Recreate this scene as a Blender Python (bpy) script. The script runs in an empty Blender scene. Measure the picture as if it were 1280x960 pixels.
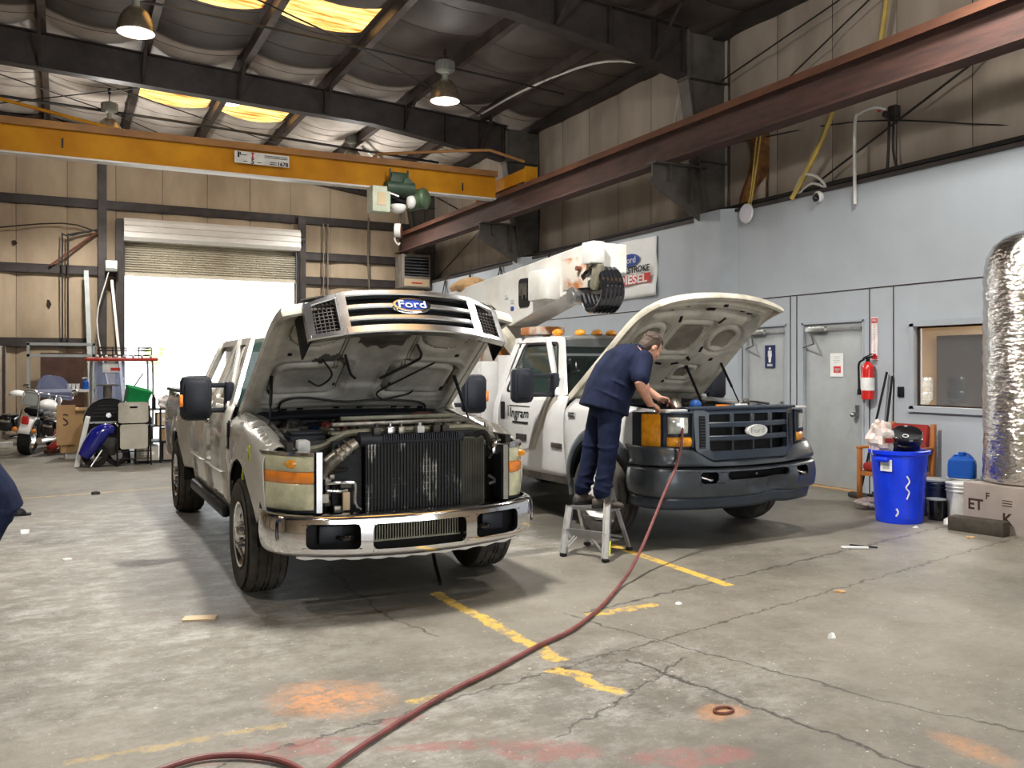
import bpy, bmesh, math, random
from mathutils import Vector, Matrix, Euler
R = math.radians
PI = math.pi
random.seed(7)
scn = bpy.context.scene
col = scn.collection
V = Vector

# ---------------------------------------------------------------- materials
def new_mat(name):
    m = bpy.data.materials.new(name); m.use_nodes = True
    nt = m.node_tree
    return m, nt, nt.nodes, nt.links, nt.nodes['Principled BSDF']

def pmat(name, c, rough=0.5, metal=0.0, c2=None, var=0.25, scale=4.0, bump=0.0, bscale=None, stretch=(1, 1, 1),
         detail=5.0, lo=0.35, hi=0.65, rvar=0.1, coat=0.0, alpha=1.0, trans=0.0, ior=1.45, emit=None, estr=0.0, spec=0.5):
    m, nt, N, L, b = new_mat(name)
    tc = N.new('ShaderNodeTexCoord'); mp = N.new('ShaderNodeMapping'); mp.inputs['Scale'].default_value = stretch
    L.new(tc.outputs['Object'], mp.inputs['Vector'])
    nz = N.new('ShaderNodeTexNoise'); nz.inputs['Scale'].default_value = scale; nz.inputs['Detail'].default_value = detail
    nz.inputs['Roughness'].default_value = 0.6
    L.new(mp.outputs[0], nz.inputs['Vector'])
    if c2 is None: c2 = tuple(v * (1 - var) for v in c)
    rp = N.new('ShaderNodeValToRGB'); rp.color_ramp.elements[0].position = lo; rp.color_ramp.elements[1].position = hi
    rp.color_ramp.elements[0].color = (*c2, 1); rp.color_ramp.elements[1].color = (*c, 1)
    L.new(nz.outputs['Fac'], rp.inputs['Fac']); L.new(rp.outputs['Color'], b.inputs['Base Color'])
    mr = N.new('ShaderNodeMapRange'); mr.inputs['To Min'].default_value = min(1, rough + rvar); mr.inputs['To Max'].default_value = max(0.02, rough - rvar)
    L.new(nz.outputs['Fac'], mr.inputs['Value']); L.new(mr.outputs[0], b.inputs['Roughness'])
    b.inputs['Metallic'].default_value = metal
    b.inputs['Specular IOR Level'].default_value = spec
    b.inputs['Coat Weight'].default_value = coat
    b.inputs['Alpha'].default_value = alpha
    b.inputs['Transmission Weight'].default_value = trans; b.inputs['IOR'].default_value = ior
    if emit: b.inputs['Emission Color'].default_value = (*emit, 1); b.inputs['Emission Strength'].default_value = estr
    if bump:
        n2 = N.new('ShaderNodeTexNoise'); n2.inputs['Scale'].default_value = bscale or scale * 4; n2.inputs['Detail'].default_value = 4
        L.new(mp.outputs[0], n2.inputs['Vector'])
        bp = N.new('ShaderNodeBump'); bp.inputs['Strength'].default_value = bump; bp.inputs['Distance'].default_value = 0.02
        L.new(n2.outputs['Fac'], bp.inputs['Height']); L.new(bp.outputs[0], b.inputs['Normal'])
    return m

M = {}
def mk(key, *a, **k): M[key] = pmat(key, *a, **k); return M[key]

# ---------------------------------------------------------------- mesh builder
def frame_from(axis, up=None):
    z = V(axis).normalized()
    u = V(up) if up is not None else (V((0, 0, 1)) if abs(z.z) < 0.9 else V((0, 1, 0)))
    x = u.cross(z)
    if x.length < 1e-6: x = V((1, 0, 0)).cross(z)
    x.normalize(); y = z.cross(x)
    return x, y, z

def rpoly(pts, r, n=4):
    """2-D polygon with rounded corners, always len(pts)*(n+1) points."""
    out = []; k = len(pts)
    for i in range(k):
        p, a, b = V(pts[i]), V(pts[i - 1]), V(pts[(i + 1) % k])
        da, db = a - p, b - p
        rr = min(r, da.length * 0.49, db.length * 0.49)
        s, e = p + da.normalized() * rr, p + db.normalized() * rr
        for j in range(n + 1):
            t = j / n
            out.append(tuple((1 - t) ** 2 * s + 2 * t * (1 - t) * p + t * t * e))
    return out

def rrect(x0, y0, x1, y1, r, n=4):
    return rpoly([(x0, y0), (x1, y0), (x1, y1), (x0, y1)], r, n)

class MB:
    def __init__(s): s.v = []; s.f = []; s.mi = []; s.m = 0; s.T = None
    def mat(s, i): s.m = i; return s
    def add(s, vs, fs, mi=None):
        o = len(s.v)
        for p in vs:
            p = V(p)
            s.v.append(s.T @ p if s.T is not None else p)
        for f in fs: s.f.append([o + i for i in f]); s.mi.append(s.m if mi is None else mi)
        return s
    def box(s, c, size, rot=None, bev=0.0, taper=None):
        x, y, z = [v / 2 for v in size]
        Rm = (Euler([R(a) for a in rot]).to_matrix() if rot is not None and not isinstance(rot, Matrix) else rot) or Matrix.Identity(3)
        c = V(c)
        b = min(bev, x * .9, y * .9, z * .9)
        tx, ty = taper or (1, 1)
        if b <= 0:
            vs = [(i * x * (tx if k > 0 else 1), j * y * (ty if k > 0 else 1), k * z) for k in (-1, 1) for i, j in ((-1, -1), (1, -1), (1, 1), (-1, 1))]
            fs = [(3, 2, 1, 0), (4, 5, 6, 7), (0, 1, 5, 4), (1, 2, 6, 5), (2, 3, 7, 6), (3, 0, 4, 7)]
            return s.add([c + Rm @ V(p) for p in vs], fs)
        # bevelled: rings
        rings = []
        def ring(xx, yy, zz, rb):
            o = rrect(-xx, -yy, xx, yy, rb, 2)
            return [c + Rm @ V((p[0], p[1], zz)) for p in o]
        for zz, ins in ((-z, b), (-z + b * .3, b * .3), (-z + b, 0), (z - b, 0), (z - b * .3, b * .3), (z, b)):
            k = tx if zz > 0 else 1; k2 = ty if zz > 0 else 1
            rings.append(ring((x - ins) * k, (y - ins) * k2, zz, b))
        return s.loft(rings)
    def loft(s, rings, close=True, caps=True, loop=False):
        n = len(rings[0]); vs = [p for r in rings for p in r]; fs = []
        m = len(rings)
        for i in range(m if loop else m - 1):
            i2 = (i + 1) % m
            for j in range(n if close else n - 1):
                k = (j + 1) % n
                fs.append((i * n + j, i * n + k, i2 * n + k, i2 * n + j))
        if caps and close and not loop:
            fs.append(tuple(reversed(range(n)))); fs.append(tuple((m - 1) * n + j for j in range(n)))
        return s.add(vs, fs)
    def cyl(s, p0, p1, r0, r1=None, n=16, caps=True):
        r1 = r0 if r1 is None else r1
        p0, p1 = V(p0), V(p1); x, y, z = frame_from(p1 - p0)
        rg = lambda p, r: [p + x * (r * math.cos(2 * PI * j / n)) + y * (r * math.sin(2 * PI * j / n)) for j in range(n)]
        return s.loft([rg(p0, r0), rg(p1, r1)], caps=caps)
    def tube(s, pts, r, n=8, caps=True, loop=False, sm=0):
        pts = [V(p) for p in pts]
        if sm: pts = smooth(pts, sm, loop)
        k = len(pts); rs = r if isinstance(r, (list, tuple)) else [r] * k
        if len(rs) != k:
            q = [i / (k - 1) * (len(rs) - 1) for i in range(k)]; rs = [rs[int(a)] * (1 - a % 1) + rs[min(len(rs) - 1, int(a) + 1)] * (a % 1) for a in q]
        rings = []; x = None
        for i, p in enumerate(pts):
            a = pts[(i - 1) % k] if (loop or i > 0) else p; b = pts[(i + 1) % k] if (loop or i < k - 1) else p
            t = (b - a).normalized() if (b - a).length > 1e-9 else V((0, 0, 1))
            if x is None: x, y, _ = frame_from(t)
            else:
                x = (x - t * x.dot(t)).normalized(); y = t.cross(x)
            rings.append([p + x * (rs[i] * math.cos(2 * PI * j / n)) + y * (rs[i] * math.sin(2 * PI * j / n)) for j in range(n)])
        return s.loft(rings, caps=caps, loop=loop)
    def bar(s, p0, p1, w, h, up=(0, 0, 1), bev=0):
        p0, p1 = V(p0), V(p1); x, y, z = frame_from(p1 - p0, up)
        Rm = Matrix((x, y, z)).transposed()
        return s.box((p0 + p1) / 2, (w, h, (p1 - p0).length), Rm, bev)
    def lathe(s, prof, c=(0, 0, 0), axis=(0, 0, 1), n=24, caps=False, a0=0, a1=360):
        x, y, z = frame_from(axis); c = V(c); rings = []
        full = abs(a1 - a0) >= 360
        for (r, h) in prof:
            rings.append([c + z * h + x * (r * math.cos(R(a0 + (a1 - a0) * j / (n if full else n - 1)))) + y * (r * math.sin(R(a0 + (a1 - a0) * j / (n if full else n - 1)))) for j in range(n)])
        return s.loft(rings, close=full, caps=caps)
    def sphere(s, c, r, n=16, m=10, z0=-90, z1=90, rot=None):
        r = (r, r, r) if not isinstance(r, (tuple, list)) else r
        Rm = Euler([R(a) for a in rot]).to_matrix() if rot else Matrix.Identity(3)
        rings = []
        for i in range(m + 1):
            a = R(z0 + (z1 - z0) * i / m)
            ca = max(math.cos(a), 1e-3)
            rings.append([V(c) + Rm @ V((r[0] * ca * math.cos(2 * PI * j / n), r[1] * ca * math.sin(2 * PI * j / n), r[2] * math.sin(a))) for j in range(n)])
        return s.loft(rings, caps=True)
    def grid(s, fn, nu, nv, us=None, vs=None, skip=None, mifn=None):
        us = us or [i / nu for i in range(nu + 1)]; vs = vs or [j / nv for j in range(nv + 1)]
        pts = [fn(u, v) for v in vs for u in us]; w = len(us); o = len(s.v)
        s.add(pts, [])
        for j in range(len(vs) - 1):
            for i in range(w - 1):
                uc, vc = (us[i] + us[i + 1]) / 2, (vs[j] + vs[j + 1]) / 2
                if skip and skip(uc, vc): continue
                s.f.append([o + j * w + i, o + j * w + i + 1, o + (j + 1) * w + i + 1, o + (j + 1) * w + i])
                s.mi.append(mifn(uc, vc) if mifn else s.m)
        return s
    def prism(s, pts, axis, a, b):
        """extrude a 2-D polygon along an axis ('x','y','z')"""
        f = {'x': lambda p, t: V((t, p[0], p[1])), 'y': lambda p, t: V((p[0], t, p[1])), 'z': lambda p, t: V((p[0], p[1], t))}[axis]
        return s.loft([[f(p, a) for p in pts], [f(p, b) for p in pts]])
    def ring(s, fn, outer, inner, depth=0.0, dn=None):
        """frame between two equal-count uv loops mapped through fn(u,v,h); depth extrudes"""
        n = len(outer)
        A = [fn(*p, 0) for p in outer]; B = [fn(*p, 0) for p in inner]
        if not depth:
            return s.add(A + B, [(i, (i + 1) % n, n + (i + 1) % n, n + i) for i in range(n)])
        A2 = [fn(*p, depth) for p in outer]; B2 = [fn(*p, depth) for p in inner]
        fs = []
        for i in range(n):
            j = (i + 1) % n
            fs += [(i, j, n + j, n + i), (2 * n + j, 2 * n + i, 3 * n + i, 3 * n + j), (j, i, 2 * n + i, 2 * n + j), (n + i, n + j, 3 * n + j, 3 * n + i)]
        return s.add(A + B + A2 + B2, fs)
    def fill(s, fn, loop, h=0.0, depth=0.0):
        n = len(loop); cu = sum(p[0] for p in loop) / n; cv = sum(p[1] for p in loop) / n
        L = []; fs = []
        fr = (1.0, 0.75, 0.5, 0.25)
        for k in fr: L += [fn(cu + (p[0] - cu) * k, cv + (p[1] - cv) * k, h) for p in loop]
        L.append(fn(cu, cv, h)); m = len(fr)
        for a in range(m - 1):
            for i in range(n):
                j = (i + 1) % n
                fs.append((a * n + i, a * n + j, (a + 1) * n + j, (a + 1) * n + i))
        for i in range(n): fs.append(((m - 1) * n + i, (m - 1) * n + (i + 1) % n, m * n))
        return s.add(L, fs)
    def text(s, body, size, T, depth=0.002, align='CENTER', sx=1.0, bold=0.0):
        cu = bpy.data.curves.new('t', 'FONT'); cu.body = body; cu.size = size; cu.extrude = depth; cu.align_x = align; cu.align_y = 'CENTER'; cu.offset = bold
        cu.resolution_u = 3
        o = bpy.data.objects.new('t', cu); col.objects.link(o); bpy.context.view_layer.update()
        me = bpy.data.meshes.new_from_object(o.evaluated_get(bpy.context.evaluated_depsgraph_get()))
        s.add([T @ V((v.co.x * sx, v.co.y, v.co.z)) for v in me.vertices], [tuple(p.vertices) for p in me.polygons])
        bpy.data.objects.remove(o); bpy.data.curves.remove(cu); bpy.data.meshes.remove(me)
        return s
    def build(s, name, mats, parent=None, smooth=True, angle=35, solid=0.0, bevel=0.0, sub=0, off=-1):
        me = bpy.data.meshes.new(name)
        me.from_pydata([tuple(v) for v in s.v], [], s.f)
        if not isinstance(mats, (list, tuple)): mats = [mats]
        for m in mats: me.materials.append(M[m] if isinstance(m, str) else m)
        for p, i in zip(me.polygons, s.mi): p.material_index = i; p.use_smooth = smooth
        bm = bmesh.new(); bm.from_mesh(me)
        bmesh.ops.remove_doubles(bm, verts=bm.verts, dist=1e-5)
        bmesh.ops.recalc_face_normals(bm, faces=bm.faces)
        if smooth:
            for e in bm.edges:
                if len(e.link_faces) == 2 and e.calc_face_angle(0) > R(angle): e.smooth = False
        bm.to_mesh(me); bm.free()
        o = bpy.data.objects.new(name, me); col.objects.link(o)
        if parent: o.parent = parent
        if sub:
            md = o.modifiers.new('s', 'SUBSURF'); md.levels = sub; md.render_levels = sub
        if solid:
            md = o.modifiers.new('t', 'SOLIDIFY'); md.thickness = solid; md.offset = off
        if bevel:
            md = o.modifiers.new('b', 'BEVEL'); md.width = bevel; md.segments = 2; md.limit_method = 'ANGLE'; md.angle_limit = R(40)
        return o

def smooth(pts, k, loop=False):
    """Catmull-Rom resample"""
    pts = [V(p) for p in pts]; n = len(pts); out = []
    rng = n if loop else n - 1
    for i in range(rng):
        p1, p2 = pts[i], pts[(i + 1) % n]
        p0 = pts[i - 1] if (i > 0 or loop) else p1 * 2 - p2
        p3 = pts[(i + 2) % n] if (i + 2 < n or loop) else p2 * 2 - p1
        for j in range(k):
            t = j / k
            out.append(0.5 * ((2 * p1) + (p2 - p0) * t + (2 * p0 - 5 * p1 + 4 * p2 - p3) * t * t + (3 * p1 - p0 - 3 * p2 + p3) * t ** 3))
    if not loop: out.append(pts[-1])
    return out

def interp(tab, x):
    if x <= tab[0][0]: return tab[0][1]
    for (a, b), (c, d) in zip(tab, tab[1:]):
        if x <= c: return b + (d - b) * (x - a) / (c - a)
    return tab[-1][1]

def tag(o, label=None, cat=None, group=None, kind=None):
    if label: o['label'] = label
    if cat: o['category'] = cat
    if group: o['group'] = group
    if kind: o['kind'] = kind
    return o
def struct(o, label=None): return tag(o, label, None, None, 'structure')
def empty(name, loc=(0, 0, 0), rz=0, label=None, cat=None, group=None):
    o = bpy.data.objects.new(name, None); col.objects.link(o); o.location = loc; o.rotation_euler = (0, 0, R(rz)); o.empty_display_size = 0.2
    return tag(o, label, cat, group)
def copy_tree(o, parent=None):
    c = o.copy(); col.objects.link(c)
    if parent: c.parent = parent
    for ch in [x for x in bpy.data.objects if x.parent == o]: copy_tree(ch, c)
    return c
def textM(loc, xdir, ydir):
    x, y = V(xdir).normalized(), V(ydir).normalized(); z = x.cross(y)
    m = Matrix((x, y, z)).transposed().to_4x4(); m.translation = V(loc); return m
mk('insul', (.48, .38, .27), .85, c2=(.30, .23, .155), scale=1.1, bump=.35, bscale=7, stretch=(1, 1, .35), lo=.3, hi=.7, spec=.2)
mk('insul_side', (.50, .43, .36), .85, c2=(.27, .22, .175), scale=.8, bump=.35, bscale=7, stretch=(1, 1, .3), lo=.3, hi=.72, spec=.2)
mk('seam', (.05, .03, .025), .9, spec=.1)
mk('steel_dark', (.055, .045, .042), .55, .2, var=.4, scale=3, spec=.4)
mk('steel_grey', (.13, .115, .10), .6, .2, var=.5, scale=2)
mk('purlin', (.10, .075, .065), .5, .3, var=.5, scale=2)
mk('rust', (.115, .055, .042), .7, .1, c2=(.058, .036, .032), scale=5, stretch=(1, .35, 2.5), bump=.2, bscale=30, lo=.3, hi=.7)
mk('rust_top', (.17, .065, .03), .75, 0, c2=(.10, .04, .022), scale=5, stretch=(1, .3, 1), bump=.2)
mk('crane_yellow', (.66, .30, .012), .65, 0, c2=(.50, .20, .01), scale=1.5, spec=.25)
mk('crane_brown', (.40, .19, .05), .6, 0, c2=(.22, .10, .04), scale=3, stretch=(.4, 1, 1))
mk('white_paint', (.78, .77, .74), .35, 0, c2=(.66, .65, .62), scale=2)
mk('office_paint', (.40, .435, .475), .5, 0, c2=(.35, .38, .41), scale=1.2, lo=.3, hi=.7, bump=.03)
mk('office_trim', (.375, .41, .445), .45, 0, c2=(.32, .35, .38), scale=2)
mk('door_paint', (.37, .39, .40), .4, 0, c2=(.31, .325, .325), scale=2.5)
mk('roll_white', (.82, .80, .76), .4, 0, c2=(.7, .67, .62), scale=1.5, stretch=(1, 1, 3))
mk('roll_beige', (.56, .52, .42), .45, 0, c2=(.45, .40, .31), scale=1.5)
mk('green_hoist', (.10, .155, .085), .4, .1, c2=(.055, .09, .05), scale=6)
mk('green_dark', (.05, .09, .055), .5, .1, var=.4)
mk('hoist_cream', (.52, .56, .44), .45, c2=(.42, .45, .34))
mk('black', (.008, .008, .009), .55, var=.3, spec=.25)
mk('black_gloss', (.01, .01, .012), .12, var=.2, coat=.5)
mk('black_rubber', (.014, .013, .013), .85, c2=(.022, .02, .018), scale=9, spec=.25)
mk('tire_dusty', (.085, .077, .066), .85, c2=(.045, .040, .035), scale=6, bump=.1, spec=.2)
mk('black_plastic', (.012, .015, .022), .45, c2=(.018, .020, .026), spec=.3)
mk('chrome', (.80, .81, .83), .09, 1.0, c2=(.70, .70, .72), scale=3, rvar=.05)
mk('chrome_worn', (.66, .67, .68), .2, 1.0, c2=(.45, .45, .46), scale=5, rvar=.1)
mk('alu', (.62, .62, .61), .35, .9, c2=(.45, .45, .44), scale=8)
mk('steel_bright', (.5, .5, .5), .3, 1.0, var=.3)
mk('truck_silver', (.56, .54, .485), .28, .15, c2=(.44, .42, .37), scale=2.2, coat=.6, rvar=.06)
mk('truck_white', (.60, .60, .60), .25, 0, c2=(.50, .495, .48), scale=2, coat=.5, rvar=.05)
mk('hood_under', (.50, .475, .41), .45, 0, c2=(.25, .235, .195), scale=3.5, lo=.3, hi=.6, coat=.15, rvar=.1)
mk('hood_under_light', (.54, .505, .415), .5, 0, c2=(.27, .245, .19), scale=3.2, lo=.3, hi=.56, coat=.15)
mk('hood_recess', (.30, .27, .21), .7, 0, c2=(.17, .15, .115), scale=5)
mk('soot', (.05, .045, .04), .8, 0, c2=(.10, .09, .075), scale=6)
mk('boom_white', (.60, .595, .565), .4, 0, c2=(.46, .44, .385), scale=2.5, lo=.25, hi=.55)
mk('boom_rust', (.54, .50, .44), .5, 0, c2=(.40, .14, .035), scale=3.2, lo=.40, hi=.52)
mk('grille_blue', (.028, .040, .060), .35, 0, c2=(.020, .030, .045), scale=4, coat=.2)
mk('bumper_grey', (.062, .072, .085), .32, .2, c2=(.032, .038, .046), scale=5, lo=.3, hi=.7, coat=.2)
mk('lens_yellowed', (.60, .58, .38), .18, 0, c2=(.42, .42, .29), scale=12, coat=.6)
mk('lens_amber', (.85, .26, .03), .2, 0, c2=(.65, .2, .03), scale=10, coat=.6)
mk('lens_clear', (.62, .64, .62), .12, .3, c2=(.40, .42, .40), scale=16, coat=1)
mk('lens_orange', (.80, .34, .02), .2, 0, c2=(.55, .20, .01), scale=14, coat=.6)
mk('radiator', (.012, .013, .014), .6, .3, c2=(.012, .012, .012), scale=8)
mk('radiator_dirt', (.42, .42, .40), .7, .1, c2=(.02, .022, .022), scale=9, lo=.56, hi=.66, stretch=(1, 1, .3))
mk('radiator_olive', (.085, .082, .06), .6, .3, var=.4, scale=8)
mk('engine_dark', (.014, .013, .012), .6, .2, c2=(.04, .035, .03), scale=9)
mk('engine_mid', (.09, .08, .065), .5, .4, c2=(.03, .027, .024), scale=8)
mk('engine_metal', (.30, .27, .22), .38, .8, c2=(.11, .10, .085), scale=9)
mk('olive_metal', (.24, .23, .165), .45, .3, c2=(.13, .12, .085), scale=6)
mk('blue_cap', (.04, .18, .65), .35)
mk('red_part', (.35, .04, .03), .4)
mk('red_brown', (.17, .06, .04), .6)
mk('glass_dark', (.03, .05, .045), .05, 0, var=.2, coat=1.0, alpha=.80)
mk('glass_teal', (.02, .045, .04), .06, 0, var=.2, coat=1.0, alpha=.85)
mk('glass_clear', (.85, .9, .95), .02, 0, var=.02, alpha=.05, spec=.3)
mk('windshield_blue', (.45, .55, .85), .05, 0, var=.05, alpha=.35, coat=.5)
mk('glass_windshield', (.008, .014, .013), .05, 0, var=.2, coat=.6, alpha=.6)
mk('navy', (.009, .014, .042), .85, c2=(.004, .007, .022), scale=7, bump=.3, bscale=14, spec=.25)
mk('navy_pants', (.011, .017, .046), .9, c2=(.005, .008, .024), scale=6, bump=.35, bscale=10, spec=.2)
mk('skin', (.56, .31, .215), .5, c2=(.47, .22, .15), scale=9, spec=.35)
mk('hair', (.045, .028, .02), .7, c2=(.09, .06, .045), scale=40, bump=.4, bscale=60)
mk('boot', (.085, .068, .055), .7, c2=(.04, .032, .028), scale=9)
mk('bin_blue', (.008, .05, .78), .32, c2=(.006, .035, .6), scale=5)
mk('jug_blue', (.01, .09, .42), .35)
mk('bucket_white', (.70, .70, .66), .45, c2=(.55, .54, .50))
mk('bucket_navy', (.012, .02, .06), .35)
mk('label_white', (.8, .8, .78), .6)
mk('wood_chair', (.42, .16, .04), .4, c2=(.30, .10, .025), scale=7, stretch=(1, 1, .2))
mk('red_cloth', (.30, .022, .018), .9, c2=(.2, .015, .012))
mk('red_gloss', (.62, .02, .015), .25, coat=.4)
mk('red_paint', (.60, .05, .035), .4)
mk('cardboard', (.46, .29, .14), .85, c2=(.38, .23, .105), scale=3)
mk('cardboard_grey', (.32, .27, .235), .85, c2=(.26, .215, .19), scale=3)
mk('timber_black', (.032, .025, .018), .8, c2=(.055, .045, .032), scale=8, stretch=(.3, 2, 2))
mk('foil', (.78, .76, .73), .16, 1.0, c2=(.66, .63, .60), scale=3, bump=.9, bscale=10, stretch=(1.4, 1.4, 3.2), rvar=.05)
mk('plastic_bag', (.78, .76, .72), .3, c2=(.62, .45, .40), scale=9, alpha=.75)
mk('paper', (.80, .80, .78), .8, var=.08)
mk('tan_wall', (.56, .43, .27), .7, c2=(.5, .38, .24), scale=1)
mk('beige_plastic', (.47, .44, .37), .5, c2=(.38, .35, .29))
mk('shelf_grey', (.42, .45, .44), .45, var=.2)
mk('hose_red', (.20, .055, .05), .5, c2=(.12, .035, .032), scale=9)
mk('cable_dark', (.018, .016, .015), .6)
mk('cable_white', (.70, .69, .64), .5)
mk('cable_yellow', (.60, .42, .08), .5, c2=(.45, .33, .10))
mk('conduit', (.20, .17, .14), .5, .4)
mk('insul_torn', (.30, .13, .035), .95, c2=(.10, .045, .02), scale=7, bump=.8, bscale=20)
mk('blue_gloss', (.008, .012, .22), .12, coat=.8)
mk('green_plastic', (.02, .36, .10), .4)
mk('yellow_plastic', (.75, .52, .03), .4)
mk('sign_navy', (.008, .018, .09), .5)
mk('logo_blue', (.015, .05, .30), .3)
mk('sign_red', (.62, .02, .02), .5)
mk('decal_tape', (.75, .78, .05), .5)
mk('stripe_tan', (.40, .36, .28), .35, coat=.4)
mk('stripe_dark', (.25, .235, .21), .35, coat=.4)
mk('lamp_reflector', (.42, .36, .27), .3, .7, c2=(.28, .23, .17), scale=12)
mk('lamp_inside', (.85, .85, .83), .3, .2, var=.1, scale=20)
mk('lamp_body', (.33, .34, .30), .5, .3, var=.3)
mk('grass_out', (.10, .22, .05), .9, c2=(.2, .3, .1), scale=1.5)
mk('leaf', (.50, .62, .25), .8, c2=(.6, .7, .35), scale=2)  # leaf colour paled to carry the glare of the doorway
mk('concrete_out', (.6, .58, .52), .9, scale=.5)
mk('heater_grey', (.30, .28, .25), .5, .3, c2=(.2, .17, .14))
mk('dark_wood', (.07, .03, .018), .6, c2=(.04, .018, .01), scale=5)
mk('clock_face', (.75, .73, .82), .4, var=.05)
mk('tv_black', (.014, .012, .011), .25, var=.3)
mk('orange_fill', (.58, .24, .06), .9)

def skylight_mat():
    m, nt, N, L, b = new_mat('skylight_panel')
    tc = N.new('ShaderNodeTexCoord'); mp = N.new('ShaderNodeMapping'); mp.inputs['Scale'].default_value = (.6, 5, 1)
    L.new(tc.outputs['Object'], mp.inputs[0])
    nz = N.new('ShaderNodeTexNoise'); nz.inputs['Scale'].default_value = 2.5; nz.inputs['Detail'].default_value = 6
    L.new(mp.outputs[0], nz.inputs['Vector'])
    rp = N.new('ShaderNodeValToRGB'); e = rp.color_ramp.elements
    e[0].position = .35; e[0].color = (.20, .062, .006, 1); e[1].position = .66; e[1].color = (.62, .38, .12, 1)
    L.new(nz.outputs['Fac'], rp.inputs[0])
    t = N.new('ShaderNodeBsdfTranslucent'); L.new(rp.outputs[0], t.inputs['Color'])
    L.new(t.outputs[0], N['Material Output'].inputs['Surface'])
    return m
M['skylight'] = skylight_mat()

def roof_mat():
    """grimy foil-faced roof blanket: brown grey in the near bays, paler beyond Y=16.4"""
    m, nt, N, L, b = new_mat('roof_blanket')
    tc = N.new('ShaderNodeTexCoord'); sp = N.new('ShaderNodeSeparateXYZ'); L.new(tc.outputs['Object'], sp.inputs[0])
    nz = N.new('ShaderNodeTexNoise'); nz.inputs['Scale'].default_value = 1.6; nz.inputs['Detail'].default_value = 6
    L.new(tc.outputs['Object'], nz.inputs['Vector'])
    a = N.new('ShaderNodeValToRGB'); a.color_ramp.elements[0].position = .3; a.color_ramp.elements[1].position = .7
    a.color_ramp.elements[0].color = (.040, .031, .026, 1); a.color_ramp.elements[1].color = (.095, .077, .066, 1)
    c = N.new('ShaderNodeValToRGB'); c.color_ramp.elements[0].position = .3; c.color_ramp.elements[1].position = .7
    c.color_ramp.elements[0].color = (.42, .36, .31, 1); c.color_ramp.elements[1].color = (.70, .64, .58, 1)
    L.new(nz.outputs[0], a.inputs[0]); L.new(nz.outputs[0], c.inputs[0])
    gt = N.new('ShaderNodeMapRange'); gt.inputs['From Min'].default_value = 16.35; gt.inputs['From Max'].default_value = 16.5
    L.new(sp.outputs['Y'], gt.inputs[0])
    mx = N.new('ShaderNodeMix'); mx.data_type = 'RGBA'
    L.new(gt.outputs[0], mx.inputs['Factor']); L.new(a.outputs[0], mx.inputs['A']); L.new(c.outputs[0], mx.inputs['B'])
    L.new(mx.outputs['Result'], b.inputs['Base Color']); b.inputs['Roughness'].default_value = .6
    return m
M['roof'] = roof_mat()

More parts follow.
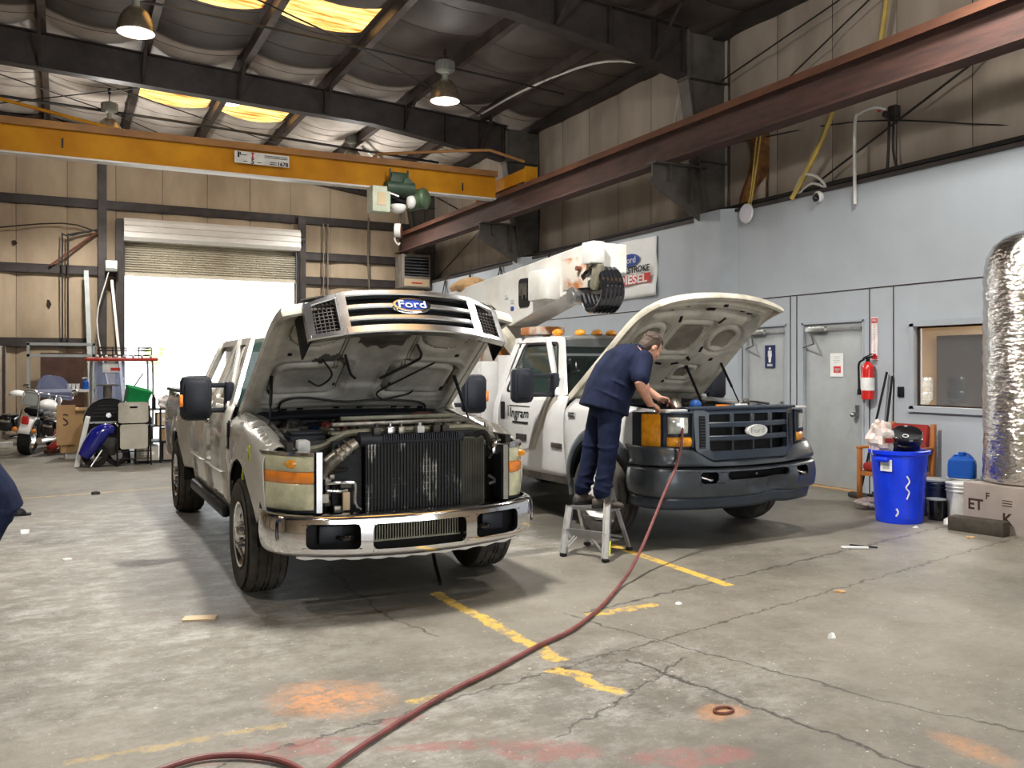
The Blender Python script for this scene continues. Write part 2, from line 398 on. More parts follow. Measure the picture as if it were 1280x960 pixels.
def floor_mat():
    m, nt, N, L, b = new_mat('floor_concrete')
    tc = N.new('ShaderNodeTexCoord')
    def noise(sc, det=6, rough=.6, stretch=None):
        n = N.new('ShaderNodeTexNoise'); n.inputs['Scale'].default_value = sc; n.inputs['Detail'].default_value = det; n.inputs['Roughness'].default_value = rough
        if stretch:
            mp = N.new('ShaderNodeMapping'); mp.inputs['Scale'].default_value = stretch; L.new(tc.outputs['Object'], mp.inputs[0]); L.new(mp.outputs[0], n.inputs['Vector'])
        else: L.new(tc.outputs['Object'], n.inputs['Vector'])
        return n.outputs['Fac']
    def ramp(src, lo, hi, c0=(0, 0, 0), c1=(1, 1, 1)):
        r = N.new('ShaderNodeValToRGB'); r.color_ramp.elements[0].position = lo; r.color_ramp.elements[1].position = hi
        r.color_ramp.elements[0].color = (*c0, 1); r.color_ramp.elements[1].color = (*c1, 1); L.new(src, r.inputs[0]); return r.outputs[0]
    def mth(op, a, bb=None, c=None, clamp=False):
        n = N.new('ShaderNodeMath'); n.operation = op; n.use_clamp = clamp
        for i, x in enumerate((a, bb, c)):
            if x is None: continue
            if isinstance(x, (int, float)): n.inputs[i].default_value = x
            else: L.new(x, n.inputs[i])
        return n.outputs[0]
    def mix(f, A, B):
        n = N.new('ShaderNodeMix'); n.data_type = 'RGBA'
        for s, x in (('Factor', f), ('A', A), ('B', B)):
            if isinstance(x, tuple): n.inputs[s].default_value = (*x, 1)
            elif isinstance(x, float): n.inputs[s].default_value = x
            else: L.new(x, n.inputs[s])
        return n.outputs['Result']
    sp = N.new('ShaderNodeSeparateXYZ'); L.new(tc.outputs['Object'], sp.inputs[0]); X, Y = sp.outputs['X'], sp.outputs['Y']
    wob = noise(3.0, 5, .7); wob2 = noise(9.0, 4)
    Xw = mth('ADD', X, mth('MULTIPLY', mth('SUBTRACT', wob, .5), .22)); Yw = mth('ADD', Y, mth('MULTIPLY', mth('SUBTRACT', wob2, .5), .16))
    wear = ramp(noise(9, 8, .82), .44, .52)
    def seg(A, B, w, wobble=True, soft=.012):
        A, B = V(A), V(B); d = B - A; Ln = d.length; u = d / Ln; n = V((-u.y, u.x))
        x, y = (Xw, Yw) if wobble else (X, Y)
        t = mth('ADD', mth('MULTIPLY', x, u.x), mth('ADD', mth('MULTIPLY', y, u.y), -A.dot(u)))
        s = mth('ABSOLUTE', mth('ADD', mth('MULTIPLY', x, n.x), mth('ADD', mth('MULTIPLY', y, n.y), -A.dot(n))))
        t2 = mth('SUBTRACT', mth('ABSOLUTE', mth('SUBTRACT', t, Ln / 2)), Ln / 2)
        m1 = mth('MULTIPLY', mth('SUBTRACT', w, s), 1 / soft, clamp=True); m2 = mth('MULTIPLY', t2, -1 / soft, clamp=True)
        return mth('MULTIPLY', m1, m2, clamp=True)
    def ell(c, rx, ry, ang=0, soft=.5):
        ca, sa = math.cos(R(ang)), math.sin(R(ang))
        dx = mth('SUBTRACT', Xw, c[0]); dy = mth('SUBTRACT', Yw, c[1])
        p = mth('DIVIDE', mth('ADD', mth('MULTIPLY', dx, ca), mth('MULTIPLY', dy, sa)), rx)
        q = mth('DIVIDE', mth('ADD', mth('MULTIPLY', dx, -sa), mth('MULTIPLY', dy, ca)), ry)
        r = mth('ADD', mth('MULTIPLY', p, p), mth('MULTIPLY', q, q))
        return mth('MULTIPLY', mth('SUBTRACT', 1.0, r), 1 / soft, clamp=True)
    def mx(*a):
        o = a[0]
        for x in a[1:]: o = mth('MAXIMUM', o, x)
        return o
    base = ramp(noise(.45, 6, .62), .32, .68, (.085, .076, .060), (.235, .212, .168))
    fine = ramp(noise(22, 5, .7), .3, .72, (.80, .80, .80), (1.12, 1.12, 1.12))
    mu = N.new('ShaderNodeMix'); mu.data_type = 'RGBA'; mu.blend_type = 'MULTIPLY'; mu.inputs['Factor'].default_value = 1
    L.new(base, mu.inputs['A']); L.new(fine, mu.inputs['B']); c = mu.outputs['Result']
    mid = ramp(noise(2.6, 7, .75), .38, .60)
    c = mix(mth('MULTIPLY', mid, .30), c, (.31, .29, .25))
    # pale scuffs, with the door's glare painted in left of the trucks
    wm = mx(ell((.4, 8.0), 2.3, 4.5, 0, .8), mth('MULTIPLY', ell((2.0, 3.7), 2.0, 1.0, 0, .9), .75), ell((3.75, 7.4), .45, 1.0, 0, .4))
    sc = ramp(noise(3.2, 10, .85, (1, 1.5, 1)), .47, .64)
    c = mix(mth('MULTIPLY', mth('MULTIPLY', sc, wm), .55), c, (.60, .59, .56))
    sp2 = ramp(noise(34, 3, .6), .665, .70); c = mix(mth('MULTIPLY', sp2, .6), c, (.68, .65, .58))
    dk = ramp(noise(3.3, 7, .8), .34, .24 + .2); dkm = mth('SUBTRACT', 1.0, dk)
    c = mix(mth('MULTIPLY', dkm, .35), c, (.10, .085, .065))
    # darker floor patches under and beside the trucks
    floor_dark = mx(ell((2.2, 7.5), .95, 2.6, 0, .6), ell((5.0, 7.3), 1.2, 1.5, 0, .6), ell((.75, 6.9), .5, 1.3, 0, .9), ell((3.6, 6.75), .35, .12, 10, .6))
    c = mix(mth('MULTIPLY', floor_dark, .62), c, (.06, .055, .048))
    # cracks and slab joints
    gr_ = ramp(noise(60, 3, .7), .62, .72); c = mix(mth('MULTIPLY', gr_, .35), c, (.05, .045, .035))
    bl = ramp(noise(.9, 8, .7, (1, .6, 1)), .50, .66); c = mix(mth('MULTIPLY', bl, .38), c, (.105, .092, .07))
    cr = mx(seg((-2, 3.15), (8.6, 5.35), .013), seg((2.75, 4.05), (3.1, 2.2), .016), seg((1.85, 5.4), (2.0, 4.85), .013), seg((2.9, 4.95), (3.5, 3.0), .013),
            seg((3.5, 3.0), (4.2, 1.5), .013), seg((3.0, 4.9), (8.3, 6.0), .016), seg((1.9, 7.0), (1.85, 5.4), .016), seg((1.9, 3.3), (3.1, 3.9), .013))
    c = mix(mth('MULTIPLY', cr, .9), c, (.035, .03, .024))
    yl = mx(seg((2.36, 5.85), (2.43, 4.15), .055), seg((2.33, 4.08), (2.45, 3.6), .05), mth('MULTIPLY', seg((3.0, 4.86), (3.6, 4.86), .05), .9), seg((1.45, 3.97), (1.66, 3.97), .04),
            mth('MULTIPLY', seg((.0, 4.0), (.9, 3.99), .03), .35), mth('MULTIPLY', seg((-1.5, 12.2), (1.3, 12.6), .06), .5))
    yl = mx(yl, mth('MULTIPLY', seg((4.42, 6.7), (4.37, 5.03), .05, False), 1.6))
    rd = mx(ell((.85, 3.72), .42, .10, -10, .5), ell((1.8, 3.22), .25, .12, -30, .5), ell((1.35, 3.8), .12, .06, 0, .5), ell((2.3, 2.9), .3, .1, -20, .5), ell((1.45, 3.45), .3, .06, -20, .5))
    og = mx(mth('MULTIPLY', mth('MULTIPLY', ell((1.15, 4.2), .36, .28, -38, 1.3), 1.25), mth('ADD', ramp(noise(8, 8, .85), .42, .52), .25)), mth('MULTIPLY', ell((2.73, 3.2), .16, .10, 0, 1), .9), mth('MULTIPLY', ell((3.4, 2.42), .10, .22, 0, 1), .6))
    yl = mth('MULTIPLY', yl, mth('ADD', mth('MULTIPLY', wear, .8), .12), clamp=True)
    c = mix(yl, c, (.62, .40, .07))
    c = mix(mth('MULTIPLY', rd, mth('MULTIPLY', wear, .5)), c, (.30, .085, .075))
    c = mix(mth('MULTIPLY', mth('MULTIPLY', og, .9, clamp=True), ramp(noise(26, 5, .8), .32, .56)), c, (.52, .23, .085))
    L.new(c, b.inputs['Base Color'])
    rr = N.new('ShaderNodeMapRange'); rr.inputs['To Min'].default_value = .30; rr.inputs['To Max'].default_value = .68
    L.new(noise(1.7, 6, .7), rr.inputs[0]); L.new(rr.outputs[0], b.inputs['Roughness'])
    bp = N.new('ShaderNodeBump'); bp.inputs['Strength'].default_value = .5; bp.inputs['Distance'].default_value = .01
    L.new(noise(14, 8, .75), bp.inputs['Height']); L.new(bp.outputs[0], b.inputs['Normal'])
    return m

mk('hood_groove', (.20, .18, .14), .7, c2=(.10, .09, .07), scale=6)
mk('grille_chrome', (.82, .83, .85), .22, 1.0, var=.1)
# ================================================================= ROOM
RW = 9.1      # office partition face
UW = 9.5      # insulated upper wall
BW = 23.5     # back wall
LW = -9.0
FW = -3.0
M['floor'] = floor_mat()
MB().box(((LW + 9.6) / 2, (FW + BW) / 2, -.1), (9.6 - LW, BW - FW, .2)).build('floor', 'floor', smooth=False)
struct(bpy.data.objects['floor'])
def roofz(x): return 7.62 - .055 * (x + 1)
def raftz(x): return 7.42 - .055 * (x + 1)

# ---- quilted insulation wall
def quilt(name, fn, ulen, v0, v1, first, step, mat, hole=None, amp=.045):
    mb = MB(); seams = [first + i * step for i in range(-40, 60) if 0 < first + i * step < ulen]
    us = [0.0]
    edges = [0.0] + seams + [ulen]
    for a, b in zip(edges, edges[1:]):
        if b - a < .05: continue
        us += [a + .012] + [a + (b - a) * k / 6 for k in range(1, 6)] + [b - .012]
    us = sorted(set(us + [ulen])); vs = [v0 + (v1 - v0) * j / 26 for j in range(27)]
    if hole:
        us = sorted(set(us + [hole[0], hole[1]])); vs = sorted(set(vs + [hole[2], hole[3]]))
    def f(u, v):
        k = max([e for e in edges if e <= u + 1e-6]); n = min([e for e in edges if e > u + 1e-6] or [ulen])
        t = (u - k) / max(n - k, .01); i = edges.index(k)
        b = amp * (1 - (2 * t - 1) ** 4) * (1 + .5 * math.sin(v * 1.7 + i * 2.1)) + .012 * math.sin(v * 5 + i * 3 + u * 4)
        if abs(u - k) < .013 or abs(u - n) < .013: b = -.01
        return fn(u, v, b)
    mb.grid(f, 0, 0, us, vs, skip=(lambda u, v: hole[0] < u < hole[1] and hole[2] < v < hole[3]) if hole else None,
            mifn=lambda u, v: 1 if min(abs(u - e) for e in edges) < .0125 else 0)
    o = mb.build(name, [mat, 'seam'], solid=.05, off=1 if False else -1)
    return struct(o)
# back wall with the roll-up opening (X 1.34..5.48)
quilt('wall_back', lambda u, v, b: V((LW + u, BW - b, v)), UW - LW, 0, 7.9, .62, 1.06, 'insul', (1.34 - LW, 5.48 - LW, -.01, 5.0))
quilt('wall_right', lambda u, v, b: V((UW - b, FW + u, v)), BW - FW, 3.9, 7.3, .25, 1.05, 'insul_side')
# left and front building walls, out of the frame; the front one has an open truck bay
struct(MB().box((LW - .05, (FW + BW) / 2, 4), (.1, BW - FW, 8)).build('wall_left', 'insul', smooth=False))
fw = MB()
for x0, x1, z0, z1 in ((LW, -7, 0, 8), (-7, 1.2, 0, 8), (1.2, 6, 4.2, 8), (6, 9.5, 0, 8)):
    fw.box(((x0 + x1) / 2, FW, (z0 + z1) / 2), (x1 - x0, .12, z1 - z0))
struct(fw.build('wall_front', 'insul', smooth=False))

# ---- ceiling blanket, sagging between the purlins, with skylight cut-outs
PUR = [-8.7, -7.05, -5.38, -3.7, -2.02, -.35, 1.3, 2.97, 4.62, 6.3, 8.0, 9.45]
SKY = [(1.3, 2.97, 13.25, 14.35), (2.97, 4.62, 13.3, 14.4), (1.3, 2.97, 19.2, 20.4), (2.97, 4.62, 19.2, 20.4), (-3.7, -2.02, 7.5, 8.6), (1.3, 2.97, 2.2, 4.2), (2.97, 4.62, 2.2, 4.2), (4.62, 6.3, 1.5, 2.6)]  # unseen pair over the near bay is added for the chrome grille to reflect
cb = MB(); us = []
for a, b in zip(PUR, PUR[1:]): us += [a + (b - a) * k / 8 for k in range(8)]
us = [LW] + us + [9.45, 9.6]
SE = [FW] + [FW + 1.1 * k for k in range(1, 25)] + [BW]
vs = sorted(set([SE[0]] + [round(a + (b - a) * k / 4, 3) for a, b in zip(SE, SE[1:]) for k in range(5)] + [q for s in SKY for q in s[2:]]))
vs = sorted(set(vs + [round(e + .02, 3) for e in SE[1:-1]]))
def cf(x, y):
    p = max([q for q in PUR if q <= x + 1e-6] or [LW]); n = min([q for q in PUR if q > x + 1e-6] or [9.6])
    t = (x - p) / (n - p); sag = .17 * 4 * t * (1 - t)
    e = max([q for q in SE if q <= y + 1e-6]); g = min([q for q in SE if q > y + 1e-6] or [BW + 1]); s = (y - e) / (g - e)
    sag *= .75 + .35 * math.sin(PI * min(1, s)) + .12 * math.sin(e * 3.3 + p)
    return V((x, y, roofz(x) - sag))
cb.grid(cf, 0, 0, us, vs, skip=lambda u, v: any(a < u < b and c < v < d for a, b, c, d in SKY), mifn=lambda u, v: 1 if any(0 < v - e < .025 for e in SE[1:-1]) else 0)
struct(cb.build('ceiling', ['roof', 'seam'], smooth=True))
for i, (a, b, c, d) in enumerate(SKY):
    m = MB(); n = 30
    a -= .1; b += .1; c -= .6; d += .7
    m.grid(lambda u, v: V((a + (b - a) * u, c + (d - c) * v, roofz(a + (b - a) * u) + .04 + .018 * math.sin(v * n * 1.2))), 6, 60)
    if i == 3: hole = lambda u, v: (u - .20) ** 2 + (v - .52) ** 2 < .022
    if i == 3: m = MB().grid(lambda u, v: V((a + (b - a) * u, c + (d - c) * v, roofz(a + (b - a) * u) + .04 + .018 * math.sin(v * n * 1.2))), 24, 60, skip=hole)
    m.build('window_%d' % (i + 1), 'skylight'); struct(bpy.data.objects['window_%d' % (i + 1)], 'yellowed corrugated skylight panel in the roof, or an unseen one added for reflections')

# ---- purlins
for i, x in enumerate(PUR[:-1]):
    z = roofz(x); m = MB()
    m.box((x, 10.25, z - .11), (.03, 26.4, .22)).box((x + .045, 10.25, z - .215), (.12, 26.4, .014)).box((x - .045, 10.25, z - .01), (.12, 26.4, .014)).box((x + .10, 10.25, z - .20), (.012, 26.4, .04))
    struct(m.build('purlin_beam', 'purlin', smooth=False), 'dark roof purlin running away to the back wall')
# eave strut + valance
struct(MB().box((9.3, 10.25, 6.93), (.22, 26.4, .24)).build('eave_beam', 'steel_dark', smooth=False))

# ---- portal frames
def rafter(Y):
    m = MB(); bot = lambda x: interp([(-12, 6.95), (-1, 6.80), (3.3, 6.64), (5.6, 6.56), (8.0, 6.24), (8.65, 6.12)], x)
    xs = [LW, -5, -1, 1, 3.3, 5.6, 7, 8.0, 8.65]
    for a, b in zip(xs, xs[1:]):
        m.loft([[V((x, Y - .01, bot(x))), V((x, Y + .01, bot(x))), V((x, Y + .01, raftz(x))), V((x, Y - .01, raftz(x)))] for x in (a, b)])
        m.bar((a, Y, bot(a)), (b, Y, bot(b)), .24, .025, up=(0, 0, 1)); m.bar((a, Y, raftz(a) - .01), (b, Y, raftz(b) - .01), .24, .02)
    return m, bot
for i, Y in enumerate((-1.5, 4.75, 11.0, 17.25, 23.25)):
    m, bot = rafter(Y)
    o = m.build('rafter_beam', 'steel_dark', smooth=False); struct(o, 'tapered dark steel roof frame spanning the shop')
    # web stiffeners and flange braces
    st = MB()
    for x in PUR[3:-1]:
        for s in (-1, 1):
            st.bar((x, Y + s * .05, bot(x) + .02), (x, Y + s * .75, roofz(x) - .2), .05, .012)
        st.box((x, Y, (bot(x) + raftz(x)) / 2), (.012, .2, raftz(x) - bot(x) - .03))
    for x in (7.2, 8.55): st.box((x, Y, (bot(x) + raftz(x)) / 2), (.02, .22, raftz(x) - bot(x) - .03))
    st.build('flange_brace', 'steel_dark', o, smooth=False)
    # column
    c = MB(); xi = lambda z: interp([(0, 9.15), (3.9, 9.0), (6.1, 8.62)], z)
    zs = [0, 3.96, 5.2, 6.12, 6.85]
    for a, b in zip(zs, zs[1:]):
        c.loft([[V((xi(z), Y - .01, z)), V((xi(z), Y + .01, z)), V((9.44, Y + .01, z)), V((9.44, Y - .01, z))] for z in (a, b)])
        c.bar((xi(a), Y, a), (xi(b), Y, b), .24, .03, up=(1, 0, 0))
    c.box((9.46, Y, 3.45), (.02, .24, 6.9))
    for z in (4.85, 5.5, 6.12): c.box(((xi(z) + 9.44) / 2, Y, z), (9.44 - xi(z), .22, .02))
    c.box((8.62, Y, 6.45), (.05, .26, .75))
    struct(c.build('wall_column', 'steel_grey', smooth=False), 'tapered grey steel wall column')
    if Y > 20 or Y < 0: continue
    # runway bracket
    k = MB()
    k.prism([(9.0, 4.72), (8.02, 4.72), (8.02, 4.55), (8.35, 4.30), (9.0, 4.02)], 'y', Y - .012, Y + .012)
    k.box((8.5, Y, 4.735), (1.0, .26, .03)); k.bar((8.02, Y, 4.54), (9.0, Y, 4.02), .26, .025, up=(0, 1, 0)); k.box((8.3, Y, 4.6), (.02, .24, .25)); k.box((8.7, Y, 4.45), (.02, .24, .55))
    struct(k.build('bracket_beam', 'steel_grey', smooth=False), 'steel bracket carrying the crane runway on the wall column')

# ---- girts and posts on the back wall
g = [(5.53, LW, 8.9), (3.93, LW, 1.22), (4.58, 5.62, 9.0), (3.93, 5.62, 9.0), (2.2, LW, .62), (2.2, 5.62, 9.0)]
for z, a, b in g:
    m = MB(); m.box(((a + b) / 2, BW - .17, z), (b - a, .02, .2)).box(((a + b) / 2, BW - .11, z + .1), (b - a, .14, .014)).box(((a + b) / 2, BW - .11, z - .1), (b - a, .14, .014)).box(((a + b) / 2, BW - .065, z + .085), (b - a, .012, .04))
    struct(m.build('girt_beam', 'steel_dark', smooth=False), 'dark horizontal wall girt on the back wall')
for x, w, z1 in ((.85, .19, 7.4), (5.62, .2, 5.6), (1.22, .16, 5.2)):
    m = MB(); m.box((x, BW - .2, z1 / 2), (.02, .3, z1)).box((x, BW - .35, z1 / 2), (w, .02, z1)).box((x, BW - .07, z1 / 2), (w, .02, z1))
    struct(m.build('post_column', 'steel_dark', smooth=False), 'dark steel post on the back wall')
# ---- roll-up door
rd = empty('door_1', (3.41, BW - .25, 0)); struct(rd, 'white roll-up door, mostly raised')
m = MB(); n = 16
sl = MB()
def slatf(u, v): return V((-2.07 + 4.14 * u, .05 * math.cos(v * n * 2 * PI) * .5, 3.88 + .92 * v))
sl.grid(slatf, 2, n * 8); sl.box((0, 0, 3.87), (4.16, .05, .07)); sl.build('curtain', 'roll_beige', rd, solid=.012)
hd = MB(); prof = [(.05, 4.66), (-.28, 4.66), (-.36, 4.74), (-.36, 4.84), (-.335, 4.86), (-.36, 4.88), (-.36, 4.99), (-.335, 5.01), (-.36, 5.03), (-.34, 5.12), (-.26, 5.2), (.05, 5.22)]
hd.loft([[V((x, p[0], p[1])) for p in prof] for x in (-2.1, 2.12)]); hd.build('hood', 'roll_white', rd, angle=20)
for s in (-1, 1):
    MB().box((s * 2.13, -.02, 2.35), (.09, .12, 4.7)).box((s * 2.08, -.07, 2.35), (.02, .03, 4.7)).build('guide_rail', 'steel_dark', rd, smooth=False)
MB().cyl((2.12, -.2, 4.95), (2.24, -.2, 4.95), .09).tube([(2.19, -.28, 4.95), (2.19, -.3, 1.2)], .012, 6).build('chain', 'steel_dark', rd)

# ---- roof curtain shadow panel above crane on back wall right: dark soot corner
# ---- office partition (right), with window and doors
op = MB(); T = .16
def wallbox(y0, y1, z0, z1): op.box((RW + T / 2, (y0 + y1) / 2, (z0 + z1) / 2), (T, y1 - y0, z1 - z0))
WZ = (1.11, 2.13); WY = (5.25, 7.22); D2 = (7.95, 9.0, 2.22); D3 = (9.3, 10.15, 2.22)
wallbox(FW, WY[0], 0, 3.96); wallbox(WY[0], WY[1], 0, WZ[0]); wallbox(WY[0], WY[1], WZ[1], 3.96); wallbox(WY[1], D2[0], 0, 3.96)
wallbox(D2[0], D2[1], D2[2], 3.96); wallbox(D2[1], D3[0], 0, 3.96); wallbox(D3[0], D3[1], D3[2], 3.96); wallbox(D3[1], BW, 0, 3.96)
struct(op.build('wall_office', 'office_paint', smooth=False))
t = MB(); t.box((RW - .004, 10.2, 2.61), (.008, 26.3, .012))
for y in (4.6, 5.2, 7.5, 7.86, 9.1, 9.22, 10.2): t.box((RW - .003, y, 1.3), (.006, .012, 2.6))
struct(t.build('trim_1', 'seam', smooth=False))
t = MB().box((RW + .19, 10.2, 3.985), (.44, 26.3, .05)); struct(t.build('trim_2', 'steel_dark', smooth=False))
for y0, y1 in ((10.28, 11.18), (16.75, 17.5), (4.3, 4.95)):
    m = MB(); m.prism([(RW + .02, y0 + (.0)), (8.93, y0 + .22), (8.93, y1 - .05), (RW + .02, y1)], 'z', 0, 4.02)
    struct(m.build('pilaster_column', 'office_trim', smooth=False), 'painted column cover standing out of the office wall')
# window frame, glass, office behind
wn = empty('window_9', (RW, (WY[0] + WY[1]) / 2, 0)); struct(wn, 'office window with a tan room behind')
m = MB(); hw = (WY[1] - WY[0]) / 2
for z in (WZ[0], WZ[1]): m.box((.02, 0, z), (.12, 2 * hw + .12, .07))
for s in (-1, 1): m.box((.02, s * hw, (WZ[0] + WZ[1]) / 2), (.12, .06, WZ[1] - WZ[0]))
m.build('window_frame', 'office_trim', wn, smooth=False)
m = MB()
for z in (WZ[0] + .045, WZ[1] - .045): m.box((.05, 0, z), (.03, 2 * hw - .05, .02))
for s in (-1, 1): m.box((.05, s * (hw - .04), (WZ[0] + WZ[1]) / 2), (.03, .02, WZ[1] - WZ[0] - .07))
m.build('inner_frame', 'seam', wn, smooth=False)
MB().box((.06, 0, (WZ[0] + WZ[1]) / 2), (.006, 2 * hw - .06, WZ[1] - WZ[0] - .08)).build('window_pane', 'glass_clear', wn, smooth=False)
o = MB()
oy0, oy1, ox = 3.2, 9.95, 12.2
o.box((ox, (oy0 + oy1) / 2, 1.3), (.1, oy1 - oy0, 2.6)).box(((ox + RW) / 2 + .1, oy1, 1.3), (ox - RW, .1, 2.6)).box(((ox + RW) / 2 + .1, oy0, 1.3), (ox - RW, .1, 2.6))
struct(o.build('wall_office_inner', 'tan_wall', smooth=False))
struct(MB().box(((ox + RW) / 2 + .1, (oy0 + oy1) / 2, 2.62), (ox - RW, oy1 - oy0, .08)).build('ceiling_office', 'white_paint', smooth=False))
struct(MB().box(((ox + RW) / 2 + .15, (oy0 + oy1) / 2, -.02), (ox - RW - .02, oy1 - oy0, .04)).build('floor_office', 'cardboard', smooth=False))
# doors
def door(n, y0, y1, h, lab):
    d = empty('door_%d' % n, (RW, (y0 + y1) / 2, 0)); struct(d, lab); w = y1 - y0
    m = MB(); m.box((.05, 0, h / 2), (.045, w - .09, h - .05), bev=.005); m.build('door_leaf', 'door_paint', d)
    f = MB()
    for s in (-1, 1): f.box((.03, s * (w / 2 - .01), h / 2), (.08, .03, h))
    f.box((.03, 0, h - .01), (.08, w + .02, .03)); f.build('door_frame', 'office_trim', d, smooth=False)
    c = MB(); c.box((-.03, w / 2 - .28, h - .10), (.06, .34, .07), bev=.01); c.box((-.015, -.02, h - .10), (.02, w * .9, .03)); c.build('door_closer', 'alu', d)
    a = MB(); a.bar((-.05, w / 2 - .2, h - .14), (-.22, w / 2 - .42, h - .30), .02, .012); a.bar((-.22, w / 2 - .42, h - .30), (.0, w / 2 - .02, h - .34), .02, .012); a.build('closer_arm', 'steel_grey', d, smooth=False)
    k = MB(); k.cyl((.03, -w / 2 + .12, 1.0), (-.06, -w / 2 + .12, 1.0), .028).sphere((-.07, -w / 2 + .12, 1.0), .034, 12, 8).box((.02, -w / 2 + .12, 1.08), (.02, .05, .08)); k.build('door_knob', 'steel_bright', d)
    return d
door(2, *D2[:2], D2[2], 'grey office door with a taped notice'); door(3, *D3[:2], D3[2], 'grey restroom door with a navy sign')
# gap under doors glowing slightly: threshold strip
struct(MB().box((RW + .0, 8.5, .008), (.06, 1.05, .016)).build('trim_3', 'cardboard', smooth=False))

# ---- outside the roll-up door
struct(MB().box((2, BW + 25.1, -.12), (60, 50, .2)).build('ground', 'concrete_out', smooth=False))
random.seed(3)
tr = empty('roadside_tree', (4.6, 52, 0), 0, 'pale green sapling outside, coloured pale for the glare of the open roll-up door', 'tree')
MB().cyl((0, 0, 0), (0, 0, 1.6), .06, .04, 8).build('trunk', 'leaf', tr)
m = MB()
for k in range(16):
    a = random.uniform(0, 6.28); r = random.uniform(0, .5)
    m.sphere((r * math.cos(a), r * math.sin(a), 2.0 + random.uniform(-.5, .9)), random.uniform(.12, .3), 8, 6)
m.build('crown', 'leaf', tr)
# ================================================================= CRANE, LAMPS, SERVICES
# runway
rw = empty('crane_runway', (8.3, 10, 4.75), 0, 'rusty brown steel runway girder along the right wall', 'crane runway')
m = MB(); L0, L1 = -12.8, 13.1; yc, yl = (L0 + L1) / 2, L1 - L0
m.box((0, yc, .26), (.02, yl, .46)).box((0, yc, .015), (.26, yl, .03)).build('girder', 'rust', rw, smooth=False)
MB().box((0, yc, .50), (.30, yl, .035)).box((-.15, yc, .465), (.02, yl, .10)).box((.15, yc, .465), (.02, yl, .10)).build('cap_channel', 'rust_top', rw, smooth=False)
MB().box((0, yc, .535), (.06, yl, .04)).build('rail', 'steel_grey', rw, smooth=False)
rw2 = empty('crane_runway', (-8.4, 10, 4.75), 0, 'rusty steel runway girder along the left wall', 'crane runway')
MB().box((0, yc, .26), (.02, yl, .46)).box((0, yc, .015), (.26, yl, .03)).box((0, yc, .50), (.30, yl, .035)).box((0, yc, .535), (.06, yl, .04)).build('girder', 'rust', rw2, smooth=False)
lb = MB()
for y in (-1.5, 4.75, 11, 17.25): lb.box((-8.5, y, 2.37), (.5, .25, 4.74))
struct(lb.build('left_column', 'steel_grey', smooth=False))
# bridge
br = empty('bridge_crane', (8.3, 16.6, 5.33), 0, 'yellow overhead bridge crane beam spanning the shop', 'crane')
xa, xb = -16.5, -.25; xc, xl = (xa + xb) / 2, xb - xa
MB().box((xc, 0, .06), (xl, .16, .50)).build('bridge_beam', 'crane_yellow', br, smooth=False)
m = MB().box((xc, 0, .345), (xl, .34, .03)).box((xc, -.17, .30), (xl, .02, .12)).box((xc, .17, .30), (xl, .02, .12)); m.build('cap_channel', 'crane_brown', br, smooth=False)
MB().box((xc, 0, -.205), (xl, .24, .03)).build('lower_flange', 'white_paint', br, smooth=False)  # flange coloured white for the light along its edge
for sx in (0, -16.7):
    m = MB(); m.box((sx, 0, .12), (.22, 2.3, .26), bev=.01).box((sx, 1.18, .1), (.26, .06, .34)).box((sx, -1.18, .1), (.26, .06, .34)); m.build('end_truck', 'crane_yellow', br, smooth=False)
    for y in (-.85, .85): MB().cyl((sx - .09, y, .03), (sx + .09, y, .03), .11, n=18).build('wheel', 'steel_grey', br)
for x, z in ((-2.2, .0), (-1.0, .0), (-8.3, .05)): MB().box((x, -.085, z - .02), (.03, .012, .16)).build('stiffener', 'steel_dark', br, smooth=False)
MB().tube([(-2.9, -.05, .37), (-2.8, -.05, .46), (-1.2, -.45, .62), (-.7, -.75, .62), (-.1, -1.1, .38)], .03, 8).build('festoon_rail', 'crane_brown', br)
MB().tube([(-10.5, .25, .95), (-7.6, .25, .46), (-6.8, .2, .36)], .03, 8).build('festoon_rail', 'crane_yellow', br)
pl = MB(); pl.box((-5.05, -.20, .085), (.98, .01, .215)); pl.build('capacity_plate', 'label_white', br, smooth=False)
m = MB(); y = -.208
for x, z, w, h in ((-5.47, .13, .03, .10), (-5.38, .13, .12, .012), (-5.44, .15, .02, .05)): m.box((x, y, z), (w, .004, h))
m.box((-4.8, y, .15), (.42, .004, .012)); m.box((-4.8, y, .12), (.42, .004, .012)); m.box((-5.35, y, .015), (.07, .004, .012)); m.box((-5.1, y, .015), (.08, .004, .012)); m.box((-4.85, y, .04), (.12, .004, .014)); m.box((-4.85, y, .005), (.12, .004, .014))
m.text('5', .12, textM((-5.22, y, .02), (1, 0, 0), (0, 0, 1)), bold=.003); m.text('1678', .10, textM((-4.68, y, .02), (1, 0, 0), (0, 0, 1)), bold=.003)
m.build('plate_lettering', 'black', br, smooth=False)
m = MB(); m.box((-5.22, y, .13), (.025, .004, .10)).box((-5.22, y, .175), (.06, .004, .02)).box((-5.22, y, .085), (.06, .004, .02)); m.box((-5.14, y - .001, .0), (.008, .002, .0)); m.build('plate_mark', 'sign_red', br, smooth=False)
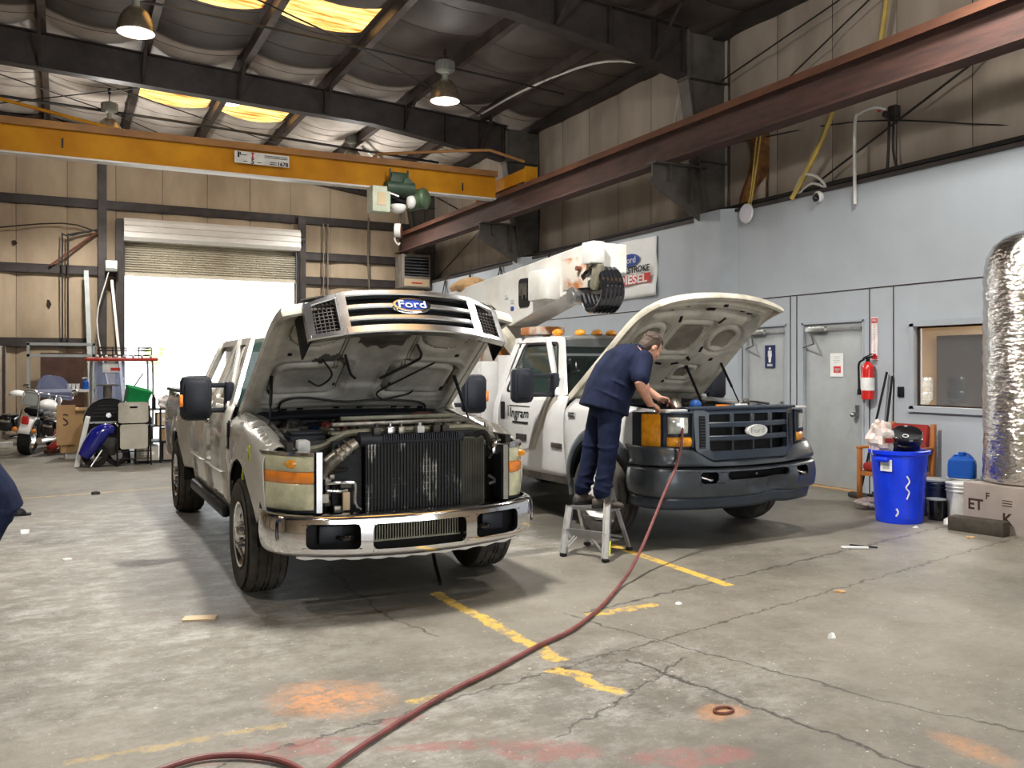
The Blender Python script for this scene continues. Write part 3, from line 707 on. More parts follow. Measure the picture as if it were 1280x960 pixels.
# hoist
h = empty('chain_hoist', (5.85, 16.5, 5.1), 0, 'green electric hoist hanging under the yellow crane beam', 'hoist')
m = MB()
for s in (-1, 1):
    m.box((s * .18, -.2, .15), (.03, .03, .45)); m.cyl((s * .2, -.15, .08), (s * .2, -.07, .08), .07)
m.box((0, -.22, -.02), (.55, .14, .24), bev=.03).box((0, -.2, .2), (.34, .12, .22), bev=.02).cyl((-.28, -.25, .0), (.28, -.25, .0), .13, n=20).cyl((-.1, -.32, .13), (-.1, -.18, .13), .11).cyl((.14, -.34, .1), (.14, -.2, .1), .09)
m.build('trolley', 'green_dark', h)
m = MB(); m.box((0, .01, -.22), (.6, .3, .12), bev=.02); m.tube([(-.25, -.1, -.1), (-.1, -.2, -.2), (.1, -.2, -.26), (.25, -.1, -.18)], .03, 8); m.build('frame', 'black', h)
MB().box((-.40, -.15, -.25), (.36, .36, .50), bev=.02).build('control_cabinet', 'hoist_cream', h)
MB().box((-.40, -.335, -.25), (.16, .01, .24)).build('cabinet_label', 'tan_wall', h, smooth=False)
MB().box((-.215, -.15, -.2), (.012, .34, .38)).build('cabinet_side', 'green_hoist', h, smooth=False)
m = MB(); m.lathe([(.0, -.22), (.17, -.22), (.2, -.18), (.2, .12), (.215, .12), (.215, .16), (.19, .2), (.12, .24), (0, .25)], (.42, -.1, -.16), (.7, -.7, .1), 24); m.build('motor', 'green_hoist', h)
m = MB(); m.sphere((-.02, -.2, -.36), (.16, .13, .13), 16, 10, -90, 20); m.sphere((.24, -.22, -.24), (.1, .1, .14), 14, 8); m.bar((-.3, -.3, -.1), (-.05, -.34, -.18), .03, .03); m.build('chain_bucket', 'white_paint', h)
MB().tube([(.02, -.2, -.4), (-.02, -.2, -.75)], .008, 6).tube([(.06, -.2, -.4), (.02, -.2, -.75)], .008, 6).build('chain', 'steel_dark', h)
MB().lathe([(0, -.07), (.13, -.07), (.15, -.04), (.15, .04), (.13, .07), (0, .07)], (-.02, -.2, -.84), (1, -.5, 0), 20).build('hook_block', 'red_brown', h)
MB().lathe([(.155, -.06), (.16, .0), (.155, .06)], (-.02, -.2, -.84), (1, -.5, 0), 20, a0=60, a1=230).tube([(-.1, -.24, -.95), (-.1, -.24, -1.02), (-.06, -.24, -1.08), (-.02, -.24, -1.1), (-.0, -.24, -1.06)], .018, 8, sm=3).build('hook', 'white_paint', h)

# high-bay lamps
def highbay(x, y, zr, lab, gr='high-bay lamps under the roof'):
    e = empty('high_bay_lamp', (x, y, zr), 0, lab, 'lamp', gr)
    n = 48; prof = [(.25, 0), (.252, .01), (.24, .09), (.21, .19), (.165, .28), (.10, .345), (.07, .36)]
    m = MB(); rings = []
    for r, hh in prof: rings.append([V(((r + .006 * (j % 2)) * math.cos(2 * PI * j / n), (r + .006 * (j % 2)) * math.sin(2 * PI * j / n), hh)) for j in range(n)])
    m.loft(rings, caps=False); m.build('reflector', 'lamp_reflector', e, solid=.004, off=1, angle=80)
    rings = [[p * .985 for p in [V((q.x, q.y, q.z)) for q in r_]] for r_ in rings]
    MB().loft(rings, caps=False).build('reflector_lining', 'lamp_inside', e, angle=80)
    MB().sphere((0, 0, .14), (.055, .055, .10), 12, 8).build('bulb', 'bulb', e)
    m = MB(); m.cyl((0, 0, .34), (0, 0, .48), .05); m.cyl((0, 0, .48), (0, 0, .52), .07, .15); m.cyl((0, 0, .52), (0, 0, .68), .155, n=12)
    for k in range(16): m.box((.155 * math.cos(k * PI / 8), .155 * math.sin(k * PI / 8), .6), (.02, .02, .15))
    m.cyl((0, 0, .68), (0, 0, .72), .12, .05); m.build('ballast', 'lamp_body', e)
    top = roofz(x) - zr - .20
    MB().tube([(0, 0, .7), (0, 0, top)], .01, 6).cyl((0, 0, top - .02), (0, 0, top + .1), .03).build('hanger', 'steel_dark', e)
    return e
mk('bulb', (.9, .9, .85), .3, emit=(1, .95, .85), estr=2.0)
LAMPS = [(.93, 13.56, 350), (5.9, 14.1, 300), (.87, 20.1, 750), (6.2, 20.6, 500), (2.25, 6.1, 1650), (6.9, 5.2, 400), (-2.4, 6.0, 380), (1.0, -.2, 150), (5.6, -.6, 260)]  # the last two are unseen lamps added near the camera as fill
labs = ['ribbed high-bay lamp high at the upper left in front of the near rafter', 'ribbed high-bay lamp hanging above the hoist, left of the rusty runway', 'ribbed high-bay lamp half hidden behind the yellow crane beam at left', 'small high-bay lamp just above the middle of the yellow crane beam']
zz = [6.36, 6.22, 6.42, 6.5]
for i in range(4): highbay(LAMPS[i][0], LAMPS[i][1], zz[i], labs[i])
for i, (x, y, p) in enumerate(LAMPS[4:]): highbay(x, y, 6.2, 'unseen ribbed high-bay lamp over the trucks or, as added fill, by the camera')
# conduit under roof feeding lamps (runs across the bay)
def cable(name, pts, r, mat, label, cat='cable', group=None, sm=6, n=6):
    o = MB().tube(pts, r, n, sm=sm).build(name, mat); return tag(o, label, cat, group)
cable('roof_conduit', [(-4, 14.0, 7.02), (.9, 14.0, 7.0), (5.9, 14.2, 6.86), (8.4, 14.3, 6.75)], .02, 'cable_dark', 'thin dark conduit crossing the near roof bay between lamps', 'conduit', sm=2)
cable('roof_conduit', [(-4, 20.3, 7.1), (2, 20.4, 6.98), (8.4, 20.5, 6.75)], .03, 'cable_dark', 'thin dark conduit crossing the far roof bay behind the crane', 'conduit', sm=2)
cable('brace_rod', [(-3, 17.3, 7.1), (1, 20.3, 6.95), (3.5, 23.2, 6.85)], .012, 'cable_dark', 'diagonal roof brace rod seen left above the crane beam', 'rod', sm=1)
cable('brace_rod', [(-3.5, 23.2, 7.05), (1.3, 18.2, 6.95)], .012, 'cable_dark', 'diagonal roof brace rod crossing the first at far left', 'rod', sm=1)
cable('brace_rod', [(-1, 11.2, 7.1), (4.2, 14.1, 6.95), (8.6, 17.0, 6.75)], .014, 'cable_dark', 'long brace rod under the skylights of the near bay', 'rod', sm=1)
cable('brace_rod', [(-.6, 17.6, 7.05), (4.6, 20.8, 6.8), (8.6, 23, 6.6)], .012, 'cable_dark', 'long brace rod under the far skylights', 'rod', sm=1)
# white pipe along a purlin near the right wall
cable('roof_pipe', [(8.6, 11.3, 6.35), (8.25, 12.2, 6.7), (8.05, 13.2, 6.86), (7.95, 15.2, 6.98), (7.9, 17.0, 6.98)], .022, 'cable_white', 'white plastic pipe running along a purlin near the wall', 'pipe', sm=3)
cable('roof_pipe', [(6.4, 20.4, 6.9), (7.2, 21.5, 6.85)], .04, 'cable_white', 'short white pipe glimpsed above the crane beam', 'pipe', sm=1)
cable('drop_cable', [(9.25, 11.9, 6.3), (9.2, 12.0, 5.6), (9.05, 11.85, 4.9)], .015, 'cable_white', 'white cable dropping from the rafter knee behind the runway')
# wires along the upper right wall
cable('wall_cable', [(9.4, 10.9, 5.15), (9.4, 8.3, 4.87), (9.4, 6.2, 4.30), (9.4, 5, 4.05)], .010, 'cable_dark', 'thin dark wire sagging across the upper wall above the camera', sm=4)
cable('brace_rod', [(9.28, 9.1, 4.08), (9.28, 2.8, 6.6)], .014, 'cable_dark', 'diagonal brace rod rising to the right across the upper wall', 'rod', sm=1)
cable('brace_rod', [(9.2, 10.8, 6.1), (9.15, 7.9, 6.55), (9.15, 5.0, 6.75)], .012, 'cable_dark', 'thin rod on the upper wall above the runway', 'rod', sm=1)
cable('brace_rod', [(9.25, 10.0, 5.5), (9.1, 6.6, 6.8)], .012, 'cable_dark', 'steep rod crossing above the rusty runway', 'rod', sm=1)
cable('brace_rod', [(9.35, 17.0, 4.1), (9.35, 23.0, 6.4)], .012, 'cable_dark', 'brace rod on the far upper wall beside the crane', 'rod', sm=1)
cable('brace_rod', [(9.35, 17.2, 6.0), (9.35, 23.0, 4.1)], .012, 'cable_dark', 'second brace rod crossing on the far upper wall', 'rod', sm=1)
# ladder-like yellow flat cable bundle (two runs)
cable('cable_bundle', [(9.05, 9.15, 3.95), (9.1, 9.0, 4.2), (9.1, 8.6, 4.75), (9.05, 8.2, 5.45)], .035, 'cable_yellow', 'flat yellow and white cable bundle rising from the office roof', group='cable bundles')
cable('cable_bundle', [(9.25, 7.85, 5.6), (9.25, 7.75, 6.1), (9.25, 7.7, 6.5), (9.25, 7.65, 7.0)], .035, 'cable_yellow', 'yellow and white cable bundle above the runway girder', group='cable bundles')
cable('white_conduit', [(9.05, 8.05, 3.7), (9.05, 8.05, 4.72), (9.07, 7.98, 4.85), (9.1, 7.8, 4.88), (9.2, 7.7, 4.85)], .022, 'cable_white', 'white pipe with a bent top beside the wall junction box', 'conduit', sm=4)
e = empty('junction_box', (9.35, 7.7, 4.83), 0, 'dark electrical box on the upper wall with cables hanging down', 'electrical box')
MB().box((0, 0, 0), (.1, .12, .16), bev=.01).cyl((-.05, .06, -.02), (-.1, .06, -.02), .04).build('housing', 'steel_dark', e)
MB().tube([(-.06, .02, -.05), (-.08, .02, -.5), (-.1, .03, -.86)], .018, 6, sm=3).tube([(-.05, -.04, -.05), (-.08, -.05, -.5), (-.06, -.12, -.8)], .015, 6, sm=3).build('cable', 'cable_dark', e)
MB().sphere((-.1, .14, .05), .025, 8, 6).build('red_lever', 'sign_red', e)
cable('loop_cable', [(9.1, 10.1, 3.95), (9.1, 10.0, 4.3), (9.08, 9.88, 4.95), (9.08, 9.80, 5.0), (9.08, 9.85, 4.7), (9.1, 9.98, 4.2), (9.12, 10.05, 3.98)], .012, 'cable_yellow', 'pale looped wire standing by the torn insulation')
cable('loop_cable', [(9.12, 9.2, 4.02), (9.1, 9.0, 4.25), (9.1, 8.75, 4.2), (9.12, 8.6, 4.03), (9.12, 8.85, 4.12), (9.12, 9.1, 4.02)], .018, 'cable_white', 'coil of white cable lying on top of the office wall')
# dark cables lying along the top of the office wall
random.seed(5)
for k, (r, lab) in enumerate(((.03, 'thick dark conduit lying along the office wall top'), (.018, 'loose dark wire draped along the office wall top'), (.014, 'second loose wire draped along the office wall top'))):
    pts = [(9.14 + .05 * k, y, 4.03 + r + random.uniform(0, .05) * (k > 0)) for y in [FW + 1 + i * 1.3 for i in range(19)]]
    cable('conduit' if k == 0 else 'loose_wire', pts, r, 'cable_dark', lab, 'conduit' if k == 0 else 'wire', sm=3)
# torn insulation patch with exposed fibre beside the column
def tornf(u, v):
    w = .62 * (1 - .55 * v) * (1 + .15 * math.sin(v * 9))
    return V((9.40 - .05 * math.sin(u * PI) - .02 * math.sin(9 * u + 7 * v), 9.98 + w * u, 4.02 + 1.5 * v))
o = MB().grid(tornf, 14, 24).build('torn_insulation', 'insul_torn', solid=.03); tag(o, 'torn patch of brown fibre insulation beside the near wall column', 'insulation')
o = MB().grid(lambda u, v: V((9.33 - .05 * math.sin(u * PI), 9.95 + .5 * u * (1 - v * .7), 4.02 + .42 * v * (1 - .5 * u))), 8, 6).build('insulation_flap', 'insul_side', solid=.02); tag(o, 'pale flap of torn insulation facing on the office wall top', 'insulation')
# unit heater
e = empty('unit_heater', (8.62, 22.6, 3.8), 0, 'grey louvred unit heater hung in the far right corner', 'heater')
MB().box((0, .3, .45), (.82, .6, .92), bev=.02).build('cabinet', 'heater_grey', e)
m = MB()
for k in range(6): m.box((0, -.02, .36 + k * .085), (.68, .06, .012), rot=(35, 0, 0))
m.build('louvres', 'steel_bright', e, smooth=False); MB().box((0, -.003, .57), (.7, .01, .52)).build('grille_recess', 'black', e, smooth=False)
MB().box((0, -.01, .13), (.72, .02, .2)).build('access_panel', 'tan_wall', e, smooth=False)
MB().box((0, -.025, .12), (.3, .006, .03)).build('panel_mark', 'sign_red', e, smooth=False)
m = MB()
for s in (-.35, .35): m.tube([(s, .3, .9), (s, .3, roofz(8.6) - 3.8 - .05)], .012, 6)
m.build('hanger', 'steel_dark', e)
# conduits on back wall
for x, lab in ((6.2, 'thin conduit pair right of the roll-up door'), (6.32, 'second thin conduit right of the roll-up door')):
    cable('wall_conduit', [(x, BW - .3, 5.45), (x, BW - .3, 1.5)], .02, 'conduit', lab, 'conduit', sm=1)
cable('wall_conduit', [(7.45, BW - .32, 5.7), (7.43, BW - .32, 4.6), (7.5, BW - .32, 3.2)], .03, 'conduit', 'grey conduit dropping beside the unit heater', 'conduit', sm=3)
for x, lab in ((.0, 'left conduit of the pair on the far left wall'), (.12, 'right conduit of the pair on the far left wall')):
    cable('wall_conduit', [(x, BW - .3, 2.2), (x, BW - .3, 4.55), (x + .08, BW - .3, 4.72), (.75, BW - .32, 4.9)], .018, 'cable_dark', lab, 'conduit', sm=3)
cable('wall_conduit', [(-4, BW - .3, 4.3), (-1.6, BW - .3, 4.75), (0, BW - .3, 5.0), (.75, BW - .3, 4.85)], .016, 'cable_dark', 'dark conduit sloping across the back wall at far left', 'conduit', sm=3)
cable('wall_brace', [(-.25, BW - .28, 4.0), (.75, BW - .28, 4.85)], .03, 'red_brown', 'rusty diagonal brace beside the tall post', 'brace', sm=1)
# white hose from the crane down to the left (rope)
cable('pendant_rope', [(-.95, 16.3, 4.9), (-1.05, 17.2, 4.2), (-1.35, 18.4, 3.6), (-1.5, 20, 3.3)], .012, 'cable_white', 'white rope falling from the crane at the far left', 'rope', sm=4)
cable('pendant_rope', [(-1.5, 20, 3.3), (-1.65, 20.1, 2.6), (-1.55, 20.1, 2.0)], .012, 'cable_white', 'white cord hanging under the rope knot at the far left', 'rope', sm=4)
o = MB().box((-1.12, 16.5, 5.06), (.42, .04, .04)).build('rail_stub', 'white_paint', smooth=False); tag(o, 'short white rail under the crane beam at the left edge', 'rail')
# floodlight by the door, leaning pipes
e = empty('flood_light', (1.03, 22.9, 4.02), 0, 'square flood light on the post left of the roll-up door', 'light')
MB().box((0, 0, 0), (.27, .16, .26), bev=.02).build('housing', 'lamp_body', e); MB().box((0, -.085, .02), (.22, .01, .16)).build('lens', 'lens_clear', e, smooth=False); MB().box((0, .12, .1), (.04, .2, .04)).build('bracket', 'steel_dark', e, smooth=False)
for x0, x1, z, w, lab, mt in ((.62, .50, 3.9, .10, 'tall grey plank leaning on the back wall left of the post', 'shelf_grey'), (1.35, 1.05, 3.7, .06, 'long white pole leaning beside the roll-up door', 'white_paint')):
    o = MB().bar((x0, 22.4, .02), (x1, 23.1, z), w, .05, up=(0, 1, 0)).build('leaning_pole', mt, smooth=False); tag(o, lab, 'pole')
o = MB().tube([(.98, 22.9, 3.9), (.72, 22.8, 2.7), (.95, 22.6, 1.2)], .014, 6, sm=4).build('hanging_cable', 'cable_white'); tag(o, 'white cable hanging in a V from the flood light', 'cable')
# torn dark pockets on back wall
for x, z, s in ((-1.75, 4.65, 1.0), ):
    o = MB().loft([[V((x + s * a, BW - .12 - .05 * k, z + s * b)) for a, b in ((-.4, .3), (.4, .32), (.38, -.1), (.1, -.45))] for k in (0, 1)]).build('torn_pocket', 'seam', smooth=False); tag(o, 'dark torn pocket in the insulation at the far left', 'insulation')
for x, z, hh in ((-1.38, 5.6, .8), (-1.42, 3.1, 1.3), (-2.6, 3.4, .18), (-.3, 3.1, .22), (-1.0, 4.5, .12)):
    o = MB().loft([[V((x - .0 + w * k, BW - .11, z + hh / 2 * s)) for w, s in ((-.02, 1), (.03, .9), (.07, .0), (.02, -1), (-.03, -.2))] for k in (1,)] + [[V((x + w, BW - .06, z + hh / 2 * s)) for w, s in ((-.02, 1), (.03, .9), (.07, .0), (.02, -1), (-.03, -.2))]]).build('insulation_tear', 'seam', smooth=False); tag(o, 'small dark tear in the insulation of the back wall', 'tear', 'tears in the back wall insulation')
# ================================================================= TRUCKS
def side_x(z, y=0.0):
    """half width of the body skin at height z (local y along the truck)"""
    x = interp([(.4, .93), (.55, .965), (.8, .995), (1.0, 1.0), (1.15, .99), (1.28, .95), (1.34, .925), (1.6, .83), (1.88, .70), (2.0, .66)], z)
    if y < -.3: x -= .10 * min(1, (-.3 - y) / .55) ** 2
    return x

def side_fn(s):
    return lambda u, v, h=0: V((s * (side_x(v, u) + h), u, v))

def wheel(parent, x, y, r, w, s, tiremat='tire_dusty', rim='chrome', steer=0, r_rim=.22, name='wheel', tread='block', vis=True, dual=False):
    """s = outward side sign"""
    e = MB(); T = Matrix.Translation((x, y, r)) @ Matrix.Rotation(R(steer), 4, 'Z'); e.T = T
    n = 84; hw = w / 2
    tr = [(-.98, -.055), (-.9, -.012), (-.62, 0), (-.58, -.012), (-.52, -.012), (-.48, 0), (-.17, .002), (-.13, -.012), (-.07, -.012), (-.03, .002)]
    tr = tr + [(-a, b) for a, b in reversed(tr)]
    prof = [(-.80, -(r - r_rim) + .0), (-.98, -(r - r_rim) * .75), (-1.06, -(r - r_rim) * .45), (-1.04, -(r - r_rim) * .2)] + tr + [(1.04, -(r - r_rim) * .2), (1.06, -(r - r_rim) * .45), (.98, -(r - r_rim) * .75), (.80, -(r - r_rim))]
    rings = []
    for j in range(n):
        a = 2 * PI * j / n; rg = []
        for k, (t, d) in enumerate(prof):
            rr = r + d
            if 3 < k < len(prof) - 4 and d > -.011:
                if tread == 'block' and (j + int(t * 3)) % 4 == 0: rr -= .016
                if tread == 'block' and abs(t) > .85 and j % 4 < 2: rr -= .018
            rg.append(V((t * hw, rr * math.cos(a), rr * math.sin(a))))
        rings.append(rg)
    e.loft(rings, close=False, loop=True, caps=False)
    t = e.build(name, tiremat, parent, angle=28)
    m = MB(); m.T = T; ax = (s, 0, 0); o = s * hw
    if dual: pr = [(.0, -.02), (.06, -.02), (.075, -.10), (.11, -.13), (r_rim - .05, -.14), (r_rim - .02, -.10), (r_rim, -.01), (r_rim + .012, .0), (r_rim + .01, -.03), (r_rim - .005, -.05)]
    else: pr = [(.0, .02), (.045, .02), (.06, .01), (.065, -.015), (.10, -.02), (.145, -.03), (r_rim - .045, -.045), (r_rim - .02, -.03), (r_rim - .005, -.005), (r_rim + .012, .0), (r_rim + .01, -.03), (r_rim - .005, -.05)]
    m.lathe(pr, (o, 0, 0), ax, 36); m.lathe([(r_rim - .01, -.05), (r_rim - .02, -w * .9)], (o, 0, 0), ax, 30)
    m.build('rim', rim, t)
    b = MB(); b.T = T
    for k in range(8):
        a = 2 * PI * (k + .5) / 8; q = .085
        b.cyl((o + s * -.03, q * math.cos(a), q * math.sin(a)), (o + s * .012, q * math.cos(a), q * math.sin(a)), .013, n=6)
    b.build('lug_nut', 'chrome_worn', t)
    b = MB(); b.T = T
    for k in range(8):
        a = 2 * PI * k / 8; q = .152; c = V((o - s * .034, q * math.cos(a), q * math.sin(a)))
        b.lathe([(0, .004), (.021, .004), (.024, -.002)], c, ax, 10)
    b.lathe([(r_rim - .02, -w * .5), (0, -w * .5)], (o, 0, 0), ax, 24); b.build('vent_hole', 'black', t)
    return t

def oval_emblem(mb_ring, mb_face, fn, cu, cv, a, b, h0=.02):
    n = 28; lp = lambda k: [(cu + a * k * math.cos(2 * PI * i / n), cv + b * k * math.sin(2 * PI * i / n)) for i in range(n)]
    mb_ring.ring(lambda u, v, h: fn(u, v, h0 + h), lp(1.0), lp(.86), .012); mb_face.fill(lambda u, v, h: fn(u, v, h0 + .006 + h), lp(.9), 0)
    mb_ring.loft([[fn(*p, h0) for p in lp(1.0)], [fn(*p, h0 - .03) for p in lp(1.0)]])

def script_oval(m, fn_loc, xd, yd, size):
    m.text('Ford', size, textM(fn_loc, xd, yd), depth=.003, sx=1.25, bold=.001)

def under_hood(T, W0, W1, L, feats, crown, mats, parent, zoff=-.055, slots=(), curve=.0, extra=None):
    """pressed inner panel: feats list of (cx, ct, hx, ht, r, kind, depth, width)"""
    m = MB(); m.T = T
    groove = [0]; darkened = len(mats) - 1 if isinstance(mats, list) else 0  # grooves take the last material, a darker tone
    def h(x, t):
        d = 0; groove[0] = 0
        for (cx, ct, hx, ht, r, kind, dep, wd) in feats:
            qx, qt = abs(abs(x) - cx if cx else x) - hx + r, abs(t - ct) - ht + r
            if kind == 'circ': sd = math.hypot((abs(x) - cx) / 1, t - ct) - hx
            else: sd = math.hypot(max(qx, 0), max(qt, 0)) + min(max(qx, qt), 0) - r
            if kind != 'rec' and abs(sd) < wd * .42 and dep > 0: groove[0] = 1
            if kind == 'rec': d += dep / (1 + math.exp(min(40, max(-40, sd / wd))))
            else: d += dep * math.exp(-(sd / wd) ** 2)
        return d
    def f(u, v):
        t = v * L; w = W0 + (W1 - W0) * v; x = (2 * u - 1) * w
        edge = min(1 - abs(2 * u - 1), .12) / .12
        ev = min(v, 1 - v, .05) / .05
        z = zoff + crown * (1 - (x / w) ** 2) + h(x, t) * min(edge, ev) ** .5 - .02 * (1 - (x / w) ** 2) * 0
        z += -.025 * math.exp(-((1 - abs(2 * u - 1)) / .06) ** 2) * 0
        return V((x, -t - curve * (1 - (x / w) ** 2) * v, z - .10 * max(0, v - .86) ** 1 / .14 * .5))
    def mif(u, v):
        x, t = (2 * u - 1) * (W0 + (W1 - W0) * v), v * L
        h(x, t)
        return darkened if groove[0] else (extra(x, t) if extra else 0)
    m.grid(f, 140, 120, mifn=mif)
    for (x, t, sx, st, rz) in slots:
        u = (x / (W0 + (W1 - W0) * t / L) + 1) / 2; p = f(u, t / L)
        m.mat(1).box((p.x, p.y, p.z), (sx, st, .012), rot=(0, 0, rz)); m.mat(0)
    return m.build('inner_panel', mats, parent, angle=60)

def hood_skin(T, W0, W1, L, crown, mat, parent, curve=0, lip=.07, nose=.05):
    m = MB(); m.T = T
    def f(u, v):
        w = W0 + (W1 - W0) * v; x = (2 * u - 1) * w
        return V((x, -v * L - curve * (1 - (x / w) ** 2) * v, .02 + crown * (1 - (x / w) ** 4) - nose * max(0, (v - .7) / .3) ** 2))
    m.grid(f, 24, 20)
    # rolled rim: sides and front
    loop = [f(0, v / 20) for v in range(21)] + [f(u / 24, 1) for u in range(1, 24)] + [f(1, 1 - v / 20) for v in range(21)]
    n = len(loop); c = V((0, -L * .5, 0)); rings = []
    for p in loop:
        out = V((p.x * .6, (p.y - c.y) * .3, 0)).normalized()
        rings.append([p, p + V((0, 0, -lip * .5)) + out * .014, p + V((0, 0, -lip)) + out * .006, p + V((0, 0, -lip)) - out * .035, p + V((0, 0, -lip * .35)) - out * .055])
    m.mat(1).loft(rings, close=False, caps=False)
    return m.build('hood_skin', mat, parent, angle=50, solid=.006)

def fender(parent, s, y0, y1, R_arch, cz, ztop, mat, flare=None, zbot=.5, name='fender', ledge=True):
    m = MB(); ys = sorted(set([y0 + (y1 - y0) * i / 16 for i in range(17)] + [-R_arch * math.cos(PI * i / 20) for i in range(21) if y0 < -R_arch * math.cos(PI * i / 20) < y1]))
    def f(u, v):
        y = y0 + (y1 - y0) * u
        zb = cz + math.sqrt(max(0, R_arch ** 2 - y * y)) if abs(y) < R_arch else cz
        zb = max(zb, zbot) if abs(y) >= R_arch else max(zb, cz)
        zt = ztop(y); z = zb + (zt - zb) * v
        x = side_x(z, y)
        if v > .82: x -= .10 * ((v - .82) / .18) ** 2
        if abs(y) < R_arch + .12 and v < .3: x += .02 * (1 - v / .3) * max(0, 1 - max(0, abs(y) - R_arch) / .12)
        return V((s * x, y, z))
    m.grid(f, 0, 0, [(y - y0) / (y1 - y0) for y in ys], [0, .03, .1, .2, .35, .5, .65, .75, .82, .88, .94, 1])
    if ledge:
        m.grid(lambda u, v: V((s * (side_x(ztop(y0 + (y1 - y0) * u), y0 + (y1 - y0) * u) - .10 - .13 * v), y0 + (y1 - y0) * u, ztop(y0 + (y1 - y0) * u) - .03 * v)), 16, 2)
    o = m.build(name, mat, parent, angle=50, solid=.012)
    return o

def arch_ring(parent, s, yc, cz, Ra, mat, w=.07, name='wheel_arch_trim', a0=-8, a1=188, thick=.03):
    m = MB(); rings = []
    for i in range(33):
        a = R(a0 + (a1 - a0) * i / 32)
        pts = []
        for rr, hh in ((Ra - .01, -.02), (Ra - .01, thick), (Ra + w * .6, thick), (Ra + w, .002)):
            y, z = yc + rr * math.cos(a), cz + rr * math.sin(a)
            pts.append(V((s * (side_x(max(z, .4), y - 0) + hh), y, z)))
        rings.append(pts)
    m.loft(rings); return m.build(name, mat, parent, angle=50)

def wheel_well(parent, s, yc, cz, Ra, xin=.45):
    m = MB(); xo = side_x(.8) - .02
    arc = [(yc + (Ra + .01) * math.cos(R(-5 + 190 * i / 24)), cz + (Ra + .01) * math.sin(R(-5 + 190 * i / 24))) for i in range(25)]
    m.loft([[V((s * x, p[0], p[1])) for p in arc] for x in (xo, xin)], close=False, caps=False)
    m.add([V((s * xin, p[0], p[1])) for p in arc], [tuple(range(25))])
    return m.build('wheel_well', 'black_rubber', parent)

def side_panel(parent, s, y0, y1, z0, z1, mat, name, corner=.04, groove=True):
    m = MB(); fn = side_fn(s); nz = 14
    m.grid(lambda u, v: fn(y0 + (y1 - y0) * u, z0 + (z1 - z0) * v), 4, nz)
    return m.build(name, mat, parent, solid=.02, angle=60)

def window_side(parent, s, outer, inner, mat, glass='glass_dark', name='window_frame', depth=-.035):
    fn = side_fn(s)
    o = MB().ring(fn, outer, inner, depth).build(name, mat, parent, angle=40)
    g = MB().fill(lambda u, v, h: fn(u, v, -.02), inner); g.build('window_glass', glass, parent)
    return o

def bilinear(P00, P10, P11, P01, bulge, nrm):
    P00, P10, P11, P01, nrm = map(V, (P00, P10, P11, P01, nrm))
    def f(u, v, h=0):
        p = (P00 * (1 - u) + P10 * u) * (1 - v) + (P01 * (1 - u) + P11 * u) * v
        return p + nrm * (bulge * (1 - (2 * u - 1) ** 2) + h)
    return f

def mirror(parent, s, x, y, z, hh, amber=True, arm_z=.10):
    """big folding tow mirror: housing outboard at local x, two arms to the door"""
    e = MB(); e.box((x, y, z), (.24, .13, hh), bev=.05); e.box((x, y - .02, z), (.2, .13, hh * .86), bev=.05)
    o = e.build('mirror_housing', 'black_plastic', parent)
    MB().box((x, y + .068, z), (.19, .01, hh * .8), bev=.004).build('mirror_glass', 'chrome', o)
    a = MB(); xi = s * .93
    for dz in (arm_z, -arm_z): a.bar((x - s * .09, y, z + dz), (xi, y + .02, z + dz * 1.0), .055, .04, bev=.012)
    a.box((xi - s * .01, y + .03, z), (.07, .12, 2.6 * arm_z), bev=.02); a.build('mirror_arm', 'black_plastic', o)
    if amber: MB().box((x + s * .115, y - .03, z - .02), (.03, .06, .10), bev=.01).build('turn_signal', 'lens_amber', o)
    return o

def curve_bar(m, fn, u0, u1, v0, v1, h0, h1, n=16, r=.008):
    """bar following the front surface fn(u,v,h)"""
    rings = []
    for i in range(n + 1):
        u = u0 + (u1 - u0) * i / n
        vv = (v0(u), v1(u)) if callable(v0) else (v0, v1)
        rings.append([fn(u, vv[0] + r, h1), fn(u, vv[0], h1 - r), fn(u, vv[0], h0), fn(u, vv[1], h0), fn(u, vv[1], h1 - r), fn(u, vv[1] - r, h1)])
    return m.loft(rings)

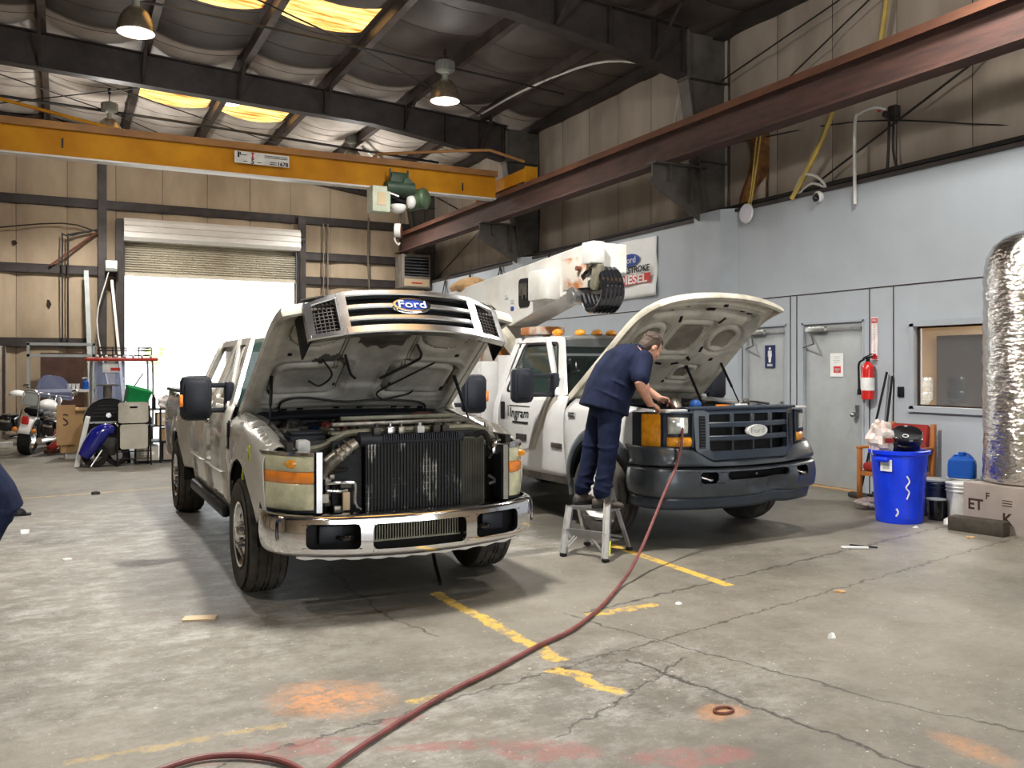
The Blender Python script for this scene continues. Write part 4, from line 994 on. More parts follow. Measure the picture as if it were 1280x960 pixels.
def engine_bay(parent, kind):
    """dark walls, cowl, battery, air box, hoses and brackets filling the bay (local coordinates)"""
    w = MB()
    w.box((0, .55, .95), (1.55, .06, .5)); w.box((-.80, -.05, .90), (.04, 1.3, .42)); w.box((.80, -.05, .90), (.04, 1.3, .42)); w.box((0, 0, .58), (1.6, 1.3, .04))
    w.build('bay_wall', 'engine_dark', parent, smooth=False)
    c = MB(); c.grid(lambda u, v: V((-.84 + 1.68 * u, .52 + .30 * v - .05 * (1 - (2 * u - 1) ** 2), 1.20 + .07 * v + .02 * math.sin(v * 3))), 20, 6); c.tube([(-.8, .50, 1.2), (-.3, .46, 1.215), (.3, .46, 1.215), (.8, .50, 1.2)], .02, 8, sm=4)
    c.build('cowl', 'black_plastic', parent, solid=.01)
    e = MB(); e.box((-.05, .12, 1.0), (.62, .7, .2), bev=.05).box((-.05, .05, 1.12), (.42, .5, .07), bev=.03)
    for k in range(7): e.box((-.05, -.12 + .07 * k, 1.16), (.36, .02, .02))
    e.build('engine_cover', 'engine_mid', parent)
    rnd = random.Random(11 if kind == 1 else 23)
    it = [('battery', (-.60, -.28, 1.03), (.26, .20, .20), 'black_plastic'), ('battery', (.60, -.28, 1.03), (.26, .20, .20), 'black_plastic'), ('air_box', (.52, .14, 1.06), (.36, .34, .2), 'black_plastic'),
          ('fuse_box', (-.58, .08, 1.10), (.22, .2, .08), 'engine_dark'), ('coolant_tank', (.15, -.44, 1.10), (.30, .12, .14), 'engine_mid'), ('brake_booster', (-.52, .38, 1.08), (.22, .22, .2), 'engine_dark'), ('alternator', (.28, -.36, 1.02), (.18, .16, .18), 'engine_metal')]
    for nm, c_, s_, mt in it:
        m = MB()
        if nm in ('brake_booster', 'alternator'): m.lathe([(0, -.1), (.1, -.1), (.12, -.05), (.12, .05), (.09, .09), (0, .1)], c_, (0, 1, .1), 20)
        else:
            m.box(c_, s_, bev=.02)
            if nm == 'battery': m.box((c_[0], c_[1], c_[2] + .11), (s_[0] * .9, s_[1] * .8, .03), bev=.01)
            if nm == 'air_box':
                for k in range(6): m.box((c_[0] - .14 + k * .055, c_[1], c_[2] + .105), (.015, .3, .015))
            if nm == 'fuse_box': m.box((c_[0], c_[1], c_[2] + .05), (s_[0] * .7, s_[1] * .7, .03), bev=.01)
        m.build(nm, mt, parent)
    for k in range(5):
        m = MB(); x0 = -.66 + .32 * k
        m.box((x0, -.02 + rnd.uniform(-.15, .15), 1.13), (.13, .18, .06), bev=.015, rot=(0, 0, rnd.uniform(-20, 20)))
        m.cyl((x0 + .04, .05, 1.12), (x0 + .05, .02, 1.20), .03); m.build('bracket', rnd.choice(['engine_metal', 'engine_mid', 'olive_metal']), parent)
    for k in range(15):
        x0, x1 = rnd.uniform(-.7, .7), rnd.uniform(-.7, .7); y0, y1 = rnd.uniform(-.45, .0), rnd.uniform(-.05, .45); z = rnd.uniform(1.09, 1.16)
        MB().tube([(x0, y0, z - .08), (x0 * .8 + x1 * .2, y0 * .7 + y1 * .3, z + .05), (x0 * .4 + x1 * .6, y0 * .3 + y1 * .7, z + .06), (x1, y1, z - .06)], rnd.choice([.010, .014, .022]), 7, sm=5).build('hose' if k % 2 else 'wire_loom', rnd.choice(['black_rubber', 'black', 'engine_mid', 'cable_dark', 'red_brown']), parent)
    MB().cyl((-.40, .22, 1.12), (-.40, .22, 1.19), .04).build('reservoir_cap', 'blue_cap', parent)
    m = MB().sphere((-.36, .05, 1.15), .045, 10, 8).box((-.33, .0, 1.15), (.10, .04, .05), bev=.01).tube([(-.36, .05, 1.15), (-.3, -.1, 1.17), (-.2, -.15, 1.12)], .012, 6, sm=3); m.build('red_terminal', 'red_part', parent)
    MB().tube([(.35, .35, 1.12), (.5, .38, 1.19), (.68, .30, 1.17)], .05, 10, sm=4).build('brown_hose', 'red_brown', parent)

# ----------------------------------------------------------------- silver pickup, grille lifted with the hood
t1 = empty('pickup_truck', (2.13, 6.5, 0), 0, 'silver crew cab pickup with raised hood, missing front grille and exposed radiator', 'truck')
A = R(32); HG = (0, .72, 1.25)
TH = Matrix.Translation(HG) @ Matrix.Rotation(-A, 4, 'X')
L1 = 1.55; W0, W1 = .88, .84
hood = hood_skin(TH, W0, W1, L1, .045, ['truck_silver', 'hood_under'], t1, curve=.06, lip=.08, nose=.10); hood.name = 'hood'
feats = [(.46, .52, .27, .22, .09, 'ring', .045, .018), (.46, .52, .20, .15, .07, 'rec', .018, .012), (.46, .52, .34, .30, .12, 'ring', -.014, .02),
         (0, .72, .17, .30, .02, 'rec', .020, .010), (.50, 1.16, .20, .20, .18, 'ring', .030, .018), (.50, 1.16, .10, .10, .09, 'rec', .02, .012),
         (.27, .95, .012, .30, .01, 'ring', .014, .016), (0, .16, .70, .012, .01, 'ring', -.02, .03), (.77, .75, .015, .8, .01, 'rec', -.03, .014), (0, 1.36, .6, .012, .01, 'ring', .03, .03)]
sl = [(x, .09, .05, .02, 0) for x in (-.55, -.42, -.12, .08, .38, .5, .62)] + [(-.68, 1.28, .18, .07, 10), (-.66, .9, .03, .03, 0), (.66, .9, .03, .03, 0), (-.7, .35, .03, .05, 0), (.7, .4, .03, .05, 0), (-.23, .45, .015, .03, 0), (.23, .45, .015, .03, 0)]
def soot1(x, t): return 2 if (((x + .0) / (.20 + .02 * math.sin(t * 40))) ** 2 + ((t - 1.08) / (.15 + .02 * math.sin(x * 50))) ** 2 < 1 or ((x + .36) / .12) ** 2 + ((t - .80) / (.07 + .015 * math.sin(x * 60))) ** 2 < 1) else 0
under_hood(TH, W0 - .015, W1 - .015, L1 - .03, feats, .025, ['hood_under', 'black', 'soot', 'hood_groove'], hood, zoff=-.05, slots=sl, curve=.06, extra=soot1)
w = MB(); w.T = TH
w.tube([(-.62, -.0, -.08), (-.60, -.10, -.075), (-.60, -.28, -.075), (-.45, -.34, -.075), (-.1, -.26, -.07), (.22, -.28, -.07), (.55, -.24, -.075), (.64, -.14, -.08), (.66, .0, -.1)], .009, 6, sm=5)
w.tube([(.22, -.28, -.07), (.14, -.40, -.07), (.30, -.62, -.07), (.48, -.86, -.075)], .008, 6, sm=5); w.tube([(.22, -.28, -.07), (.40, -.36, -.07), (.44, -.42, -.07)], .008, 6, sm=4)
w.tube([(-.46, -.60, -.08), (-.36, -.52, -.075), (-.30, -.68, -.075), (-.42, -.9, -.075)], .008, 6, sm=5)
w.tube([(.10, -.62, -.07), (.30, -.85, -.07), (.34, -.95, -.07), (.26, -1.1, -.07)], .011, 6, sm=4); w.tube([(-.10, -.62, -.07), (-.16, -.7, -.07), (-.26, -.95, -.07)], .011, 6, sm=4)
w.build('washer_hose', 'cable_dark', hood)
for s in (-1, 1):
    a, b = TH @ V((s * .74, -.62, -.05)), V((s * .80, -.05, 1.12))
    MB().cyl(a, a + (b - a) * .5, .013, n=8).cyl(a + (b - a) * .45, b, .007, n=8).build('gas_strut', 'black', t1)
# grille, bolted to the hood: closed position then turned with it
gy = lambda x: -.90 - .0 + .16 * (abs(x) / .78) ** 2.2 - .775
def gf(u, v, h=0):
    u *= .89; v = 1.228 - (1.238 - v) * .90; return TH @ V((u, gy(u) - h - .10 * (1.22 - v) * .5, v - 1.25))
gr = MB(); bk = lambda u: 0
for v0, v1, h1 in ((1.185, 1.235, .05), (1.075, 1.118, .035), (.968, 1.010, .035), (.835, .905, .055)):
    curve_bar(gr, gf, -.53, .53, v0, v1, 0, h1)
for s in (-1, 1):
    curve_bar(gr, gf, s * .50, s * .56, .84, 1.23, 0, .05, 4)
    curve_bar(gr, gf, s * .56, s * .78, lambda u: 1.185 - .04 * (abs(u) - .56) / .2, lambda u: 1.235 - .05 * (abs(u) - .56) / .2, 0, .04, 6)
    curve_bar(gr, gf, s * .56, s * .78, .835, .885, 0, .05, 6); curve_bar(gr, gf, s * .745, s * .80, .84, 1.18, 0, .04, 3)
    curve_bar(gr, gf, s * .56, s * .575, .88, 1.19, 0, .045, 3)
g = gr.build('grille', 'grille_chrome', t1, angle=40)
b = MB()
b.grid(lambda u, v: gf(-.56 + 1.12 * u, .86 + .37 * v, -.012), 12, 4)
for s in (-1, 1):
    b.grid(lambda u, v: gf(s * (.56 + .2 * u), .86 + .33 * v, -.02), 4, 4)
    b.grid(lambda u, v: gf(s * (.79 + .012 * u), .84 + .36 * v, .03 - .22 * u), 6, 4)
b.build('grille_backing', 'black', g, solid=.012)
b = MB()
for s in (-1, 1):
    for k in range(9): curve_bar(b, gf, s * .578, s * .742, .89 + .032 * k, .898 + .032 * k, -.02, .012, 3, r=.001)
    for k in range(5): curve_bar(b, gf, s * (.60 + .03 * k), s * (.606 + .03 * k), .885, 1.18, -.02, .010, 2, r=.001)
for v0 in (1.04, .93): curve_bar(b, gf, -.5, .5, v0, v0 + .008, -.03, -.01, 8, r=.001)
b.build('grille_mesh', 'steel_dark', g, smooth=False)
r_, f_ = MB(), MB(); oval_emblem(r_, f_, gf, 0, 1.09, .155, .062, .035); em = r_.build('emblem', 'chrome', g, angle=40); f_.build('emblem_face', 'logo_blue', g)
q = gf(0, 1.09, .047); MB().text('Ford', .085, textM(q, gf(.1, 1.09, .047) - gf(-.1, 1.09, .047), gf(0, 1.12, .047) - gf(0, 1.06, .047)), sx=1.3).build('emblem_script', 'label_white', g, smooth=False)
sh = MB()  # silver shroud above and under the grille joining the hood
curve_bar(sh, gf, -.80, .80, 1.232, 1.244, -.10, .02, 18); sh.build('grille_surround', 'chrome_worn', g)
# fenders, doors, bed
zt = lambda y: interp([(-.86, 1.045), (-.6, 1.09), (-.3, 1.16), (.1, 1.22), (.66, 1.265)], y)
for s in (-1, 1):
    fe = fender(t1, s, -.62, .62, .50, .45, zt, 'truck_silver')
    wheel_well(t1, s, 0, .45, .5)
    wheel_well(t1, s, 3.96, .45, .5)
    m = MB(); m.box((s * .985, .50, 1.08), (.02, .10, .24), bev=.008); vt = m.build('fender_vent', 'chrome_worn', t1); MB().box((s * .998, .50, 1.08), (.012, .07, .20)).box((s * 1.0, .50, 1.08), (.016, .06, .012)).build('vent_grille', 'black', vt, smooth=False)
    for (y0, y1, nm) in ((.65, 1.66, 'front_door'), (1.68, 2.60, 'rear_door')):
        d = side_panel(t1, s, y0, y1, .52, 1.31, 'truck_silver', nm)
        MB().box((s * (side_x(1.14) + .02), y1 - .16, 1.14), (.03, .2, .045), bev=.012).build('door_handle', 'chrome_worn', d)
        MB().bar((s * (side_x(.78) + .004), y0 + .03, .78), (s * (side_x(.78) + .004), y1 - .03, .78), .06, .012, bev=.004).build('side_moulding', 'truck_silver', d)
        a = .30 if nm == 'front_door' else .0; b_ = .0 if nm == 'front_door' else .12
        out = rpoly([(y0 + .02, 1.30), (y1, 1.30), (y1 - b_, 1.86), (y0 + .02 + a * 1.45, 1.86)], .05); inn = rpoly([(y0 + .13 + a * .1, 1.34), (y1 - .05, 1.34), (y1 - .06 - b_, 1.80), (y0 + .10 + a * 1.45, 1.80)], .05)
        window_side(d, s, out, inn, 'truck_silver')
    side_panel(t1, s, 2.62, 2.72, .52, 1.86, 'truck_silver', 'cab_corner')
    # bed side: three patches around the arch
    fb = fender(t1, s, -1.18, 1.25, .50, .45, lambda y: 1.33, 'truck_silver', zbot=.55, name='bed_side', ledge=False); fb.location = (0, 3.96, 0)
    MB().box((s * .93, 3.98, 1.345), (.10, 2.44, .04), bev=.015).build('bed_rail', 'black_plastic', t1)
    m = MB(); m.bar((s * .97, .75, .46), (s * .97, 2.7, .46), .07, .10, bev=.03)
    for y in (1.0, 2.4): m.bar((s * .97, y, .46), (s * .6, y, .5), .04, .04)
    m.build('side_step', 'black_plastic', t1)
    # rocker
    side_panel(t1, s, .5, 2.72, .44, .53, 'steel_grey', 'rocker_panel')
MB().box((0, 5.2, .95), (1.9, .06, .75), bev=.02).build('tailgate', 'truck_silver', t1); MB().box((0, 3.98, .78), (1.8, 2.4, .08)).build('bed_floor', 'black_plastic', t1, smooth=False); MB().box((0, 2.78, 1.0), (1.85, .05, .6)).build('bed_front', 'truck_silver', t1)
MB().box((0, 5.32, .62), (1.9, .16, .2), bev=.04).build('rear_bumper', 'chrome_worn', t1)
mk('hood_groove', (.20, .18, .14), .7, c2=(.10, .09, .07), scale=6)
def roof(t, y0, y1, z, mat, slope=.0):
    m = MB(); rings = []
    for k in range(13):
        v = k / 12; y = y0 + (y1 - y0) * v; e = math.sin(PI * min(v, 1 - v, .12) / .24)
        zz = z + slope * v
        rings.append([V((.71 * math.sin(a) * (.97 + .03 * e), y, zz - .045 * (1 - e) - .07 * (1 - math.cos(a)) / 1 * 1.0 + .02 * math.cos(a))) for a in [R(-90 + 180 * i / 16) for i in range(17)]] + [V((.66, y, zz - .12)), V((-.66, y, zz - .12))])
    m.loft(rings); return m.build('roof', mat, t, angle=50)
roof(t1, 1.52, 2.70, 1.885, 'truck_silver')
for s in (-1, 1):
    MB().bar((s * .93, .86, 1.27), (s * .70, 1.58, 1.84), .07, .05, up=(0, 1, 0), bev=.02).build('windshield_pillar', 'truck_silver', t1)
    MB().bar((s * .88, .90, 1.27), (s * .665, 1.56, 1.83), .05, .05, up=(0, 1, 0), bev=.02).build('pillar_seal', 'black_plastic', t1)
ws = bilinear((-.86, .84, 1.26), (.86, .84, 1.26), (.66, 1.56, 1.84), (-.66, 1.56, 1.84), .10, (0, -.62, .78))
MB().grid(lambda u, v: ws(u, v), 16, 8).build('windshield', 'glass_teal', t1)
for s in (-1, 1): MB().bar((s * .5 - .2, .70, 1.285), (s * .5 + .25, .80, 1.32), .02, .02).build('wiper', 'black', t1)
i_ = MB().box((0, 1.75, 1.1), (1.5, .1, .6), bev=.05); i_.box((-.4, 1.8, 1.5), (.3, .12, .22), bev=.05).box((.4, 1.8, 1.5), (.3, .12, .22), bev=.05).build('seat', 'engine_dark', t1)
MB().box((0, .95, 1.22), (1.6, .3, .14), bev=.04).build('dashboard', 'engine_dark', t1)
MB().grid(lambda u, v: V(((-.66 + 1.32 * u), 2.72, 1.35 + .45 * v)), 2, 2).build('rear_window', 'glass_dark', t1); MB().box((0, 2.70, 1.0), (1.85, .04, .7)).build('cab_back', 'truck_silver', t1, smooth=False)
m = MB().box((0, 2.6, .5), (1.7, 5.0, .12)); m.bar((-.45, -.8, .55), (-.45, 5.1, .55), .08, .14); m.bar((.45, -.8, .55), (.45, 5.1, .55), .08, .14); m.cyl((-.9, 0, .4), (.9, 0, .4), .05).cyl((-.9, 3.96, .4), (.9, 3.96, .4), .07).sphere((.1, 0, .4), .13, 12, 8).sphere((0, 3.96, .4), .16, 12, 8); m.build('chassis', 'black_rubber', t1)
MB().tube([(-.7, -.6, .34), (0, -.7, .32), (.7, -.6, .34)], .012, 8, sm=4).build('panhard_bar', 'steel_bright', t1)
for s in (-1, 1):
    mirror(t1, s, s * 1.18 if s < 0 else 1.26, .92, 1.36, .36)
    # headlights
    m = MB()
    hf = lambda u, v, h=0: V((s * u, -.90 + .34 * max(0, (u - .66) / .3) ** 2.4 - h, v))
    m.loft([[hf(u, .67, .0), hf(u, 1.055 - .02 * (u - .64) / .3, .0), hf(u, 1.05, -.14), hf(u, .68, -.14)] for u in [.645 + .32 * i / 14 for i in range(15)]])
    hl = m.build('headlight', 'black_plastic', t1, angle=30)
    def lens(nm, u0, u1, v0, v1, mt, d=.022):
        q = MB(); q.loft([[hf(u, v0 + .008, d - .004), hf(u, v0, 0), hf(u, v1, 0), hf(u, v1 - .008, d - .004), hf(u, (v0 + v1) / 2, d)] for u in [u0 + (u1 - u0) * i / 12 for i in range(13)]]); q.build(nm, mt, hl, angle=60)
    q = MB(); q.sphere((s * .80, -.842, .985), (.07, .026, .03), 14, 8); q.build('turn_bulb', 'lens_orange', hl); lens('upper_lens', .70, .958, .93, 1.04, 'lens_yellowed'); lens('marker_lens', .70, .955, .855, .935, 'lens_amber'); lens('lower_lens', .70, .955, .685, .86, 'lens_yellowed')
    q = MB(); q.loft([[hf(u, .672, .03), hf(u, .672, -.1), hf(u, 1.058, -.1), hf(u, 1.058, .03)] for u in (.648, .685)]); q.loft([[hf(u, 1.038, .026), hf(u, 1.038, -.1), hf(u, 1.058, -.1), hf(u, 1.058, .024)] for u in [.70 + .26 * i / 8 for i in range(9)]]); q.build('headlight_trim', 'chrome_worn', hl, angle=40)
# bumper with three openings
SP = smooth([(-.945, -.48), (-.965, -.60), (-.955, -.74), (-.90, -.845), (-.80, -.905), (-.6, -.955), (-.3, -.985), (0, -.995), (.3, -.985), (.6, -.955), (.80, -.905), (.90, -.845), (.955, -.74), (.965, -.60), (.945, -.48)], 6)
SP = [V((p[0], p[1], 0)) for p in SP]
def bumper(parent, SPn, zb, ztp, holes, mat, nv=14, bulge=.02, name='front_bumper', dent=None):
    m = MB(); vs = sorted(set([0, .03, .08, .14, .86, .92, .97, 1] + [.14 + .72 * i / 10 for i in range(11)] + [h[2] for h in holes] + [h[3] for h in holes]))
    xs = [p.x for p in SPn]; n = len(xs)
    def at(sx):
        i = min(n - 2, max(0, int(sx))); t = sx - i; p = SPn[i] * (1 - t) + SPn[i + 1] * t
        q = SPn[min(n - 1, i + 1)] - SPn[i]; nn = V((q.y, -q.x, 0)).normalized(); return p, nn
    def sx_of(x):
        for i in range(n // 6, n - n // 6):
            if xs[i] <= x <= xs[i + 1]: return i + (x - xs[i]) / (xs[i + 1] - xs[i])
    hs = [(sx_of(a), sx_of(b), c, d) for a, b, c, d in holes]
    rx = []   # corner radius in station units for each opening end
    for a, b, c, d in hs:
        for q in (a, b): i = min(n - 2, int(q)); rx.append(.035 / max(1e-3, (SPn[i + 1] - SPn[i]).length))
    CR = [(q, k, 1 if j % 2 == 0 else -1, hs[j // 2]) for j, (q, k) in enumerate(zip([q for h in hs for q in h[:2]], rx))]
    RV = .13
    us = sorted(set([float(i) for i in range(n)] + [q + sg * k * t for q, k, sg, h in CR for t in (0, .15, .35, .65, 1)]))
    vs = sorted(set(vs + [q + sg * RV * t for h in holes for q, sg in ((h[2], 1), (h[3], -1)) for t in (0, .15, .35, .65, 1)]))
    def f(u, v):
        p, nn = at(u); a = abs(p.x) / .96
        for q, k, sg, h in CR:
            for qv, sv in ((h[2], 1), (h[3], -1)):
                du, dv = (u - q) * sg / k, (v - qv) * sv / RV
                if -1e-6 <= du <= 1 and abs(dv) < 1e-6 and du > 1e-6: v = v + sv * RV * (1 - math.sqrt(max(0, 1 - (1 - du) ** 2)))
                elif -1e-6 <= dv <= 1 and abs(du) < 1e-6 and dv > 1e-6: u = u + sg * k * (1 - math.sqrt(max(0, 1 - (1 - dv) ** 2))); p, nn = at(u)
                elif abs(du) < 1e-6 and abs(dv) < 1e-6: u += sg * k * .29; v += sv * RV * .29; p, nn = at(u)
        z = zb(p.x) + (ztp(p.x) - zb(p.x)) * v
        e = min(v, 1 - v); off = bulge * math.sin(PI * v) - .045 * max(0, 1 - e / .1) ** 2
        if dent: off += dent(p.x, v)
        # soften the opening corners by pushing their rims inward
        return V((p.x, p.y, z)) + nn * off
    sk = lambda u, v: any(a < u < b and c < v < d for a, b, c, d in hs)
    m.grid(f, 0, 0, us, vs, skip=sk)
    for a, b, c, d in hs:   # return flanges
        loop = [(x, c) for x in us if a <= x <= b] + [(b, v) for v in vs if c < v < d] + [(x, d) for x in reversed([x for x in us if a <= x <= b])] + [(a, v) for v in reversed([v for v in vs if c < v < d])]
        m.loft([[f(*p) for p in loop], [f(*p) + V((0, .05, 0)) for p in loop]], caps=False)
    return m.build(name, mat, parent, angle=42, solid=.006), f, at
zb1 = lambda x: .355 + .05 * (abs(x) / .95) ** 2; zt1 = lambda x: .655 + .02 * (abs(x) / .95) ** 2
bp, bf, _ = bumper(t1, SP, zb1, zt1, [(-.33, .33, .20, .76), (-.75, -.41, .22, .78), (.41, .75, .22, .78)], 'chrome')
MB().box((0, -.82, .51), (1.6, .04, .26), bev=.01).build('bumper_beam', 'black', bp)
m = MB()
for k in range(34): m.box((-.31 + k * .0188, -.885, .53), (.006, .02, .14))
m.box((0, -.88, .455), (.66, .03, .012)); m.build('lower_cooler', 'olive_metal', bp, smooth=False)
for s in (-1, 1):
    MB().box((s * .58, -.87, .52), (.16, .05, .12), bev=.01).build('fog_lamp_blank', 'black_plastic', bp)
    MB().tube([(s * .44, -.88, .50), (s * .46, -.95, .50), (s * .52, -.95, .50), (s * .54, -.88, .50)], .016, 8, sm=3).build('tow_hook', 'black_gloss', bp)
q_ = [p for p in SP if abs(p.x) < .82]
MB().loft([[V((p.x, p.y + .045, zb1(p.x) - .012 - .006 * math.sin(p.x * 40))), V((p.x, p.y + .055, zb1(p.x) + .03))] for p in q_], close=False, caps=False).build('air_dam', 'white_paint', t1, solid=.008)
# cooling pack
m = MB().box((.03, -.775, .865), (.70, .05, .47)); r1 = m.build('intercooler', 'radiator', t1, smooth=False)
m = MB()
for k in range(30): m.box((-.305 + k * .0232, -.806, .865), (.007, .016, .47))
for k in range(12): m.box((.03, -.803, .65 + k * .039), (.70, .004, .004))
m.build('cooler_fin', 'radiator_dirt', r1, smooth=False)
m = MB().box((.03, -.775, 1.115), (.74, .09, .06), bev=.015).cyl((-.36, -.775, 1.12), (-.28, -.775, 1.12), .05)
for k in range(34): m.box((-.2 + k * .0165, -.80, 1.13), (.007, .07, .045))
m.build('cooler_tank', 'black_plastic', r1)
m = MB().box((.47, -.755, .87), (.20, .04, .48))
for k in range(20): m.box((.385 + k * .0092, -.778, .87), (.003, .008, .46))
m.build('condenser', 'radiator_olive', t1, smooth=False)
m = MB().box((-.43, -.72, .86), (.2, .04, .5))
for k in range(30): m.box((-.43, -.745, .63 + k * .0165), (.19, .01, .004))
m.build('oil_cooler', 'radiator', t1, smooth=False)
MB().tube([(-.60, -.74, .88), (-.56, -.76, .96), (-.48, -.78, 1.03), (-.38, -.78, 1.10)], [.052, .055, .048, .04], 16, sm=5).build('intake_pipe', 'engine_metal', t1)
m = MB()
for k in range(3): m.lathe([(.056, -.008), (.060, 0), (.056, .008)], V((-.50, -.775, 1.015)) + V((.035, 0, .03)) * k, (.6, 0, .5), 18)
m.build('pipe_clamp', 'steel_bright', t1)
MB().tube([(-.58, -.80, .84), (-.50, -.82, .845), (-.42, -.82, .84), (-.40, -.82, .82), (-.40, -.82, .70), (-.36, -.82, .655)], .012, 8, sm=4).build('cooler_line', 'chrome_worn', t1)
MB().tube([(-.58, -.79, .79), (-.50, -.81, .785), (-.45, -.81, .79)], .014, 8, sm=3).build('cooler_line', 'chrome_worn', t1)
MB().tube([(-.57, -.78, .93), (-.5, -.80, .92), (-.44, -.79, .93)], .012, 8, sm=3).build('cooler_line', 'black_rubber', t1)
rnd = random.Random(5)
for k in range(9):
    m = MB(); m.box((rnd.uniform(-.60, -.44), -.79 + rnd.uniform(-.02, .02), .66 + .028 * k), (rnd.uniform(.03, .08), .04, rnd.uniform(.03, .06)), bev=.006); m.build('pump_fitting', rnd.choice(['engine_metal', 'engine_mid', 'olive_metal', 'beige_plastic']), t1)
MB().box((-.46, -.815, .72), (.05, .03, .12), bev=.006).build('relay_block', 'tan_wall', t1)
for k in range(0, 6, 3):
    s = 1
    MB().tube([(.60, -.78, 1.04 - .07 * k), (.63 + .02 * (k % 2), -.80, 1.0 - .07 * k), (.60, -.79, .95 - .06 * k)], .010 + .004 * (k % 2), 7, sm=3).build('hose', rnd.choice(['black_rubber', 'engine_mid', 'engine_metal']), t1)
MB().tube([(.50, -.77, 1.12), (.56, -.79, 1.14), (.60, -.78, 1.08), (.62, -.76, 1.0)], .022, 8, sm=4).build('hose', 'black_rubber', t1)
MB().sphere((.64, -.80, 1.05), .035, 10, 8).box((.64, -.81, 1.01), (.06, .04, .05), bev=.01).build('horn', 'chrome_worn', t1)
# core support and inner fenders
m = MB().tube([(-.80, -.55, 1.05), (-.66, -.60, 1.055), (-.56, -.60, 1.07), (-.44, -.60, 1.13), (-.3, -.60, 1.155), (.3, -.60, 1.165), (.58, -.60, 1.16), (.70, -.60, 1.10), (.82, -.55, 1.05)], .026, 8, sm=5)
m.box((0, -.56, 1.15), (1.0, .09, .02), bev=.005); m.build('core_support', 'olive_metal', t1)
m = MB()
m.box((0, -.60, .86), (1.5, .03, .5)); m.build('radiator_shroud', 'engine_dark', t1, smooth=False)
for x, mt in ((-.1, 'steel_bright'), (.12, 'label_white'), (.24, 'engine_dark'), (.31, 'engine_dark'), (-.2, 'engine_mid'), (-.02, 'engine_metal')):
    m = MB().box((x, -.66, 1.155), (.055, .06, .075), bev=.008).cyl((x, -.66, 1.18), (x, -.66, 1.215), .012); m.build('bracket', mt, t1)
MB().bar((-.35, -.30, 1.235), (.55, -.30, 1.24), .035, .03, bev=.005).build('fan_shroud_bar', 'olive_metal', t1)
MB().bar((-.45, -.42, 1.20), (.60, -.42, 1.21), .05, .03, bev=.005).build('fan_shroud_bar', 'engine_metal', t1)
m = MB()
for s in (-1, 1): m.tube([(s * .80, -.5, 1.08), (s * .80, 0, 1.17), (s * .81, .5, 1.23)], .022, 8, sm=3)
m.build('fender_rail', 'engine_mid', t1)
MB().tube([(.66, -.62, 1.04), (.74, -.5, 1.12), (.82, -.3, 1.17)], .03, 8, sm=4).build('fender_bracket', 'truck_silver', t1)
MB().box((-.70, -.62, 1.07), (.09, .10, .10), bev=.02).build('washer_cap', 'label_white', t1)
engine_bay(t1, 1)
for s in (-1, 1):
    wheel(t1, s * .87, 0, .41, .27, s, steer=0); wheel(t1, s * .87, 3.96, .41, .27, s)
for (y, z, r_) in ((-.35, 1.02, .06), (-.12, .86, .05)):
    m = MB(); m.box((-(side_x(z, y) + .002), y, z), (.006, .035, r_ * 1.8), rot=(12, 0, 0)).box((-(side_x(z, y) + .002), y + .02, z - .02), (.006, .05, r_ * .7), rot=(-30, 0, 0))
    m.build('crayon_mark', 'decal_tape', t1, smooth=False)
# ----------------------------------------------------------------- white bucket truck
t2 = empty('bucket_truck', (5.58, 7.2, 0), 3, 'white regular cab bucket truck with raised hood, blue grey grille and folded boom', 'truck')
A2 = R(38); H2 = (0, .74, 1.27)
T2 = Matrix.Translation(H2) @ Matrix.Rotation(-A2, 4, 'X')
L2 = 1.66
hood2 = hood_skin(T2, .88, .78, L2, .05, ['truck_white', 'hood_under_light'], t2, curve=.10, lip=.07, nose=.12); hood2.name = 'hood'
feats = [(0, .98, .24, .26, .06, 'ring', .035, .018), (0, .98, .18, .20, .05, 'rec', .03, .010), (.50, 1.02, .21, 0, 0, 'circ', .035, .018), (.50, 1.02, .13, .14, .12, 'rec', .03, .010),
         (.34, .46, .16, .13, .05, 'ring', .03, .016), (.34, .46, .10, .08, .04, 'rec', .03, .010), (0, 1.38, .62, .014, .01, 'ring', .035, .02), (0, 1.50, .66, .02, .01, 'ring', -.02, .02), (.76, .8, .02, .8, .01, 'rec', -.035, .014), (0, .20, .7, .014, .01, 'ring', -.02, .03)]
sl = [(-.27, 1.28, .03, .09, -20), (.27, 1.28, .03, .09, 20), (.29, 1.05, .03, .08, 0), (.31, .85, .03, .08, -15), (.25, .70, .03, .08, -50), (-.29, 1.05, .03, .08, 0), (-.31, .85, .03, .08, 15), (-.25, .70, .03, .08, 50), (-.1, .62, .09, .025, 10), (.12, .62, .09, .025, -10),
      (0, 1.44, .10, .06, 0), (.10, 1.52, .05, .03, 0), (-.35, 1.50, .05, .02, 0), (-.5, 1.46, .04, .02, 0), (.4, 1.46, .06, .02, 0), (.52, 1.44, .06, .02, 0), (.55, .72, .04, .04, 0), (-.6, .6, .07, .02, 60), (-.66, .95, .05, .02, 70), (.16, .33, .03, .03, 0), (-.5, .2, .03, .03, 0), (.62, .3, .03, .03, 0)]
def rec2(x, t):
    for cx, ct, hx, ht in ((0, .98, .17, .19), (.50, 1.02, .12, .13), (-.50, 1.02, .12, .13), (.34, .46, .09, .07), (-.34, .46, .09, .07)):
        if ((x - cx) / hx) ** 4 + ((t - ct) / ht) ** 4 < 1: return 3
    return 2 if ((x - .66) / .10) ** 2 + ((t - 1.2) / .25) ** 2 < 1 else 0
under_hood(T2, .865, .765, L2 - .03, feats, .03, ['hood_under_light', 'black', 'hood_under', 'hood_recess', 'hood_under'], hood2, zoff=-.06, slots=sl, curve=.10, extra=rec2)
